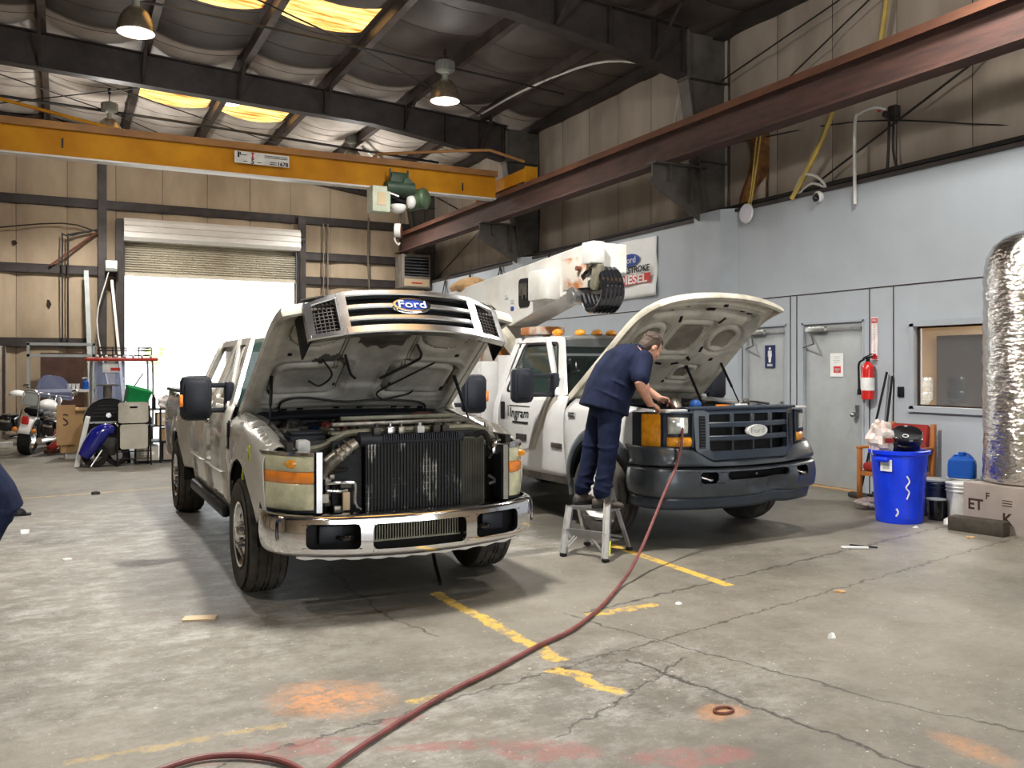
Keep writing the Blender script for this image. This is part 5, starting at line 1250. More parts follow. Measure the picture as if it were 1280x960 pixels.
for s in (-1, 1):
    a, b = T2 @ V((s * .72, -.70, -.06)), V((s * .80, -.10, 1.14))
    MB().cyl(a, a + (b - a) * .5, .014, n=8).cyl(a + (b - a) * .45, b, .008, n=8).build('gas_strut', 'black', t2)
a, b = T2 @ V((.30, -.62, -.05)), V((.10, -.30, 1.15))
MB().cyl(a, b, .014, n=8).sphere(a, .02, 8, 6).build('prop_rod', 'black', t2)
# grille shell, fixed
g2y = lambda x: -1.0 + .12 * (abs(x) / .62) ** 2.2
def g2f(u, v, h=0): return V((u, g2y(u) - h + .05 * max(0, v - 1.0), v))
gr = MB()
out = rpoly([(-.46, .775), (.46, .775), (.61, .86), (.625, 1.20), (.60, 1.245), (-.60, 1.245), (-.625, 1.20), (-.61, .86)], .03, 3)
inn = rpoly([(-.46, .855), (.46, .855), (.485, .865), (.49, 1.18), (.475, 1.185), (-.475, 1.185), (-.49, 1.18), (-.485, .865)], .015, 3)
gr.ring(g2f, out, inn, .055)
for v0 in (.945, 1.065): curve_bar(gr, g2f, -.49, .49, v0, v0 + .048, -.01, .045, 12)
g2 = gr.build('grille', 'grille_blue', t2, angle=35)
m = MB()
for x in (-.24, 0.0, .24): m.box((x, g2y(x) - .018, 1.02), (.02, .035, .33), bev=.004)
m.build('grille_divider', 'bumper_grey', g2)
MB().grid(lambda u, v: g2f(-.5 + u, .84 + .36 * v, -.05), 10, 4).build('grille_backing', 'black', g2)
for s in (-1, 1):
    MB().grid(lambda u, v: g2f(s * (.525 + .055 * u), .88 + .29 * v, .058), 3, 3).build('side_vent', 'black', g2)
for s in (-1, 1):
    m = MB()
    for k in range(11): m.box((s * .55, g2y(.55) - .062 + .05 * max(0, .90 + k * .026 - 1), .89 + k * .026), (.05, .012, .006))
    m.build('side_vent_mesh', 'bumper_grey', g2, smooth=False)
for k, x in enumerate((-.3, -.05, .12, .34)): MB().box((x, -.90, .98 + .04 * (k % 2)), (.05, .03, .2), bev=.01).build('inner_bracket', 'engine_metal' if k % 2 else 'engine_mid', g2)
r_, f_ = MB(), MB(); oval_emblem(r_, f_, g2f, 0.03, 1.03, .125, .055, .05); r_.build('emblem', 'label_white', g2, angle=40); f_.build('emblem_face', 'label_white', g2)
q = g2f(.03, 1.03, .060); MB().text('Ford', .07, textM(q, (1, 0, 0), (0, .05, 1)), sx=1.3, depth=.001).build('emblem_script', 'shelf_grey', g2, smooth=False)
MB().box((0, -.86, 1.235), (1.24, .22, .025), bev=.008).box((0, -.70, 1.22), (1.2, .2, .03), bev=.008).build('header_panel', 'grille_blue', t2)
# header: white radiator support peeking beside the lamps
for s in (-1, 1):
    MB().box((s * .76, -.80, 1.215), (.26, .12, .03), bev=.01).build('lamp_bridge', 'truck_white', t2)
    hf = lambda u, v, h=0: V((s * u, -.92 + .34 * max(0, (u - .66) / .36) ** 2.2 - h, v))
    m = MB(); m.loft([[hf(u, .885, 0), hf(u, 1.205, 0), hf(u, 1.2, -.14), hf(u, .89, -.14)] for u in [.632 + .353 * i / 14 for i in range(15)]]); hl = m.build('headlight', 'black_plastic', t2, angle=30)
    def box_on(nm, u0, u1, v0, v1, mt, d=.018):
        q = MB(); q.loft([[hf(u, v0 + .008, d - .004), hf(u, v0, 0), hf(u, v1, 0), hf(u, v1 - .008, d - .004), hf(u, (v0 + v1) / 2, d)] for u in [u0 + (u1 - u0) * i / 12 for i in range(13)]]); q.build(nm, mt, hl, angle=60)
    box_on('corner_marker', .90, .988, .885, 1.19, 'lens_orange', .024); box_on('turn_signal', .655, .86, .90, .985, 'lens_orange')
    box_on('headlamp_lens', .70, .85, 1.015, 1.165, 'lens_clear', .022)
    box_on('lamp_surround', .635, .97, 1.19, 1.21, 'grille_blue', .025); box_on('lamp_surround', .635, .655, .885, 1.19, 'grille_blue', .025); box_on('lamp_surround', .86, .882, .885, 1.19, 'grille_blue', .018)
zt2 = lambda y: interp([(-.86, 1.20), (-.6, 1.225), (-.3, 1.245), (.1, 1.265), (.66, 1.29)], y)
for s in (-1, 1):
    fender(t2, s, -.66, .60, .52, .45, zt2, 'truck_white')
    wheel_well(t2, s, 0, .45, .52)
    arch_ring(t2, s, 0, .43, .52, 'bumper_grey', w=.09, a0=-12, a1=185)
    MB().box((s * 1.0, .46, 1.13), (.02, .12, .05), bev=.006).build('engine_badge', 'chrome_worn', t2)
    d = side_panel(t2, s, .62, 1.98, .47, 1.31, 'truck_white', 'door')
    MB().box((s * (side_x(1.12) + .012), 1.86, 1.12), (.02, .08, .20), bev=.01).build('door_handle', 'black', d)
    out = rpoly([(.66, 1.30), (2.0, 1.30), (1.93, 1.95), (1.12, 1.95)], .07); inn = rpoly([(.83, 1.34), (1.90, 1.34), (1.84, 1.875), (1.16, 1.875)], .07)
    window_side(d, s, out, inn, 'truck_white', glass='glass_dark')
    MB().ring(side_fn(s), rpoly([(.81, 1.325), (1.92, 1.325), (1.86, 1.89), (1.15, 1.89)], .07), rpoly([(.84, 1.345), (1.89, 1.345), (1.83, 1.865), (1.17, 1.865)], .07), .004).build('window_seal', 'black', d)
    side_panel(t2, s, 2.0, 2.12, .47, 1.95, 'truck_white', 'cab_corner')
    side_panel(t2, s, .5, 2.12, .40, .48, 'steel_grey', 'rocker_panel')
    fn = side_fn(s)
    for (off, wd, mt) in ((.0, .055, 'stripe_tan'), (.075, .05, 'stripe_dark')):
        m = MB(); m.grid(lambda u, v: fn(.78 + off + .34 * v ** .8 * 1.15 + wd * 1.4 * u, 1.29 - .56 * v, .003), 1, 12); m.grid(lambda u, v: fn(1.17 + off + .5 * v + wd * 1.4 * u, .73 - .10 * v, .003), 1, 4); m.build('body_stripe', mt, d)
    m = MB(); m.text('Ingram' if s < 0 else 'Ingram', .15, textM((s * (side_x(1.11) + .006), 1.50, 1.10), (0, -1 if s < 0 else 1, 0), (s * -.10, 0, 1)) if True else None, depth=.002)
    x_ = s * (side_x(1.0) + .004); m.box((x_, 1.47, 1.0), (.004, .34, .022)); m.box((s * (side_x(1.18) + .004), 1.52, 1.18), (.004, .44, .008)).box((s * (side_x(1.08) + .004), 1.745, 1.12), (.004, .012, .12))
    m.build('door_lettering', 'black', d, smooth=False)
    MB().box((s * (side_x(.80) + .006), .74, .80), (.01, .20, .05), bev=.004).build('model_badge', 'steel_dark', d); MB().box((s * (side_x(.84) + .006), 1.45, .84), (.008, .22, .07)).build('small_lettering', 'steel_dark', d, smooth=False)
    mirror(t2, s, s * 1.33, .88, 1.42, .36, amber=False)
    MB().bar((s * .93, .80, 1.30), (s * .70, 1.36, 1.93), .07, .05, up=(0, 1, 0), bev=.02).build('windshield_pillar', 'truck_white', t2)
    MB().bar((s * .875, .82, 1.31), (s * .655, 1.35, 1.91), .05, .05, up=(0, 1, 0), bev=.015).build('pillar_seal', 'black', t2)
    # service body beside the bed
    MB().box((s * .90, 3.75, 1.22), (.34, 3.0, .92), bev=.02).build('service_body', 'truck_white', t2)
    m = MB()
    for y0, y1 in ((2.3, 2.95), (3.0, 4.3), (4.4, 5.2)): m.box((s * 1.075, (y0 + y1) / 2, 1.35 if y0 == 3.0 else 1.2), (.012, y1 - y0, .5 if y0 == 3.0 else .8), bev=.01)
    m.build('compartment_door', 'truck_white', t2)
    wheel(t2, s * .91, 0, .405, .235, s, rim='white_paint', r_rim=.245, tread='rib', dual=False)
    for x in (.94, .68): wheel(t2, s * x, 3.6, .405, .22, s, rim='white_paint', r_rim=.245, tread='rib', dual=True)
roof(t2, 1.30, 2.12, 1.96, 'truck_white')
for x in (-.5, -.22, 0, .22, .5):
    m = MB(); m.sphere((x, 1.42 + .12 * abs(x), 2.0), (.06, .08, .045), 12, 8); m.build('marker_light', 'lens_orange', t2)
ws2 = bilinear((-.86, .80, 1.29), (.86, .80, 1.29), (.66, 1.35, 1.92), (-.66, 1.35, 1.92), .10, (0, -.72, .69))
MB().grid(lambda u, v: ws2(u, v), 16, 8).build('windshield', 'glass_windshield', t2)
MB().box((0, 2.11, 1.1), (1.85, .04, 1.3)).build('cab_back', 'truck_white', t2, smooth=False)
MB().box((-.15, 2.05, 1.62), (.95, .02, .20)).build('red_reflection_panel', 'red_cloth', t2, smooth=False); MB().box((0, 2.06, 1.84), (1.2, .02, .12)).build('rear_window_trim', 'label_white', t2, smooth=False)  # red board added in the cab, standing in for a reflection in the windshield
m = MB().box((0, .95, 1.20), (1.7, .35, .2), bev=.05).box((-.42, 1.55, 1.05), (.55, .5, .3), bev=.05).box((-.42, 1.85, 1.40), (.52, .16, .62), bev=.06).box((.42, 1.55, 1.05), (.55, .5, .3), bev=.05).box((.42, 1.85, 1.40), (.52, .16, .62), bev=.06)
m.tube([(-.42 + .19 * math.cos(k * PI / 12), 1.15 + .06 * math.sin(k * PI / 12), 1.38 + .18 * math.sin(k * PI / 12)) for k in range(24)], .018, 8, loop=True).sphere((-.42, 1.12, 1.36), .07, 10, 8)
m.build('cab_interior', 'engine_dark', t2)
m = MB().box((0, 2.6, .52), (1.0, 5.4, .14)); m.cyl((-.9, 0, .41), (.9, 0, .41), .06).cyl((-.9, 3.6, .41), (.9, 3.6, .41), .08).sphere((.15, 0, .41), .15, 12, 8).sphere((0, 3.6, .41), .18, 12, 8).box((0, 3.75, 1.0), (1.5, 3.0, .1)); m.build('chassis', 'black_rubber', t2)
MB().tube([(-.3, -.78, .34), (.3, -.72, .36)], .02, 8, sm=2).build('tow_bar', 'steel_grey', t2)
engine_bay(t2, 2)
MB().tube([(-.30, -.36, 1.05), (-.30, -.34, 1.18), (-.28, -.28, 1.26), (-.20, -.20, 1.28)], .05, 14, sm=5).build('turbo_pipe', 'engine_metal', t2)
MB().sphere((-.10, -.36, 1.24), (.07, .05, .055), 12, 8).box((-.05, -.36, 1.20), (.06, .05, .05), bev=.01).build('blue_funnel_cap', 'blue_cap', t2)
for x, y in ((.05, -.74), (.4, -.70)): MB().bar((x - .14, y, 1.245), (x + .14, y + .03, 1.25), .03, .02, bev=.004).build('latch_plate', 'chrome_worn', t2)
MB().box((-.20, -.84, 1.255), (.12, .05, .015), bev=.004).build('copper_tag', 'lens_amber', t2); MB().box((.06, -.82, 1.255), (.12, .05, .015), bev=.004).build('white_tag', 'label_white', t2)
m = MB().tube([(.10, -.78, 1.26), (.25, -.74, 1.28), (.5, -.74, 1.255)], .012, 6, sm=3).sphere((.2, -.74, 1.275), .035, 8, 6); m.build('hood_latch', 'engine_mid', t2)
# bumper: steel bar with a dent and the grey valance above
SQ = smooth([(-.97, -.46), (-1.0, -.58), (-1.0, -.74), (-.955, -.86), (-.85, -.945), (-.62, -1.0), (-.3, -1.03), (0, -1.04), (.3, -1.03), (.62, -1.0), (.85, -.945), (.955, -.86), (1.0, -.74), (1.0, -.58), (.97, -.46)], 6)
SQ = [V((p[0] * 1.03, p[1], 0)) for p in SQ]
dent = lambda x, v: -.075 * math.exp(-((x - .30) / .16) ** 2) * math.exp(-((v - .35) / .3) ** 2) + .045 * math.exp(-((x - .52) / .07) ** 2) * math.exp(-((v - .5) / .3) ** 2) - .045 * math.exp(-((x - .02) / .10) ** 2) * math.exp(-((v - .4) / .25) ** 2) + .03 * math.exp(-((x - .14) / .05) ** 2) * math.exp(-((v - .45) / .3) ** 2)
zb2 = lambda x: .43 + .02 * (abs(x) / .95) ** 2 + .02 * math.exp(-((x - .3) / .15) ** 2); zt2b = lambda x: .70 + .025 * (abs(x) / .95) ** 2
bp2, bf2, _ = bumper(t2, SQ, zb2, zt2b, [(-.32, .46, .60, .88), (-.62, -.42, .50, .88), (.56, .76, .52, .86)], 'bumper_grey', dent=dent)
m = MB(); n = len(SQ)
def valf(u, v):
    i = min(n - 2, int(u * (n - 1))); t = u * (n - 1) - i; p = SQ[i] * (1 - t) + SQ[i + 1] * t; a = abs(p.x)
    top = interp([(0, .775), (.45, .775), (.62, .87), (.8, .895), (1.1, .895)], a); z = zt2b(p.x) + .01 + (top - zt2b(p.x)) * v
    q = p.copy(); q.y += .085 * v ** 2 + (.02 if v == 0 else 0); q.x *= 1 - .015 * v; q.z = z; return q
m.grid(valf, 84, 8); m.build('bumper_valance', 'bumper_grey', t2, angle=60, solid=.01)
m = MB()
def lowf(u, v):
    i = min(n - 2, int(u * (n - 1))); t = u * (n - 1) - i; p = SQ[i] * (1 - t) + SQ[i + 1] * t
    q = p.copy(); q.y += .03 + .03 * v; q.z = zb2(p.x) + .01 - .11 * v; q.x *= .97; return q
m.grid(lowf, 84, 3); m.build('air_dam', 'grille_blue', t2, angle=60, solid=.01)
MB().box((0, -.86, .58), (1.7, .05, .28), bev=.01).build('bumper_beam', 'black', bp2)
for s, x in ((-1, -.52), (1, .66)):
    MB().tube([(x - .05, -.93, .63), (x + .02, -1.0, .60), (x + .06, -.99, .60), (x + .06, -.92, .61)], .013, 8, sm=3).build('tow_hook', 'steel_bright', bp2)
MB().sphere((.12, -.95, .62), .015, 8, 6).build('license_screw', 'steel_bright', bp2)
MB().box((.90, -.915, .55), (.06, .01, .12), rot=(0, 0, 35)).build('bumper_sticker', 'logo_blue', bp2, smooth=False)
# boom, folded forward over the cab
bm_ = MB(); prof = [(5.6, 2.62), (1.15, 3.0), (.98, 2.98), (.98, 2.66), (1.18, 2.56), (1.75, 2.42), (2.9, 2.14), (3.05, 2.16), (3.12, 2.28), (3.45, 2.45), (3.8, 2.33), (5.6, 2.16)]
bx0, bx1 = -.30, .10
bm_.prism(prof, 'x', bx0, bx1); bo = bm_.build('boom', 'boom_white', t2, smooth=False, bevel=.015)
MB().box((bx0 - .09, 1.95, 2.58), (.20, .42, .36), bev=.02).build('side_box', 'boom_white', bo); MB().box((bx0 - .05, 1.00, 2.86), (.16, .22, .24), bev=.015).build('end_box', 'boom_white', bo)
m = MB().box((bx0 - .006, 1.42, 2.68), (.014, .50, .36), bev=.003); m.build('knuckle_plate', 'boom_rust', bo)
MB().cyl((bx0 - .07, 1.30, 2.72), (bx0, 1.30, 2.72), .028).build('pivot_pin', 'red_brown', bo)
MB().prism(rrect(2.42, 2.36, 2.68, 2.72, .06), 'x', bx0 - .012, bx0 + .02).build('access_opening', 'black', bo)
m = MB()
for k in range(4): m.cyl((bx0 - .02, 2.48 + .045 * k, 2.46 + .05 * (k % 2)), (bx0 - .02, 2.48 + .045 * k, 2.66), .012, n=8)
m.build('hydraulic_fitting', 'engine_mid', bo)
m = MB()
for k in range(5):
    x = bx0 + .0 + k * .055
    m.tube([(x, 1.25, 2.62), (x, 1.05, 2.70), (x, .90, 2.60), (x, .86, 2.40), (x, .98, 2.26), (x, 1.16, 2.26), (x, 1.26, 2.42)], .042, 10, sm=5)
m.build('hose_bundle', 'black_gloss', bo)
MB().cyl((bx0 - .06, 1.42, 2.42), (bx1 + .02, 1.42, 2.42), .10, n=20).cyl((bx0 - .07, 1.42, 2.42), (bx0 - .03, 1.42, 2.42), .055, n=16).build('pivot_drum', 'alu', bo)
MB().box((bx0 - .02, .97, 2.60), (.10, .12, .30), rot=(15, 0, 0), bev=.03).build('knuckle_link', 'olive_metal', bo)
for y, z in ((2.85, 2.45), (2.85, 2.36), (3.0, 2.52)): MB().box((bx0 - .004, y, z), (.008, .07, .05)).build('decal', 'shelf_grey' if z > 2.4 else 'logo_blue', bo, smooth=False)
m = MB(); m.box((-.1, 3.4, 1.95), (.5, .5, .55), bev=.02); m.build('turret', 'boom_rust', t2)
MB().box((-.1, 2.45, 2.06), (.34, .5, .10), bev=.01).cyl((-.1, 2.35, 1.3), (-.1, 2.35, 2.05), .05).build('boom_rest', 'boom_rust', t2)
MB().bar((-.36, 3.55, 2.42), (-.36, 2.55, 1.75), .12, .16, bev=.02).build('lower_arm', 'hood_under_light', t2)
MB().bar((-.36, 3.3, 2.30), (-.36, 4.4, 1.6), .07, .07, bev=.01).build('lift_cylinder', 'steel_dark', t2)
MB().box((-.1, 4.9, 1.75), (1.0, .9, .1), bev=.02).box((-.1, 5.2, 2.2), (.6, .6, .9), bev=.05).build('man_bucket', 'white_paint', t2)
m = MB()
rnd = random.Random(4)
for k in range(7): m.sphere((-.1 + rnd.uniform(-.12, .12), 4.7 + rnd.uniform(-.45, .45), 2.78 + rnd.uniform(-.02, .04)), (rnd.uniform(.12, .2), rnd.uniform(.15, .25), rnd.uniform(.08, .13)), 8, 6)
m.build('tarp_bundle', 'cardboard', t2)
# ================================================================= PEOPLE
def blob(m, secs, lat=(0, 1, 0), n=20):
    """torso/hips/shoe loft; secs = (centre, half width, half depth) with the depth axis taken square to the spine"""
    rings = []; lat = V(lat)
    for i, (c, a, b) in enumerate(secs):
        c = V(c); p = V(secs[max(0, i - 1)][0]); q = V(secs[min(len(secs) - 1, i + 1)][0]); t = (q - p).normalized()
        l = (lat - t * lat.dot(t)).normalized(); d = l.cross(t).normalized()
        rings.append([c + l * (a * math.copysign(abs(math.cos(w)) ** .85, math.cos(w))) + d * (b * math.copysign(abs(math.sin(w)) ** .85, math.sin(w))) for w in [2 * PI * j / n for j in range(n)]])
    return m.loft(rings)
def limb(m, pts, rs, n=14, k=4):
    P = smooth(pts, k); R_ = []
    for i in range(len(P)):
        t = i / k; j = min(len(rs) - 2, int(t)); f = t - j; R_.append(rs[j] * (1 - f) + rs[j + 1] * f)
    m.tube(P, R_, n); m.sphere(P[0], R_[0], 12, 8); m.sphere(P[-1], R_[-1], 12, 8); return m
def remesh(o, vox, it=4, fac=.5):
    md = o.modifiers.new('r', 'REMESH'); md.mode = 'VOXEL'; md.voxel_size = vox; md.use_smooth_shade = True
    if it: sm = o.modifiers.new('s', 'SMOOTH'); sm.iterations = it; sm.factor = fac
    return o
def hand(m, w, d, nrm, side, curl=.5, sc=1.0):
    """w wrist, d pointing direction, nrm back-of-hand normal, side +1 thumb to the (d x nrm) side"""
    w, d, nrm = V(w), V(d).normalized(), V(nrm).normalized(); s = d.cross(nrm).normalized() * side
    c = w + d * .045 * sc
    blob(m, [(w - d * .01, .028 * sc, .018 * sc), (w + d * .03 * sc, .036 * sc, .016 * sc), (w + d * .075 * sc, .042 * sc, .014 * sc), (w + d * .092 * sc, .038 * sc, .010 * sc)], lat=s, n=14)
    for i, (off, ln) in enumerate(((.031, .070), (.011, .080), (-.010, .074), (-.030, .058))):
        b = w + d * .085 * sc + s * off * sc; a1 = curl * .5; p = b; pts = [b]; ang = 0
        for seg in (.42, .32, .26):
            ang += a1 + .15; dd = (d * math.cos(ang) - nrm * math.sin(ang)).normalized(); p = p + dd * ln * seg * sc; pts.append(p)
        m.tube(pts, [.0098 * sc, .0092 * sc, .0085 * sc, .0072 * sc], 10, sm=0); m.sphere(pts[-1], .0074 * sc, 8, 6)
    b = w + d * .030 * sc + s * .030 * sc; q = b + (s * .7 + d * .6 - nrm * .25).normalized() * .038 * sc; r = q + (s * .25 + d * .95 - nrm * .3).normalized() * .032 * sc
    m.tube([b, q, r], [.014 * sc, .011 * sc, .009 * sc], 10); m.sphere(r, .009 * sc, 8, 6)

def figure(root, P, voxel=.009, full_face=True):
    sk = MB()
    # torso core and neck
    blob(sk, [(c, a * .82, b * .82) for c, a, b in P['torso']])
    limb(sk, [P['neck0'], P['neck1'], P['head']], [.062, .056, .055])
    # head, built upright then pitched; +x is the face
    hm = MB(); hm.T = Matrix.Translation(P['head']) @ Matrix.Rotation(R(P['yaw']), 4, 'Z') @ Matrix.Rotation(R(P['pitch']), 4, 'Y')
    hm.sphere((-.012, 0, .03), (.098, .078, .098), 24, 16).sphere((.022, 0, -.02), (.075, .066, .085), 20, 14).sphere((.040, 0, -.075), (.045, .048, .035), 16, 10)
    hm.sphere((.055, 0, -.090), (.026, .026, .020), 12, 8)                       # chin
    hm.tube([(.080, 0, .022), (.096, 0, .0), (.110, 0, -.022), (.097, 0, -.034)], [.010, .012, .0155, .010], 10); hm.sphere((.098, .013, -.026), .010, 8, 6).sphere((.098, -.013, -.026), .010, 8, 6)
    for s in (-1, 1):
        hm.sphere((.078, s * .033, .034), (.016, .028, .010), 12, 8)             # brow
        hm.sphere((.066, s * .042, -.018), (.026, .024, .022), 12, 8)            # cheek
        hm.sphere((-.008, s * .080, -.004), (.018, .010, .032), 12, 8, rot=(0, -10, 0)); hm.sphere((-.002, s * .083, .012), (.014, .008, .014), 8, 6)   # ear
        hm.sphere((.076, s * .031, .012), (.012, .014, .010), 10, 8)
    hm.tube([(.088, -.024, -.056), (.097, 0, -.053), (.088, .024, -.056)], .0075, 8, sm=4).tube([(.087, -.021, -.067), (.095, 0, -.067), (.087, .021, -.067)], .008, 8, sm=4)
    sk.v0 = len(sk.v); sk.add(hm.v, [])
    o_ = len(sk.v) - len(hm.v)
    for f in hm.f: sk.f.append([i + o_ for i in f]); sk.mi.append(0)
    for s in ('R', 'L'):
        a = P['arm' + s]; limb(sk, [a[0], a[1], a[2]], [.058, .050, .034]); mid = V(a[1]) * .62 + V(a[2]) * .38; sk.sphere(mid, .052, 12, 8)
        hd = P['hand' + s]; hand(sk, a[2], hd[0], hd[1], hd[2], hd[3])
        l = P['leg' + s]; limb(sk, [l[0], l[1], l[2]], [.075, .052, .038])
    body = sk.build('body', 'skin', root, angle=180); remesh(body, voxel, 3)
    for s in (-1, 1):
        e = MB(); e.T = hm.T; e.sphere((.080, s * .031, .012), .0095, 10, 8); e.build('eye', 'bucket_white', root)
        e = MB(); e.T = hm.T; e.sphere((.087, s * .031, .011), .0045, 8, 6); e.build('iris', 'hair', root)
        e = MB(); e.T = hm.T; e.tube([(.088, s * .014, .030), (.092, s * .032, .036), (.080, s * .050, .030)], .0045, 6, sm=3); e.build('eyebrow', 'hair', root)
    h = MB(); h.T = hm.T
    h.sphere((-.020, 0, .042), (.104, .085, .099), 24, 16); h.sphere((-.055, 0, -.015), (.062, .074, .07), 18, 12)
    rnd = random.Random(3)
    for k in range(60):
        a = rnd.uniform(0, 2 * PI); b_ = rnd.uniform(.1, 1.45); p = V((-.020 + .100 * math.cos(b_) * math.cos(a), .082 * math.cos(b_) * math.sin(a), .042 + .096 * math.sin(b_)))
        if p.x > .04 and p.z < .10: continue
        h.sphere(p, (.020, .014, .010), 8, 6)
    hb = MB()
    ho = h.build('hair', 'hair', root, angle=180); remesh(ho, .006, 2)
    # cut the face out of the hair shell
    cut = MB(); cut.T = hm.T; cut.box((.098, 0, -.012), (.12, .30, .235), rot=(0, -12, 0)).build('cutter', 'skin', root); c = bpy.data.objects['cutter']
    bo_ = ho.modifiers.new('b', 'BOOLEAN'); bo_.operation = 'DIFFERENCE'; bo_.object = c; bo_.solver = 'EXACT' if False else 'FAST'
    bpy.context.view_layer.update(); dg = bpy.context.evaluated_depsgraph_get(); me = bpy.data.meshes.new_from_object(ho.evaluated_get(dg)); ho.modifiers.clear(); ho.data = me; bpy.data.objects.remove(c)
    # trousers
    t = MB(); blob(t, P['hips'])
    for s in ('R', 'L'):
        l = P['leg' + s]; a, k, f = V(l[0]), V(l[1]), V(l[2])
        limb(t, [a, a * .5 + k * .5, k, k * .5 + f * .5, f + V((-.01, 0, .035))], [.108, .100, .082, .078, .070])
        for q in (.35, .55, .75, .88): t.sphere(k * (1 - q) + f * q + V((.012 * math.sin(q * 20), 0, 0)), (.085, .086, .022), 12, 8, rot=(0, 18 * math.sin(q * 9), 0))
        for q in (.15, .5, .85): t.sphere(a * (1 - q) + k * q, (.100, .098, .03), 12, 8, rot=(10, 22 * math.sin(q * 7), 0))
    to = t.build('trousers', 'navy_pants', root, angle=180); remesh(to, .011, 3)
    sh = MB(); blob(sh, P['shirt'])
    for s in ('R', 'L'):
        a = P['arm' + s]; A_, E_ = V(a[0]), V(a[1]); limb(sh, [A_, A_ * .45 + E_ * .55, A_ * .18 + E_ * .82], [.082, .082, .080])
    n0, n1 = V(P['neck0']), V(P['neck1']); sh.lathe([(.075, -.03), (.082, .0), (.078, .03), (.070, .035), (.066, 0)], n0 * .55 + n1 * .45, n1 - n0, 18)
    for c, a, b in P.get('folds', []): sh.sphere(c, (a, b, .018), 12, 8, rot=(0, 25, 0))
    so = sh.build('shirt', 'navy', root, angle=180); remesh(so, .011, 3)
    for s in ('R', 'L'):
        f = V(P['leg' + s][2]); d = V(P['toe' + s]); m = MB(); lt = V((-d.y, d.x, 0)).normalized(); g = V((f.x, f.y, P['ground' + s]))
        rings = []
        for q, wd, ht in ((-.085, .030, .075), (-.07, .040, .085), (-.02, .043, .10), (.04, .042, .085), (.10, .048, .06), (.15, .045, .05), (.185, .030, .035)):
            c = g + d * q; rings.append([c + lt * wd * math.cos(w) + V((0, 0, max(0, ht * .5 + ht * .5 * math.sin(w) * 1.05))) for w in [2 * PI * j / 14 for j in range(14)]])
        m.loft(rings); m.cyl(g + V((0, 0, .06)), f + V((0, 0, .07)), .048, .055, 14); bo = m.build('boot', 'boot', root); remesh(bo, .008, 3)
        q = MB(); q.loft([[g + d * a + lt * b + V((0, 0, z)) for a, b in rpoly([(-.09, -.042), (.10, -.050), (.19, 0), (.10, .050), (-.09, .042)], .03)] for z in (.0, .022)]); q.build('sole', 'black_rubber', bo)
    return root

mech = empty('person', (4.13, 6.50, .40), -10.5, 'person in navy short-sleeved work shirt and trousers standing on a stepladder, leaning over the engine', 'person')
PM = dict(
    torso=[((.13, 0, .86), .18, .13), ((.16, 0, 1.0), .175, .13), ((.22, 0, 1.12), .185, .14), ((.30, 0, 1.24), .19, .13), ((.37, 0, 1.32), .17, .10), ((.41, 0, 1.36), .10, .08)],
    shirt=[((.08, 0, .83), .235, .215), ((.10, 0, .90), .230, .205), ((.14, 0, 1.02), .225, .20), ((.20, 0, 1.13), .225, .20), ((.275, 0, 1.24), .225, .180), ((.345, 0, 1.31), .20, .135), ((.395, 0, 1.345), .11, .09)],
    hips=[((.08, 0, .74), .14, .11), ((.11, 0, .82), .185, .15), ((.13, 0, .90), .19, .15), ((.15, 0, .97), .175, .14)],
    neck0=(.385, 0, 1.33), neck1=(.45, 0, 1.35), head=(.53, 0, 1.375), pitch=42, yaw=8,
    armR=[(.375, -.20, 1.275), (.285, -.31, 1.08), (.42, -.22, .895)], armL=[(.40, .19, 1.29), (.53, .30, 1.08), (.72, .24, .93)],
    handR=((.8, .25, -.25), (.2, -.3, .9), 1, .9), handL=((.9, -.2, -.2), (.2, .3, .9), -1, 1.2),
    legR=[(.10, -.105, .82), (.07, -.13, .48), (.015, -.13, .10)], legL=[(.10, .105, .82), (.02, .13, .48), (-.06, .13, .10)],
    toeR=V((.95, -.25, 0)).normalized(), toeL=V((1, .1, 0)).normalized(), groundR=0.0, groundL=0.0,
    folds=[((.10, -.05, .95), .19, .20), ((.16, -.05, 1.06), .17, .20), ((.23, 0, 1.18), .15, .20)])
figure(mech, PM, .008)
g2 = empty('person', (-.375, 5.575, 0), 205, 'person in navy work clothes leaning out of the frame at the left edge', 'person')
PG = dict(
    torso=[((.02, 0, .86), .18, .13), ((.10, 0, 1.0), .175, .13), ((.22, 0, 1.12), .185, .14), ((.34, 0, 1.22), .19, .13), ((.43, 0, 1.28), .17, .10), ((.47, 0, 1.31), .10, .08)],
    shirt=[((-.02, 0, .80), .205, .165), ((.02, 0, .90), .205, .165), ((.10, 0, 1.02), .205, .165), ((.21, 0, 1.13), .212, .165), ((.33, 0, 1.22), .215, .150), ((.42, 0, 1.29), .195, .12), ((.46, 0, 1.32), .11, .085)],
    hips=[((-.01, 0, .74), .14, .11), ((.0, 0, .82), .185, .15), ((.02, 0, .90), .19, .15), ((.06, 0, .97), .175, .14)],
    neck0=(.45, 0, 1.31), neck1=(.52, 0, 1.35), head=(.59, 0, 1.40), pitch=25, yaw=0,
    armR=[(.42, -.20, 1.24), (.46, -.26, .98), (.62, -.20, .86)], armL=[(.42, .20, 1.24), (.46, .26, .98), (.62, .20, .86)],
    handR=((.9, .1, -.2), (0, -.2, .9), 1, .7), handL=((.9, -.1, -.2), (0, .2, .9), -1, .7),
    legR=[(.0, -.10, .84), (.10, -.11, .47), (.0, -.12, .10)], legL=[(.0, .10, .84), (.18, .11, .48), (.16, .12, .10)],
    toeR=V((1, -.1, 0)).normalized(), toeL=V((1, .1, 0)).normalized(), groundR=0.0, groundL=0.0)
figure(g2, PG, .010)

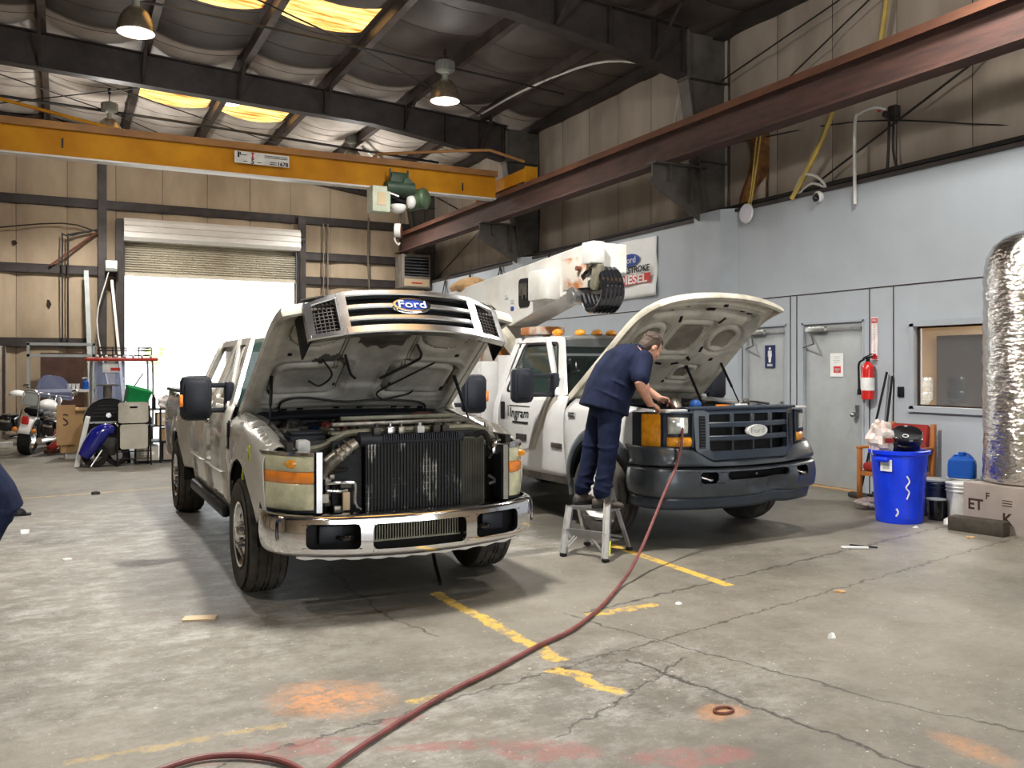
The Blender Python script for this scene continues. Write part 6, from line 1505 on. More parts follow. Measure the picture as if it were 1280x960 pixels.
# ---- stepladder under the mechanic
ld = empty('step_ladder', (4.10, 6.42, 0), 0, 'small aluminium stepladder the mechanic stands on, yellow sticker on one rail', 'ladder')
o0 = V((4.10, 6.42, 0)); w_ = lambda x, y, z: V((x, y, z)) - o0
A_, B_, C_, D_ = w_(3.79, 6.46, 0), w_(3.98, 6.10, 0), w_(4.43, 6.41, 0), w_(4.22, 6.77, 0)
At, Bt, Ct, Dt = w_(3.95, 6.62, .385), w_(4.13, 6.30, .385), w_(4.26, 6.38, .385), w_(4.07, 6.68, .385)
up = V((0, 0, 1)); side = (B_ - A_).normalized()
for a, b, nm in ((A_, At, 'rail'), (B_, B_ + (Bt - B_) * 1.72, 'rail'), (C_, C_ + (Bt + (Bt - B_) * .6 - C_) * .98, 'rear_leg'), (D_, Dt, 'rear_leg')):
    m = MB(); d = (b - a).normalized(); nn = side.cross(d).normalized(); wd = .062 if nm == 'rail' else .03
    m.bar(a + up * .02, b, .026, wd, up=side); 
    if nm == 'rail':
        for s in (-1, 1): m.bar(a + up * .02 + nn * s * wd * .5 - side * .012, b + nn * s * wd * .5 - side * .012, .034, .008, up=side)
    o = m.build(nm, 'alu', ld, smooth=False); MB().box(a + up * .015, (.05, .05, .03), bev=.008).build('rubber_foot', 'black_rubber', o)
for t, z in ((.48, 0), ):
    a, b = A_ + (At - A_) * t, B_ + (Bt - B_) * t; nn = V((side.y, -side.x, 0))
    m = MB(); m.bar(a, b, .035, .075, up=V((0, 0, 1))); 
    for k in range(4): m.bar(a + up * .02 - nn * (-.028 + .018 * k), b + up * .02 - nn * (-.028 + .018 * k), .004, .005)
    m.build('step', 'alu', ld, smooth=False)
    MB().bar(a + (b - a) * .25, A_ * .8 + B_ * .2 * 0 + At * .2 + (A_ - A_), .02, .01).build('brace', 'alu', ld, smooth=False)
    MB().bar(a + (b - a) * .6 - up * .01, B_ + (Bt - B_) * .12, .02, .012).bar(a + (b - a) * .3 - up * .01, A_ + (At - A_) * .12, .02, .012).build('brace', 'alu', ld, smooth=False)
m = MB(); c = (At + Bt + Ct + Dt) / 4; m.add([], []); pts = [At + V((-.02, 0, 0)), Bt + V((0, -.02, 0)), Ct + V((.06, 0, 0)), Dt + V((.06, .02, 0))]
m.loft([[p + V((0, 0, -.012)) for p in pts], [p + V((0, 0, .012)) for p in pts]]); m.build('top_platform', 'alu', ld, smooth=False)
m = MB()
for t in (.35, .75): m.bar(C_ + (Bt - C_) * t, D_ + (Dt - D_) * t, .018, .018)
m.build('rear_brace', 'alu', ld, smooth=False)
bt = B_ + (Bt - B_) * 1.62; MB().box(bt, (.05, .04, .075), bev=.006).build('hinge_plate', 'black', ld)
MB().bar(B_ + (Bt - B_) * .12 + side * .017, B_ + (Bt - B_) * .40 + side * .017, .004, .05, up=side).build('warning_sticker', 'decal_tape', ld, smooth=False)
# ================================================================= HOSE, WALL THINGS, FLOOR CLUTTER
pts = [(5.15, 6.95, 1.27), (5.02, 6.70, 1.30), (4.95, 6.50, 1.27), (4.90, 6.30, 1.17), (4.86, 6.22, .99), (4.74, 6.14, .76), (4.53, 6.02, .57), (4.31, 5.87, .39), (4.08, 5.71, .21), (3.82, 5.50, .09), (3.6, 5.33, .025), (3.17, 4.92, .018), (2.75, 4.58, .018), (2.4, 4.39, .018), (2.03, 4.16, .018), (1.67, 3.96, .018), (1.24, 3.66, .018), (.96, 3.44, .018), (.70, 3.20, .018), (.3, 2.9, .018), (-.2, 3.0, .018), (.0, 3.5, .018), (.40, 3.74, .018), (.62, 3.72, .018), (.80, 3.55, .018), (.85, 3.3, .018), (.8, 2.8, .018)]
o = MB().tube(pts, .0125, 10, sm=6).build('air_hose', 'hose_red'); tag(o, 'dark red air hose hanging from the bucket truck and snaking over the floor', 'hose')

wx = RW - .003
# fire extinguisher and sign
e = empty('fire_extinguisher', (wx - .10, 7.80, 1.22), 0, 'red fire extinguisher with a white label hung between door and window', 'fire extinguisher')
MB().lathe([(0, -.02), (.075, -.01), (.08, .02), (.08, .36), (.07, .41), (.04, .44), (.025, .46), (0, .46)], (0, 0, 0), (0, 0, 1), 22).build('cylinder', 'red_gloss', e)
MB().lathe([(.0815, .10), (.0815, .26)], (0, 0, 0), (0, 0, 1), 22).build('label', 'label_white', e)
MB().cyl((0, 0, .45), (0, 0, .50), .025).bar((-.02, -.09, .52), (-.02, .06, .50), .02, .02, bev=.004).bar((-.02, -.08, .555), (-.02, .04, .51), .02, .012).build('valve', 'black', e)
MB().tube([(-.02, .04, .49), (-.03, .11, .44), (-.03, .115, .3), (-.03, .11, .12)], .014, 8, sm=4).cyl((-.03, .11, .12), (-.03, .11, .04), .02, .026).build('discharge_hose', 'black', e)
MB().box((.09, 0, .25), (.02, .06, .3)).build('wall_bracket', 'steel_grey', e, smooth=False)
e = empty('extinguisher_sign', (wx - .006, 7.775, 1.97), 0, 'tall white and red fire extinguisher arrow sign above the extinguisher', 'sign')
MB().box((0, 0, 0), (.008, .105, .54)).build('board', 'label_white', e, smooth=False)
m = MB().box((-.005, 0, .225), (.003, .085, .06)); m.box((-.005, 0, -.235), (.003, .085, .05)); m.add([V((-.0065, .03, -.19)), V((-.0065, -.03, -.19)), V((-.0065, 0, -.25))], [(0, 1, 2)]); m.box((-.005, .049, 0), (.003, .003, .52)).box((-.005, -.049, 0), (.003, .003, .52)); m.build('red_field', 'sign_red', e, smooth=False)
m = MB(); m.text('FIRE', .04, textM((-.008, 0, .225), (0, -1, 0), (0, 0, 1)), depth=.001); m.build('sign_title', 'label_white', e, smooth=False)
m = MB()
for k, ch in enumerate('EXTINGUISHER'): m.text(ch, .028, textM((-.006, 0, .17 - k * .030), (0, -1, 0), (0, 0, 1)), depth=.001)
m.build('sign_text', 'sign_red', e, smooth=False)
# restroom sign on door 3, notice on door 2
e = empty('restroom_sign', (RW + .018, 9.64, 1.765), 0, 'navy blue men restroom sign with a white figure', 'sign')
MB().box((0, 0, 0), (.008, .20, .33)).build('board', 'sign_navy', e, smooth=False)
m = MB(); m.lathe([(0, -.002), (.02, -.002), (.02, .002), (0, .002)], (-.006, 0, .115), (1, 0, 0), 16); m.prism([(-.035, .085), (.035, .085), (.04, .0), (.027, -.0), (.022, -.085), (-.022, -.085), (-.027, 0), (-.04, 0)], 'x', -.007, -.004); m.build('figure_symbol', 'label_white', e, smooth=False)
m = MB().text('MEN', .05, textM((-.006, 0, -.125), (0, -1, 0), (0, 0, 1)), depth=.001, bold=.001); m.build('sign_text', 'label_white', e, smooth=False)
e = empty('door_notice', (RW + .018, 8.41, 1.64), 0, 'white paper notice with a small red picture taped to the door', 'notice')
MB().box((0, 0, 0), (.003, .22, .31)).build('sheet', 'paper', e, smooth=False); MB().box((-.003, -.01, -.06), (.002, .12, .085)).build('red_picture', 'sign_red', e, smooth=False)
m = MB()
for k in range(4): m.box((-.003, 0, .11 - k * .025), (.002, .12 - .03 * (k % 2), .005))
m.box((-.0045, -.01, -.055), (.001, .09, .015)).box((-.0045, -.01, -.08), (.001, .06, .012)); m.build('print_line', 'shelf_grey', e, smooth=False)
e = empty('outlet_box', (wx - .012, 7.385, 1.31), 0, 'small black outlet plate left of the office window', 'outlet'); MB().box((0, 0, 0), (.02, .085, .125), bev=.006).build('plate', 'black', e); MB().box((-.011, 0, .025), (.004, .03, .03)).build('socket', 'black_gloss', e, smooth=False)
e = empty('wall_clock', (wx - .03, 10.08, 3.90), 0, 'round white disc hung at the top of the wall by the column cover', 'clock'); MB().lathe([(0, -.02), (.13, -.02), (.14, 0), (.13, .02), (0, .022)], (0, 0, 0), (-1, 0, 0), 28).build('disc', 'clock_face', e); MB().lathe([(.13, .018), (.15, .0), (.13, -.02)], (0, 0, 0), (-1, 0, 0), 28).build('rim', 'white_paint', e)
e = empty('dome_camera', (wx - .05, 8.68, 3.90), 0, 'small white dome camera at the top of the office wall', 'camera'); MB().lathe([(0, -.05), (.075, -.05), (.08, -.01), (.06, .02)], (0, 0, 0), (-1, 0, -.2), 20).build('housing', 'white_paint', e); MB().sphere((-.03, 0, -.02), .045, 14, 10).build('lens', 'black_gloss', e)
# banner
e = empty('banner', (wx - .01, 12.95, 3.37), 0, 'white vinyl banner with blue oval and red block lettering, half hidden by the boom', 'banner')
def banf(u, v): return V((-.02 - .018 * math.sin(u * 9 + v * 4) - .012 * math.sin(v * 11), .98 - 1.62 * u, -.52 + 1.02 * v + .03 * math.sin(u * PI) * (v - .5)))
MB().grid(banf, 24, 14).build('sheet', 'paper', e, solid=.004)
m = MB(); m.box((-.060, .02, -.20), (.004, 1.08, .17)); m.build('red_block', 'sign_red', e, smooth=False)
m = MB().text('DIESEL', .21, textM((-.064, .02, -.205), (0, -1, 0), (0, 0, 1)), depth=.001, sx=1.45, bold=.006); m.build('red_block_text', 'label_white', e, smooth=False)
m = MB().text('POWERSTROKE', .155, textM((-.060, .14, -.03), (0, -1, 0), (0, 0, 1)), depth=.002, sx=1.15, bold=.003); m.build('banner_text', 'black', e, smooth=False)
m = MB(); m.fill(lambda u, v, h=0: V((-.060, u, v)), [(.10 + .30 * math.cos(2 * PI * k / 28), .15 + .115 * math.sin(2 * PI * k / 28)) for k in range(28)]); m.build('blue_oval', 'logo_blue', e)
m = MB().text('Ford', .17, textM((-.064, .10, .15), (0, -1, 0), (0, 0, 1)), depth=.001, sx=1.2); m.build('oval_script', 'label_white', e, smooth=False)
# V-shaped hanger wires on the far office wall
for y, lab in ((21.6, 'first'), (20.0, 'second'), (18.3, 'third'), (16.0, 'fourth')):
    o = MB().tube([(wx - .06, y + .35, 3.2), (wx - .05, y, 3.98), (wx - .06, y - .1, 3.2)], .014, 6).tube([(wx - .05, y, 3.98), (wx - .06, y - .35, 3.25)], .012, 6).build('hanging_strap', 'cable_dark'); tag(o, '%s of the dark strap bundles fanning down the far office wall, counted from the heater' % lab, 'strap')
# office things
e = empty('television', (11.62, 8.05, 1.07), 0, 'large black screen on the tan wall behind the office window', 'television')
MB().box((.4, .1, .45), (.06, 1.9, 1.15), bev=.01).build('screen', 'tv_black', e); MB().box((.36, .1, .45), (.02, 1.84, 1.09)).build('panel', 'black_gloss', e, smooth=False); MB().box((.46, .1, .45), (.2, .2, .2)).build('mount', 'black', e, smooth=False)
e = empty('water_cooler', (11.6, 9.02, 0), 0, 'white bottled water cooler behind the office window', 'water cooler')
MB().box((0, 0, .52), (.3, .3, 1.04), bev=.03).build('cabinet', 'label_white', e)
MB().lathe([(0, 1.02), (.05, 1.04), (.13, 1.12), (.135, 1.22), (.125, 1.24), (.135, 1.27), (.135, 1.42), (.12, 1.46), (0, 1.47)], (0, 0, 0), (0, 0, 1), 22).build('bottle', 'lens_clear', e)
# ---- corner by the office door
e = empty('trash_can', (7.80, 6.36, 0), 27, 'bright blue plastic trash can heaped with a bucket and a bag', 'trash can')
n = 40; prof = [(0, .0, 0), (.225, 0, 0), (.232, .02, 0), (.25, .35, 1), (.262, .52, 1), (.265, .54, 0), (.275, .70, 0), (.30, .71, 0), (.305, .745, 0), (.285, .75, 0), (.27, .72, 0), (.235, .06, 0), (0, .05, 0)]
m = MB(); rings = []
for r, z, fl in prof: rings.append([V(((r - .008 * fl * (j % 5 == 0)) * math.cos(2 * PI * j / n), (r - .008 * fl * (j % 5 == 0)) * math.sin(2 * PI * j / n), z)) for j in range(n)])
m.loft(rings, caps=False); m.build('can', 'bin_blue', e, angle=50)
m = MB()
for a in (-20, 160): c = V((.30 * math.cos(R(a)), .30 * math.sin(R(a)), .66)); m.box(c, (.06, .14, .05), rot=(0, 0, a), bev=.015)
m.build('handle', 'bin_blue', e)
pa = lambda a, r, z: V((r * math.cos(R(a)), r * math.sin(R(a)), z))
MB().box(pa(166, .276, .60), (.12, .008, .12), rot=(0, 0, 76)).build('white_label', 'label_white', e, smooth=False); MB().box(pa(166, .281, .59), (.07, .004, .05), rot=(0, 0, 76)).build('label_print', 'shelf_grey', e, smooth=False)
m = MB().tube([pa(208, .262, .50), pa(214, .260, .44), pa(207, .257, .38), pa(214, .254, .33), pa(209, .251, .26)], .007, 6, sm=5); m.build('paint_smear', 'label_white', e); MB().tube([pa(186, .238, .16), pa(190, .237, .12), pa(185, .235, .08)], .010, 6, sm=4).build('paint_smear', 'label_white', e)
e = empty('plastic_bucket', (7.90, 6.36, .66), 0, 'black plastic bucket with lid tipped in the top of the blue trash can', 'bucket'); e.rotation_mode = 'QUATERNION'; e.rotation_quaternion = V((0, 0, 1)).rotation_difference(V((-.34, -.30, .85)))
MB().lathe([(0, .0), (.12, .0), (.125, .01), (.145, .20), (.155, .205), (.155, .225), (.148, .23), (.15, .265), (.158, .27), (.158, .295), (.15, .305), (.14, .298), (0, .296)], (0, 0, 0), (0, 0, 1), 30).build('pail', 'black_gloss', e)
MB().tube([V((-.05 + .028 * math.cos(k), -.03 + .028 * math.sin(k), .302)) for k in [i * PI / 6 for i in range(12)]], .005, 6, loop=True).build('spout_cap', 'label_white', e); MB().tube([(.155, 0, .21), (.16, -.10, .12), (.09, -.17, .06), (.0, -.17, .06)], .004, 6, sm=5).build('bail', 'steel_bright', e)
e = empty('plastic_bag', (7.62, 6.44, .70), 0, 'crumpled pale plastic bag with red print stuffed in the trash can', 'bag')
def crumple(c, r, seed, n=22, m_=14, amp=.25):
    rn = random.Random(seed); ph = [rn.uniform(0, 6) for _ in range(8)]; mb = MB(); rings = []
    for i in range(m_ + 1):
        a = -PI / 2 + PI * i / m_
        rings.append([V(c) + V([r[k] * [math.cos(a) * math.cos(w), math.cos(a) * math.sin(w), math.sin(a)][k] * (1 + amp * math.sin(5 * w + ph[0] + 3 * a) * .5 + amp * math.sin(9 * w - 4 * a + ph[1]) * .35 + amp * math.sin(7 * a + 2 * w + ph[2]) * .5) for k in range(3)]) for w in [2 * PI * j / n for j in range(n)]])
    return mb.loft(rings, caps=False)
crumple((0, 0, .16), (.13, .12, .17), 3).build('sack', 'plastic_bag', e, angle=20); MB().box((-.02, -.125, .15), (.10, .01, .05), rot=(0, 0, -12)).build('print', 'red_cloth', e, smooth=False)
# chair behind
e = empty('armchair', (8.68, 7.13, 0), 0, 'wooden armchair with dark red seat and back behind the trash can', 'chair')
# faces -X ; width along Y
for x, y, h in ((-.27, .28, .66), (-.27, -.28, .66), (.25, .28, .95), (.25, -.28, .95)): MB().bar((x, y, 0), (x + (.05 if h > .7 else 0), y, h), .05, .05, bev=.008).build('leg', 'wood_chair', e)
for y in (-.28, .28): MB().bar((-.30, y, .66), (.28, y, .67), .065, .03, bev=.01).build('armrest', 'wood_chair', e)
MB().box((0, 0, .44), (.52, .50, .10), bev=.03).build('seat', 'red_cloth', e); MB().box((.24, 0, .74), (.07, .50, .40), rot=(0, 8, 0), bev=.03).build('backrest', 'red_cloth', e)
MB().box((0, .28, .36), (.5, .03, .05)).box((0, -.28, .36), (.5, .03, .05)).box((-.27, 0, .36), (.03, .54, .05)).build('seat_rail', 'wood_chair', e)
for (x0, y0, x1, y1, z, lab, base) in ((8.72, 7.68, 9.04, 7.55, 1.55, 'long dark broom handle leaning beside the extinguisher', .10), (8.86, 7.52, 9.05, 7.48, 1.5, 'second dark handle leaning next to the broom', 0)):
    e = empty('broom' if base else 'mop', (x0, y0, 0), 0, lab, 'broom' if base else 'mop')
    MB().tube([(0, 0, .05), (x1 - x0, y1 - y0, z)], .014, 8).build('handle', 'black', e)
    if base: MB().box((0, 0, .035), (.10, .30, .07), bev=.02).build('broom_head', 'engine_dark', e)
    else: crumple((0, 0, .05), (.08, .08, .05), 5, amp=.4).build('mop_head', 'engine_dark', e)
e = empty('plastic_bag', (8.22, 7.1, 0), 0, 'pinkish clear plastic bag lying on the floor before the chair', 'bag'); crumple((0, 0, .055), (.17, .13, .06), 8).build('sack', 'plastic_bag', e, angle=20)
def pail(x, y, r, h, mat, lab, lid=None, gr=None, bands=True):
    e = empty('plastic_bucket', (x, y, 0), 0, lab, 'bucket', gr)
    p = [(0, 0), (r * .86, 0), (r * .88, .01), (r * .97, h * .78)]
    if bands: p += [(r * 1.05, h * .785), (r * 1.05, h * .81), (r * .98, h * .82), (r * .98, h * .88), (r * 1.05, h * .885), (r * 1.05, h * .91)]
    p += [(r, h * .93), (r, h * .97), (r * 1.05, h * .975), (r * 1.05, h), (r * .98, h), (0, h * .985)]
    MB().lathe(p, (0, 0, 0), (0, 0, 1), 28).build('pail', mat, e)
    if lid: MB().lathe([(r * 1.055, h * .96), (r * 1.06, h * 1.005), (r * .9, h * 1.01), (0, h * 1.0)], (0, 0, 0), (0, 0, 1), 28).build('lid', lid, e)
    return e
pail(8.38, 6.06, .15, .40, 'bucket_white', 'white ribbed bucket standing left of the cardboard box', 'bucket_white')
pail(8.42, 6.40, .15, .40, 'bucket_navy', 'navy blue bucket with a pale lid behind the trash can', 'shelf_grey')
e2 = pail(8.22, 6.24, .095, .22, 'black_gloss', 'small black pail in front of the navy bucket', 'shelf_grey', bands=False)
pail(8.72, 6.30, .15, .40, 'bucket_white', 'white bucket against the wall under the blue jug', 'bucket_white')
e = empty('water_jug', (8.72, 6.30, .41), -63, 'blue plastic jug with a spout cap on top of the buckets', 'jug')
m = MB(); m.loft([[V((p[0] * k, p[1] * k, z)) for p in rrect(-.14, -.09, .14, .09, .06)] for z, k in ((0, .96), (.01, 1), (.14, 1), (.19, .93), (.22, .6), (.235, .3), (.26, .28), (.262, .0))]); m.build('body', 'jug_blue', e)
MB().cyl((0, 0, .235), (0, 0, .275), .04, n=14).build('cap', 'jug_blue', e); MB().tube([(-.10, 0, .20), (-.05, 0, .25), (.05, 0, .255), (.11, 0, .20)], .013, 8, sm=4).build('handle', 'jug_blue', e)
e = empty('cardboard_box', (8.45, 5.40, 0), 0, 'greyish cardboard carton with dark stencilled letters at the foot of the silver tank', 'box')
m = MB(); m.box((-.24, -.07, .225), (.24, 1.0, .45)); m.box((-.28, -.07, .452), (.14, 1.0, .006), rot=(0, -2, 0)); m.build('carton', 'cardboard_grey', e, smooth=False)
m = MB().text('ET', .15, textM((-.362, .30, .24), (0, -1, 0), (0, 0, 1)), depth=.001, bold=.003); m.text('K', .15, textM((-.362, -.03, .14), (0, -1, 0), (0, 0, 1)), depth=.001, bold=.003); m.text('F', .09, textM((-.362, .17, .34), (0, -1, 0), (0, 0, 1)), depth=.001, bold=.002)
for k in range(3): m.box((-.361, -.03, .27 + .025 * k), (.002, .10, .008))
m.build('stencil', 'seam', e, smooth=False)
e = empty('timber_block', (7.92, 5.55, 0), 12, 'heavy blackened timber block lying in front of the carton', 'timber'); MB().box((0, 0, .07), (.16, .52, .14), bev=.012).build('block', 'timber_black', e)
e = empty('foil_tank', (8.60, 5.44, .47), 0, 'tall vertical tank wrapped in shiny crinkled silver foil at the right edge', 'tank')
m = MB(); n = 60; rings = []; rn = random.Random(2)
H_ = [(.30, 0), (.47, .0), (.48, .02)] + [(.48 + .006 * math.sin(k * 2.3), .02 + k * .06) for k in range(1, 34)] + [(.47, 2.12), (.44, 2.25), (.38, 2.36), (.28, 2.44), (.15, 2.49), (.0, 2.50)]
for i, (r, z) in enumerate(H_): rings.append([V(((r * (1 + .010 * math.sin(7 * a + z * 9) + .008 * math.sin(13 * a - z * 23) + .006 * math.sin(29 * a + 31 * z))) * math.cos(a) * .92, (r * (1 + .010 * math.sin(6 * a + z * 9) + .006 * math.sin(17 * a - z * 19))) * math.sin(a) * .92, z)) for a in [2 * PI * j / n for j in range(n)]])
m.loft(rings, caps=True); m.build('wrapped_shell', 'foil', e)
MB().cyl((0, 0, -.47), (0, 0, 0), .30, n=24).build('stand', 'steel_grey', e)
# ---- litter
def litter(nm, x, y, seed, sz, mat, lab, cat='litter', z=.012):
    sz *= .7; z *= .7; rn = random.Random(seed); m = MB(); p = [V((sz * rn.uniform(.5, 1) * math.cos(a), sz * rn.uniform(.4, 1) * math.sin(a) * .7, rn.uniform(0, 1) * z * 2)) for a in [2 * PI * k / 9 for k in range(9)]]
    m.add([V((0, 0, z * 2))] + p + [q - V((0, 0, q.z)) for q in p], [(0, 1 + k, 1 + (k + 1) % 9) for k in range(9)] + [(1 + k, 10 + k, 10 + (k + 1) % 9, 1 + (k + 1) % 9) for k in range(9)])
    o = m.build(nm, mat, smooth=False); o.location = (x, y, 0); tag(o, lab, cat); return o
litter('paper_scrap', 4.06, 3.78, 1, .055, 'paper', 'upright white paper scrap alone on the open floor at right', z=.025)
litter('paper_scrap', 3.72, 4.80, 2, .05, 'paper', 'white paper scrap beside the worn yellow dash')
litter('leaf_litter', 4.95, 4.53, 3, .09, 'cardboard', 'brown shredded scrap on the floor right of the yellow line')
litter('paper_scrap', 7.62, 5.42, 4, .10, 'cardboard', 'tan paper scrap on the floor in front of the timber block')
litter('paper_scrap', 7.95, 5.35, 6, .05, 'paper', 'small white scrap just right of the tan paper')
litter('paper_scrap', 7.62, 6.02, 7, .07, 'paper', 'flat white scrap at the foot of the trash can')
litter('crumpled_paper', 8.08, 6.0, 9, .09, 'paper', 'crumpled white tissue between the trash can and timber block', z=.05)
litter('paper_scrap', .04, 8.21, 10, .06, 'paper', 'white scrap on the floor far left of the pickup')
litter('paper_scrap', -.33, 9.72, 11, .09, 'paper', 'crumpled pale scrap near the left edge of the floor', z=.03)
litter('metal_part', .38, 12.32, 12, .09, 'engine_dark', 'small dark metal part on the floor in front of the motorcycles', 'part', z=.03)
o = MB().box((.78, 5.9, .006), (.20, .10, .010), rot=(0, 0, -18)).build('wood_chip', 'tan_wall', smooth=False); tag(o, 'small flat tan board scrap left of the pickup front tire', 'scrap')
o = MB().tube([V((2.74 + .05 * math.cos(a), 3.20 + .035 * math.sin(a), .008)) for a in [i * PI / 8 for i in range(16)]], .006, 6, loop=True).build('rusty_ring', 'red_brown'); tag(o, 'thin rusty ring on the orange stain at lower centre right', 'ring')
o = MB().bar((6.35, 5.5, .012), (6.15, 5.62, .012), .03, .014).build('paper_strip', 'paper', smooth=False); tag(o, 'pale strip beside a black stick on the open floor', 'litter')
o = MB().bar((6.42, 5.46, .012), (6.30, 5.66, .012), .014, .012).build('black_stick', 'black', smooth=False); tag(o, 'thin black stick lying by the pale strip', 'stick')
e = empty('baseball_hat', (-.43, 10.95, 0), 0, 'black cap lying on the floor beside the person at the left edge', 'hat'); MB().sphere((0, 0, 0), (.085, .07, .085), 16, 8, 0, 90).build('crown', 'black', e); MB().box((.08, -.02, .015), (.10, .10, .012), bev=.004).build('brim', 'black', e)
o = MB().tube([(2.9, 7.25, .30), (2.62, 6.5, .12), (2.48, 6.02, .01)], .016, 8, sm=3).build('drain_rod', 'black'); tag(o, 'thin black rod slanting to the floor under the pickup bumper', 'rod')
# ================================================================= FAR LEFT CLUTTER
# motorcycle, seen from behind left; local +y forward
mc = empty('motorcycle', (-.60, 18.55, 0), -14, 'silver and black touring motorcycle with windshield and saddlebags parked at far left', 'motorcycle')
mc.rotation_euler = (0, R(8), R(-14))
def bikewheel(parent, y, r, w, nm='wheel'):
    m = MB(); m.lathe([(r * .72, -w * .4), (r * .9, -w * .5), (r * .98, -w * .36), (r, 0), (r * .98, w * .36), (r * .9, w * .5), (r * .72, w * .4)], (0, y, r), (1, 0, 0), 36); o = m.build(nm, 'black_rubber', parent)
    m = MB(); m.lathe([(r * .74, -w * .3), (r * .68, 0), (r * .74, w * .3)], (0, y, r), (1, 0, 0), 36); m.cyl((-.08, y, r), (.08, y, r), .04)
    for k in range(10): a = 2 * PI * k / 10; m.bar((0, y, r), (0, y + r * .7 * math.cos(a), r + r * .7 * math.sin(a)), .02, .015)
    m.build('rim', 'chrome_worn', o); return o
bikewheel(mc, 0, .34, .21); bikewheel(mc, 1.62, .33, .13)
m = MB(); m.lathe([(.37, -.10), (.39, 0), (.37, .10), (.35, .11)], (0, 0, .33), (1, 0, 0), 20, a0=-10, a1=150); 
rings = [[V((x, -.0 + rr * math.cos(R(a)), .33 + rr * math.sin(R(a)))) for x, rr in ((-.11, .35), (-.09, .38), (0, .39), (.09, .38), (.11, .35))] for a in range(35, 172, 12)]
m = MB().loft(rings, close=False, caps=False); m.build('rear_fender', 'white_paint', mc, solid=.006)
rings = [[V((x, 1.62 + rr * math.cos(R(a)), .33 + rr * math.sin(R(a)))) for x, rr in ((-.09, .35), (-.07, .38), (0, .39), (.07, .38), (.09, .35))] for a in range(10, 170, 12)]
MB().loft(rings, close=False, caps=False).build('front_fender', 'truck_silver', mc, solid=.006)
MB().box((0, -.36, .66), (.12, .05, .15), bev=.02).build('tail_light', 'red_gloss', mc)
for s in (-1, 1):
    MB().sphere((s * .16, -.34, .48), .045, 10, 8).build('turn_signal', 'lens_amber', mc)
    MB().box((s * .36, .0, .56), (.22, .56, .32), bev=.06).build('saddlebag', 'black_gloss', mc)
    MB().box((s * .36, -.286, .60), (.16, .01, .05), bev=.004).build('bag_badge', 'chrome', mc)
    MB().tube([(s * .22, 1.2, .34), (s * .26, .7, .28), (s * .27, .1, .30), (s * .27, -.35, .32)], [.035, .04, .05, .055], 12, sm=4).build('exhaust_pipe', 'chrome', mc)
m = MB(); m.box((0, .42, .76), (.30, .5, .12), bev=.05).box((0, .06, .82), (.26, .34, .12), bev=.05); m.build('seat', 'black', mc)
MB().box((0, -.20, 1.05), (.24, .06, .26), rot=(-8, 0, 0), bev=.05).build('backrest_pad', 'shelf_grey', mc); MB().tube([(-.14, -.15, .70), (-.14, -.22, 1.0), (-.1, -.24, 1.18), (.1, -.24, 1.18), (.14, -.22, 1.0), (.14, -.15, .70)], .015, 8, sm=3).build('sissy_bar', 'chrome', mc)
m = MB(); m.sphere((0, .95, .86), (.17, .32, .14), 18, 12); m.build('fuel_tank', 'white_paint', mc)
m = MB().box((0, .85, .48), (.30, .42, .34), bev=.05)
for k in range(5): m.box((0, .85, .38 + .06 * k), (.36, .34, .015))
m.lathe([(0, -.2), (.12, -.2), (.14, -.14), (.14, .14), (.12, .2), (0, .2)], (0, .8, .42), (1, 0, 0), 18); m.build('engine', 'chrome_worn', mc)
for s in (-1, 1): MB().tube([(s * .1, 1.62, .33), (s * .1, 1.36, .9), (s * .08, 1.28, 1.05)], .028, 8).build('fork', 'chrome', mc)
MB().tube([(-.42, .95, 1.06), (-.36, 1.1, 1.10), (-.12, 1.26, 1.08), (.12, 1.26, 1.08), (.36, 1.1, 1.10), (.42, .95, 1.06)], .015, 8, sm=4).build('handlebar', 'chrome', mc)
MB().sphere((0, 1.42, .96), (.12, .12, .12), 14, 10).build('headlamp', 'chrome', mc)
MB().grid(lambda u, v: V(((u - .5) * .66 * math.sqrt(max(.02, 1 - (v * .93) ** 3)), 1.42 - .28 * v - .10 * (2 * u - 1) ** 2, 1.0 + .46 * v)), 16, 12).build('windshield', 'windshield_blue', mc, solid=.005)
for s in (-1, 1): MB().sphere((s * .44, 1.0, 1.2), (.07, .02, .045), 10, 8).tube([(s * .40, 1.02, 1.08), (s * .44, 1.02, 1.18)], .007, 6).build('mirror', 'chrome', mc)
MB().bar((-.02, .5, .30), (-.26, .45, .01), .02, .02).build('kickstand', 'steel_dark', mc)
# shelf with items
sh = empty('shelving_unit', (-.03, 20.9, 0), 0, 'tall light grey metal shelving frame behind the motorcycle', 'shelf')
for x in (-.60, .62):
    for y in (-.2, .2): MB().box((x, y, 1.06), (.05, .05, 2.12)).build('post', 'shelf_grey', sh, smooth=False)
for z in (.35, 1.12, 1.86, 2.10): MB().box((.01, 0, z), (1.27, .45, .055)).build('shelf', 'label_white' if z == 1.12 else 'shelf_grey', sh, smooth=False)
e = empty('plastic_bottle', (.44, 20.8, 1.148), 0, 'blue bottle on the middle shelf, right end', 'bottle'); MB().lathe([(0, 0), (.07, 0), (.075, .02), (.07, .16), (.03, .2), (.028, .23), (0, .23)], n=16).build('body', 'jug_blue', e); MB().box((-.02, -.0, .24), (.1, .04, .04), rot=(0, 0, 20)).build('trigger', 'label_white', e)
for k, lab in enumerate(('left', 'middle', 'right')):
    e = empty('white_cup', (.12 + .085 * k, 20.78, 1.148), 0, '%s one of the small white cups standing left of the blue bottle' % lab, 'cup', 'white cups on the shelf'); MB().lathe([(0, 0), (.03, 0), (.04, .12), (.036, .12), (.028, .01), (0, .01)], n=14).build('cup', 'label_white', e)
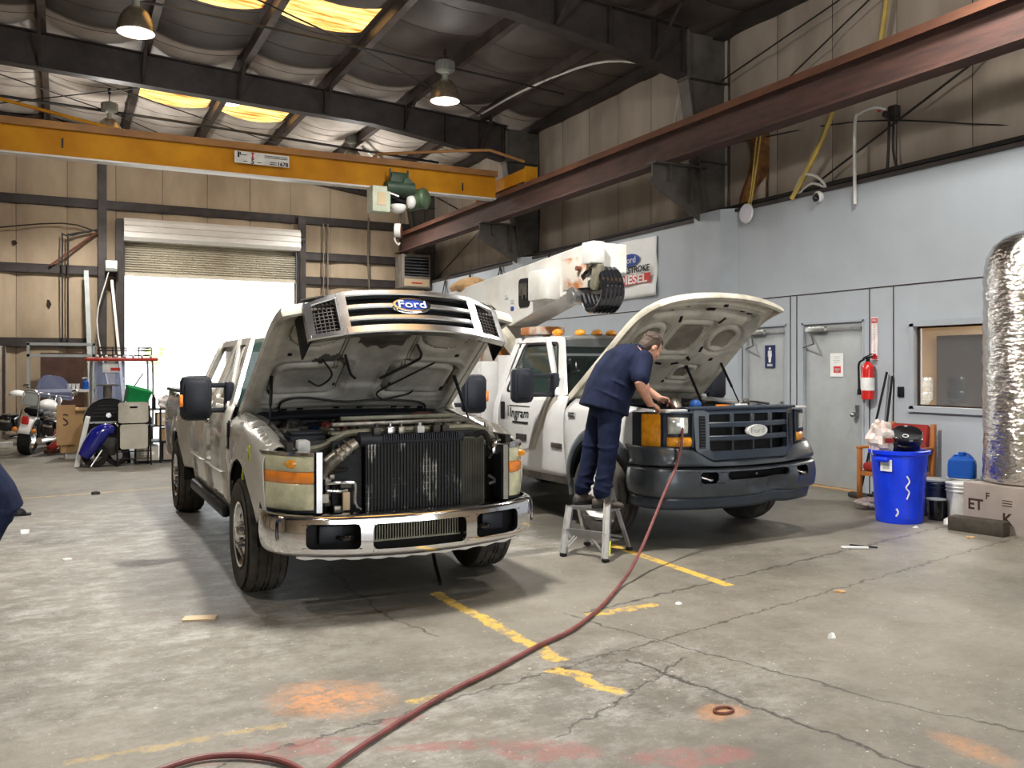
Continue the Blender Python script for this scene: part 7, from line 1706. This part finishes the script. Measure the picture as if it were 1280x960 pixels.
e = empty('yellow_jug', (.30, 20.65, .378), 0, 'yellow plastic jug on the lower shelf', 'jug'); MB().box((0, 0, .17), (.14, .12, .34), bev=.03).cyl((-.03, 0, .32), (-.03, 0, .40), .03).build('body', 'yellow_plastic', e); MB().tube([(.07, 0, .3), (.11, 0, .26), (.11, 0, .14), (.07, 0, .12)], .012, 8, sm=3).build('handle', 'yellow_plastic', e)
e = empty('spray_bottle', (.50, 20.65, .378), 0, 'white spray bottle beside the yellow jug', 'bottle'); MB().lathe([(0, 0), (.045, 0), (.045, .18), (.015, .28), (0, .3)], n=14).build('body', 'label_white', e)
e = empty('cardboard_box', (-.28, 20.8, .378), 0, 'small brown carton on the lower shelf behind the motorcycle', 'box'); MB().box((0, 0, .11), (.24, .2, .22)).build('carton', 'cardboard', e, smooth=False); MB().box((0, -.101, .12), (.05, .003, .22)).build('tape', 'tan_wall', e, smooth=False)
e = empty('white_helmet', (-.80, 20.2, 1.06), 0, 'white helmet hung on the wall hook left of the shelf', 'helmet'); MB().sphere((0, 0, 0), (.16, .13, .10), 16, 10, -10, 90).box((.12, -.05, -.01), (.14, .16, .015), bev=.004).build('shell', 'label_white', e); MB().bar((0, 0, -.02), (0, 3.0, .0), .02, .02).build('hook', 'steel_dark', e)
# cardboard sheet / tall box
e = empty('cardboard_box', (.21, 17.5, 0), 4, 'tall open brown cardboard box between motorcycle and white board', 'box')
m = MB(); m.box((0, 0, .50), (.50, .35, .78)); m.box((-.17, -.20, .60), (.30, .02, .70), rot=(0, 0, 5)); m.box((.12, -.2, .86), (.28, .06, .03), rot=(30, 0, 0)); m.build('carton', 'cardboard', e, smooth=False); MB().box((.05, 0, .06), (.46, .3, .12)).build('base', 'label_white', e, smooth=False)
MB().text('S', .3, textM((-.19, -.213, .68), (1, 0, 0), (0, 0, 1)), depth=.001).build('marker_scrawl', 'dark_wood', e, smooth=False)
e = empty('floor_jack', (-.05, 18.4, 0), 30, 'red floor jack tucked behind the motorcycle', 'jack'); MB().bar((-.2, 0, .10), (.25, 0, .38), .16, .10, bev=.02).build('arm', 'red_paint', e); MB().box((0, 0, .06), (.5, .2, .08), bev=.02).build('chassis', 'red_brown', e)
# folding table on edge (white board)
e = empty('folding_table', (.30, 16.0, 0), 0, 'white folding table leaning on its edge beside the black smoker', 'table'); 
MB().loft([[V(p) for p in ((-.14, -.22, 0), (-.06, -.22, 0), (.10, -.22, .80), (.03, -.22, .82))], [V(p) for p in ((-.10, .5, 0), (-.02, .5, 0), (.14, .5, .80), (.07, .5, .82))]]).build('top', 'label_white', e, smooth=False, bevel=.01)
MB().tube([(.0, -.1, .1), (.12, -.1, .15), (.16, -.1, .7)], .012, 6).build('leg', 'black', e)
# smoker / barrel grill
e = empty('barrel_grill', (.68, 16.3, 0), 0, 'black barrel grill with domed lid and grey rim', 'grill')
m = MB(); m.lathe([(0, -.25), (.36, -.25), (.37, -.22), (.37, .22), (.36, .25), (0, .25)], (0, 0, .72), (0, 1, 0), 32); m.build('drum', 'black', e)
rings = [[V((.385 * math.cos(R(a)), y, .72 + .385 * math.sin(R(a)))) for y in (-.27, -.22)] + [V((.37 * math.cos(R(a)), -.22, .72 + .37 * math.sin(R(a))))] for a in range(5, 176, 10)]
MB().loft(rings, close=True).build('lid_rim', 'shelf_grey', e); MB().box((0, -.27, .70), (.74, .03, .03)).build('front_rail', 'shelf_grey', e, smooth=False)
for k in range(4): MB().box((0, -.255, .80 + .06 * k), (.55 - .08 * k, .012, .01)).build('rib', 'engine_dark', e, smooth=False)
MB().cyl((0, -.28, .82), (0, -.34, .82), .04).build('thermometer', 'chrome', e)
MB().cyl((0, .05, 1.05), (0, .05, 1.30), .07, n=14).box((0, .05, 1.31), (.34, .16, .03)).build('chimney', 'steel_grey', e)
for x in (-.28, .28):
    MB().bar((x, -.1, .45), (x * 1.15, -.15, .0), .04, .04).bar((x, .15, .45), (x * 1.15, .2, 0), .04, .04).build('leg', 'black', e, smooth=False)
MB().box((0, -.02, .36), (.6, .34, .30)).build('firebox', 'black', e, smooth=False)
# blue motorcycle fender / tank in front
e = empty('blue_scooter', (.52, 15.66, 0), 0, 'small glossy dark blue bike body leaning in front of the barrel grill', 'scooter')
MB().tube([(-.22, 0, .18), (-.12, 0, .34), (.0, 0, .52), (.12, 0, .60), (.22, 0, .58)], [.09, .13, .14, .11, .06], 16, sm=5).build('body_shell', 'blue_gloss', e)
m = MB(); m.lathe([(.12, -.04), (.20, -.05), (.21, 0), (.20, .05), (.12, .04)], (-.05, .06, .21), (.3, 1, 0), 24); m.lathe([(.10, -.04), (.17, -.05), (.18, 0), (.17, .05), (.10, .04)], (.27, .10, .18), (.3, 1, 0), 24); m.build('wheel', 'black_rubber', e)
MB().box((.12, .05, .33), (.28, .12, .3), bev=.04).build('motor', 'engine_dark', e); MB().tube([(.1, 0, .62), (.2, -.1, .72), (.28, -.1, .66)], .012, 6, sm=3).build('handlebar', 'chrome', e); MB().tube([(-.12, -.1, .02), (.05, -.05, .28)], .014, 6).build('kickstand', 'steel_bright', e)
# folded plastic chair
e = empty('folding_chair', (1.04, 15.62, 0), 3, 'beige plastic folding chair standing folded in front of the rack', 'chair')
def plate(x0, z0, x1, z1, r, y0, rec): return None
q = rrect(-.23, .70, .23, 1.04, .06); hole = rrect(-.06, .94, .06, .975, .015)
fnp = lambda u, v, h=0: V((u, .02 + .05 * (u / .23) ** 2 - h + (v - .7) * .06, v))
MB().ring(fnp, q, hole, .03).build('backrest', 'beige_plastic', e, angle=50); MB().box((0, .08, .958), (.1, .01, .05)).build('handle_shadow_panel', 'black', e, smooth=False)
MB().loft([[V((p[0], y, p[1])) for p in rrect(-.21, .28, .21, .68, .05)] for y in (-.03, .01)]).build('seat', 'beige_plastic', e, angle=50)
for s in (-1, 1):
    MB().tube([(s * .24, .05, .98), (s * .25, .0, .5), (s * .255, -.06, .01)], .014, 8).build('leg', 'black', e); MB().tube([(s * .225, .02, .66), (s * .235, .10, .3), (s * .235, .14, .01)], .012, 8).build('leg', 'black', e)
for z in (.24, .12): MB().tube([(-.25, -.02, z), (.25, -.02, z)], .010, 6).build('crossbar', 'black', e)
# red cart / canopy frame with roof rack
e = empty('utility_cart', (.98, 18.2, 0), 0, 'utility cart with red canopy, black roof rack and clear windscreen in the doorway', 'cart')
MB().box((0, 0, 1.76), (1.22, 1.3, .06), bev=.03).build('canopy', 'red_paint', e)
m = MB()
for z in (1.84, 1.93, 1.98): m.tube([(-.38, -.5, z), (.5, -.5, z), (.5, .5, z), (-.38, .5, z)], .012, 6, loop=True)
for x in [-.38 + .22 * k for k in range(5)]: m.tube([(x, -.5, 1.79), (x, -.5, 1.98)], .010, 6)
m.build('roof_rack', 'cable_dark', e)
for k in range(7): MB().sphere((-.42 + .15 * k, -.62, 1.81), .028, 8, 6).build('canopy_lamp', 'label_white', e)
for x, y in ((-.5, -.55), (.52, -.55), (-.5, .55), (.52, .55)): MB().tube([(x * .96, y, 1.74), (x, y, 1.6), (x, y, .6), (x * .92, y, .12)], .018, 8, sm=3).build('canopy_post', 'alu', e)
MB().grid(lambda u, v: V((-.46 + .92 * u, -.56, .85 + .86 * v)), 2, 2).build('windscreen', 'windshield_blue', e, solid=.005)
MB().box((-.2, -.57, 1.60), (.26, .012, .16)).build('warning_decal', 'label_white', e, smooth=False); MB().box((-.12, -.58, 1.58), (.16, .01, .05)).build('decal_print', 'sign_red', e, smooth=False)
MB().bar((.35, -.58, 1.5), (.0, -.58, .95), .02, .02).build('wiper', 'black', e); 
m = MB().box((0, 0, .5), (1.0, 1.5, .45), bev=.06).box((0, .1, .85), (.9, .4, .2), bev=.06); m.build('cart_body', 'black', e)
for x in (-.42, .42):
    for y in (-.6, .6): MB().cyl((x - .08, y, .24), (x + .08, y, .24), .24, n=20).build('wheel', 'black_rubber', e)
e = empty('green_crate', (1.12, 16.6, 1.0), 0, 'bright green plastic crate tilted on top of the rack', 'crate'); e.rotation_euler = (R(10), R(14), R(10))
m = MB(); m.loft([[V((p[0] * k, p[1] * k, z)) for p in rrect(-.2, -.14, .2, .14, .04)] for z, k in ((0, .85), (.22, 1), (.24, 1.05), (.26, 1.05), (.24, .95), (.03, .8))]); m.build('tub', 'green_plastic', e)
# wire rack with cartons
rk = empty('wire_rack', (1.52, 16.15, 0), 0, 'black wire rack loaded with cartons beside the pickup', 'rack')
for x in (-.44, -.05, .32, .70):
    MB().box((x, -.25, .46), (.03, .03, .92)).build('upright', 'black', rk, smooth=False)
for z in (.04, .36, .62, .90):
    MB().box((.13, 0, z), (1.17, .55, .02)).build('rack_shelf', 'black', rk, smooth=False)
def carton(x, y, z, sx, sy, sz, mat, lab, rz=0):
    e = empty('carton', (x, y, z), rz, lab, 'box'); MB().box((0, 0, sz / 2), (sx, sy, sz)).build('box', mat, e, smooth=False); MB().box((0, -sy / 2 - .001, sz * .5), (sx * .6, .003, sz * .25)).build('label', 'label_white', e, smooth=False)
carton(1.27, 16.1, .052, .34, .4, .24, 'beige_plastic', 'pale tub on the bottom of the rack behind the folding chair'); carton(1.66, 16.1, .052, .28, .4, .28, 'cardboard_grey', 'greyish carton on the bottom of the rack')
carton(1.64, 16.15, .372, .30, .4, .20, 'cardboard', 'tan carton on the middle shelf of the rack'); carton(1.62, 16.1, .635, .40, .42, .20, 'tan_wall', 'flat tan carton on the upper shelf of the rack')
e = empty('spoked_wheel', (1.95, 15.78, .24), 0, 'loose chrome rimmed wheel leaning at the rack beside the pickup', 'wheel')
MB().lathe([(.16, -.04), (.22, -.05), (.24, 0), (.22, .05), (.16, .04)], (0, 0, 0), (0, 1, .15), 28).build('tire', 'black_rubber', e)
m = MB(); m.lathe([(.165, -.03), (.15, 0), (.165, .03)], (0, 0, 0), (0, 1, .15), 28); 
for k in range(8): a = 2 * PI * k / 8; m.bar((0, 0, 0), (.155 * math.cos(a), 0, .155 * math.sin(a)), .018, .012)
m.cyl((0, -.05, 0), (0, .05, 0), .03); m.build('rim', 'chrome', e)
e = empty('tool_bag', (1.92, 16.15, .91), 0, 'dark tool bag on top of the rack beside the pickup', 'bag'); MB().box((0, 0, .12), (.46, .3, .24), bev=.05).build('bag', 'engine_dark', e); MB().tube([(-.15, 0, .22), (-.08, 0, .32), (.08, 0, .32), (.15, 0, .22)], .012, 6, sm=4).build('handle', 'black', e)
e = empty('plastic_bag', (1.58, 16.1, .91), 0, 'white plastic bag slumped on the rack top', 'bag'); crumple((0, 0, .10), (.13, .12, .11), 12).build('sack', 'plastic_bag', e, angle=20)
e = empty('spray_can', (1.38, 16.05, .91), 0, 'slim dark spray can standing on the rack top', 'can'); MB().lathe([(0, 0), (.033, 0), (.033, .17), (.02, .2), (.012, .21), (.012, .24), (0, .24)], n=14).build('can', 'black', e)
# wall items at far left: panel board, orange rag on cables
e = empty('electrical_panel', (-2.0, 23.2, 2.75), 0, 'grey electrical panel on the back wall at the left edge', 'panel'); MB().box((0, .1, .3), (.55, .2, .85), bev=.02).build('enclosure', 'shelf_grey', e); MB().box((.1, -.005, .35), (.3, .01, .6)).build('door', 'lamp_body', e, smooth=False)
e = empty('hanging_rag', (-1.62, 20.0, 2.0), 0, 'brown cloth bundle hanging from the rope at far left', 'cloth'); crumple((0, 0, .1), (.30, .1, .14), 21, amp=.35).build('cloth', 'insul_torn', e, angle=30)
e = empty('side_door', (-1.9, 23.1, 0), 0, 'pale grey metal door leaf standing at the left edge of the back wall', 'door panel'); MB().box((0, 0, 1.05), (1.5, .08, 2.1), bev=.01).build('leaf', 'insul_side', e); MB().box((.72, -.05, 1.05), (.05, .04, 2.1)).build('edge_channel', 'steel_dark', e, smooth=False)
MB().box((.55, -.06, 1.05), (.12, .05, .12)).build('latch', 'black', e, smooth=False)
o = MB().box((-1.7, 20.5, .05), (1.6, .12, .1)).build('white_curb', 'label_white', smooth=False); tag(o, 'low white kerb strip on the floor behind the motorcycle', 'kerb')
o = MB().box((-.0, 22.9, 1.0), (.9, .1, 1.9)).build('dark_panel', 'dark_wood', smooth=False); tag(o, 'dark brown wooden panel leaning behind the shelving', 'panel')
# ================================================================= CAMERA + LIGHT
cam = bpy.data.cameras.new('camera'); co = bpy.data.objects.new('camera', cam); col.objects.link(co)
cam.sensor_width = 36; cam.lens = 36 * 1100 / 1280; cam.shift_y = -20 / 1280; cam.clip_end = 200; cam.clip_start = .05
co.location = (0, 0, 1.6); co.rotation_euler = (R(90), 0, R(-27.06)); scn.camera = co

w = bpy.data.worlds.new('sky'); scn.world = w; w.use_nodes = True
bg = w.node_tree.nodes['Background']; bg.inputs['Color'].default_value = (.93, .97, 1, 1); bg.inputs['Strength'].default_value = 4.5
def portal(loc, rot, sx, sy):
    l = bpy.data.lights.new('portal', 'AREA'); l.shape = 'RECTANGLE'; l.size = sx; l.size_y = sy; l.cycles.is_portal = True
    o = bpy.data.objects.new('portal', l); o.location = loc; o.rotation_euler = rot; col.objects.link(o)
portal((3.41, BW + .02, 1.95), (R(-90), 0, 0), 4.2, 3.9)
portal((3.6, FW - .1, 2.1), (R(90), 0, 0), 4.8, 4.2)
for a, b, c, d in SKY: portal(((a + b) / 2, (c + d) / 2, roofz(a) + .1), (0, 0, 0), b - a, d - c)

def lamp_light(x, y, z, p, c=(1, .97, .92), r=.16):
    l = bpy.data.lights.new('lamp', 'SPOT'); l.energy = p; l.color = c; l.shadow_soft_size = r; l.spot_size = R(150); l.spot_blend = .5
    o = bpy.data.objects.new('lamp', l); o.location = (x, y, z); col.objects.link(o)
for x, y, p in LAMPS:
    if p:
        lamp_light(x, y, 5.98, p)
        q = bpy.data.lights.new('lamp_spill', 'POINT'); q.energy = p * .17; q.color = (1, .96, .9); q.shadow_soft_size = .2
        o = bpy.data.objects.new('lamp_spill', q); o.location = (x, y, 5.9); col.objects.link(o)
l = bpy.data.lights.new('office_light', 'AREA'); l.energy = 160; l.size = 1.2; l.color = (1, .93, .82)
o = bpy.data.objects.new('office_light', l); o.location = (10.6, 7.0, 2.5); col.objects.link(o)
scn.view_settings.view_transform = 'Standard'; scn.view_settings.look = 'None'; scn.view_settings.gamma = 1; scn.view_settings.exposure = 0.25
try: scn.view_settings.use_curve_mapping = False
except Exception: pass
scn.cycles.max_bounces = 7; scn.cycles.diffuse_bounces = 4; scn.cycles.glossy_bounces = 3; scn.cycles.transparent_max_bounces = 10
scn.cycles.sample_clamp_indirect = 6.0; scn.cycles.caustics_reflective = False; scn.cycles.caustics_refractive = False
scn.cycles.use_denoising = True
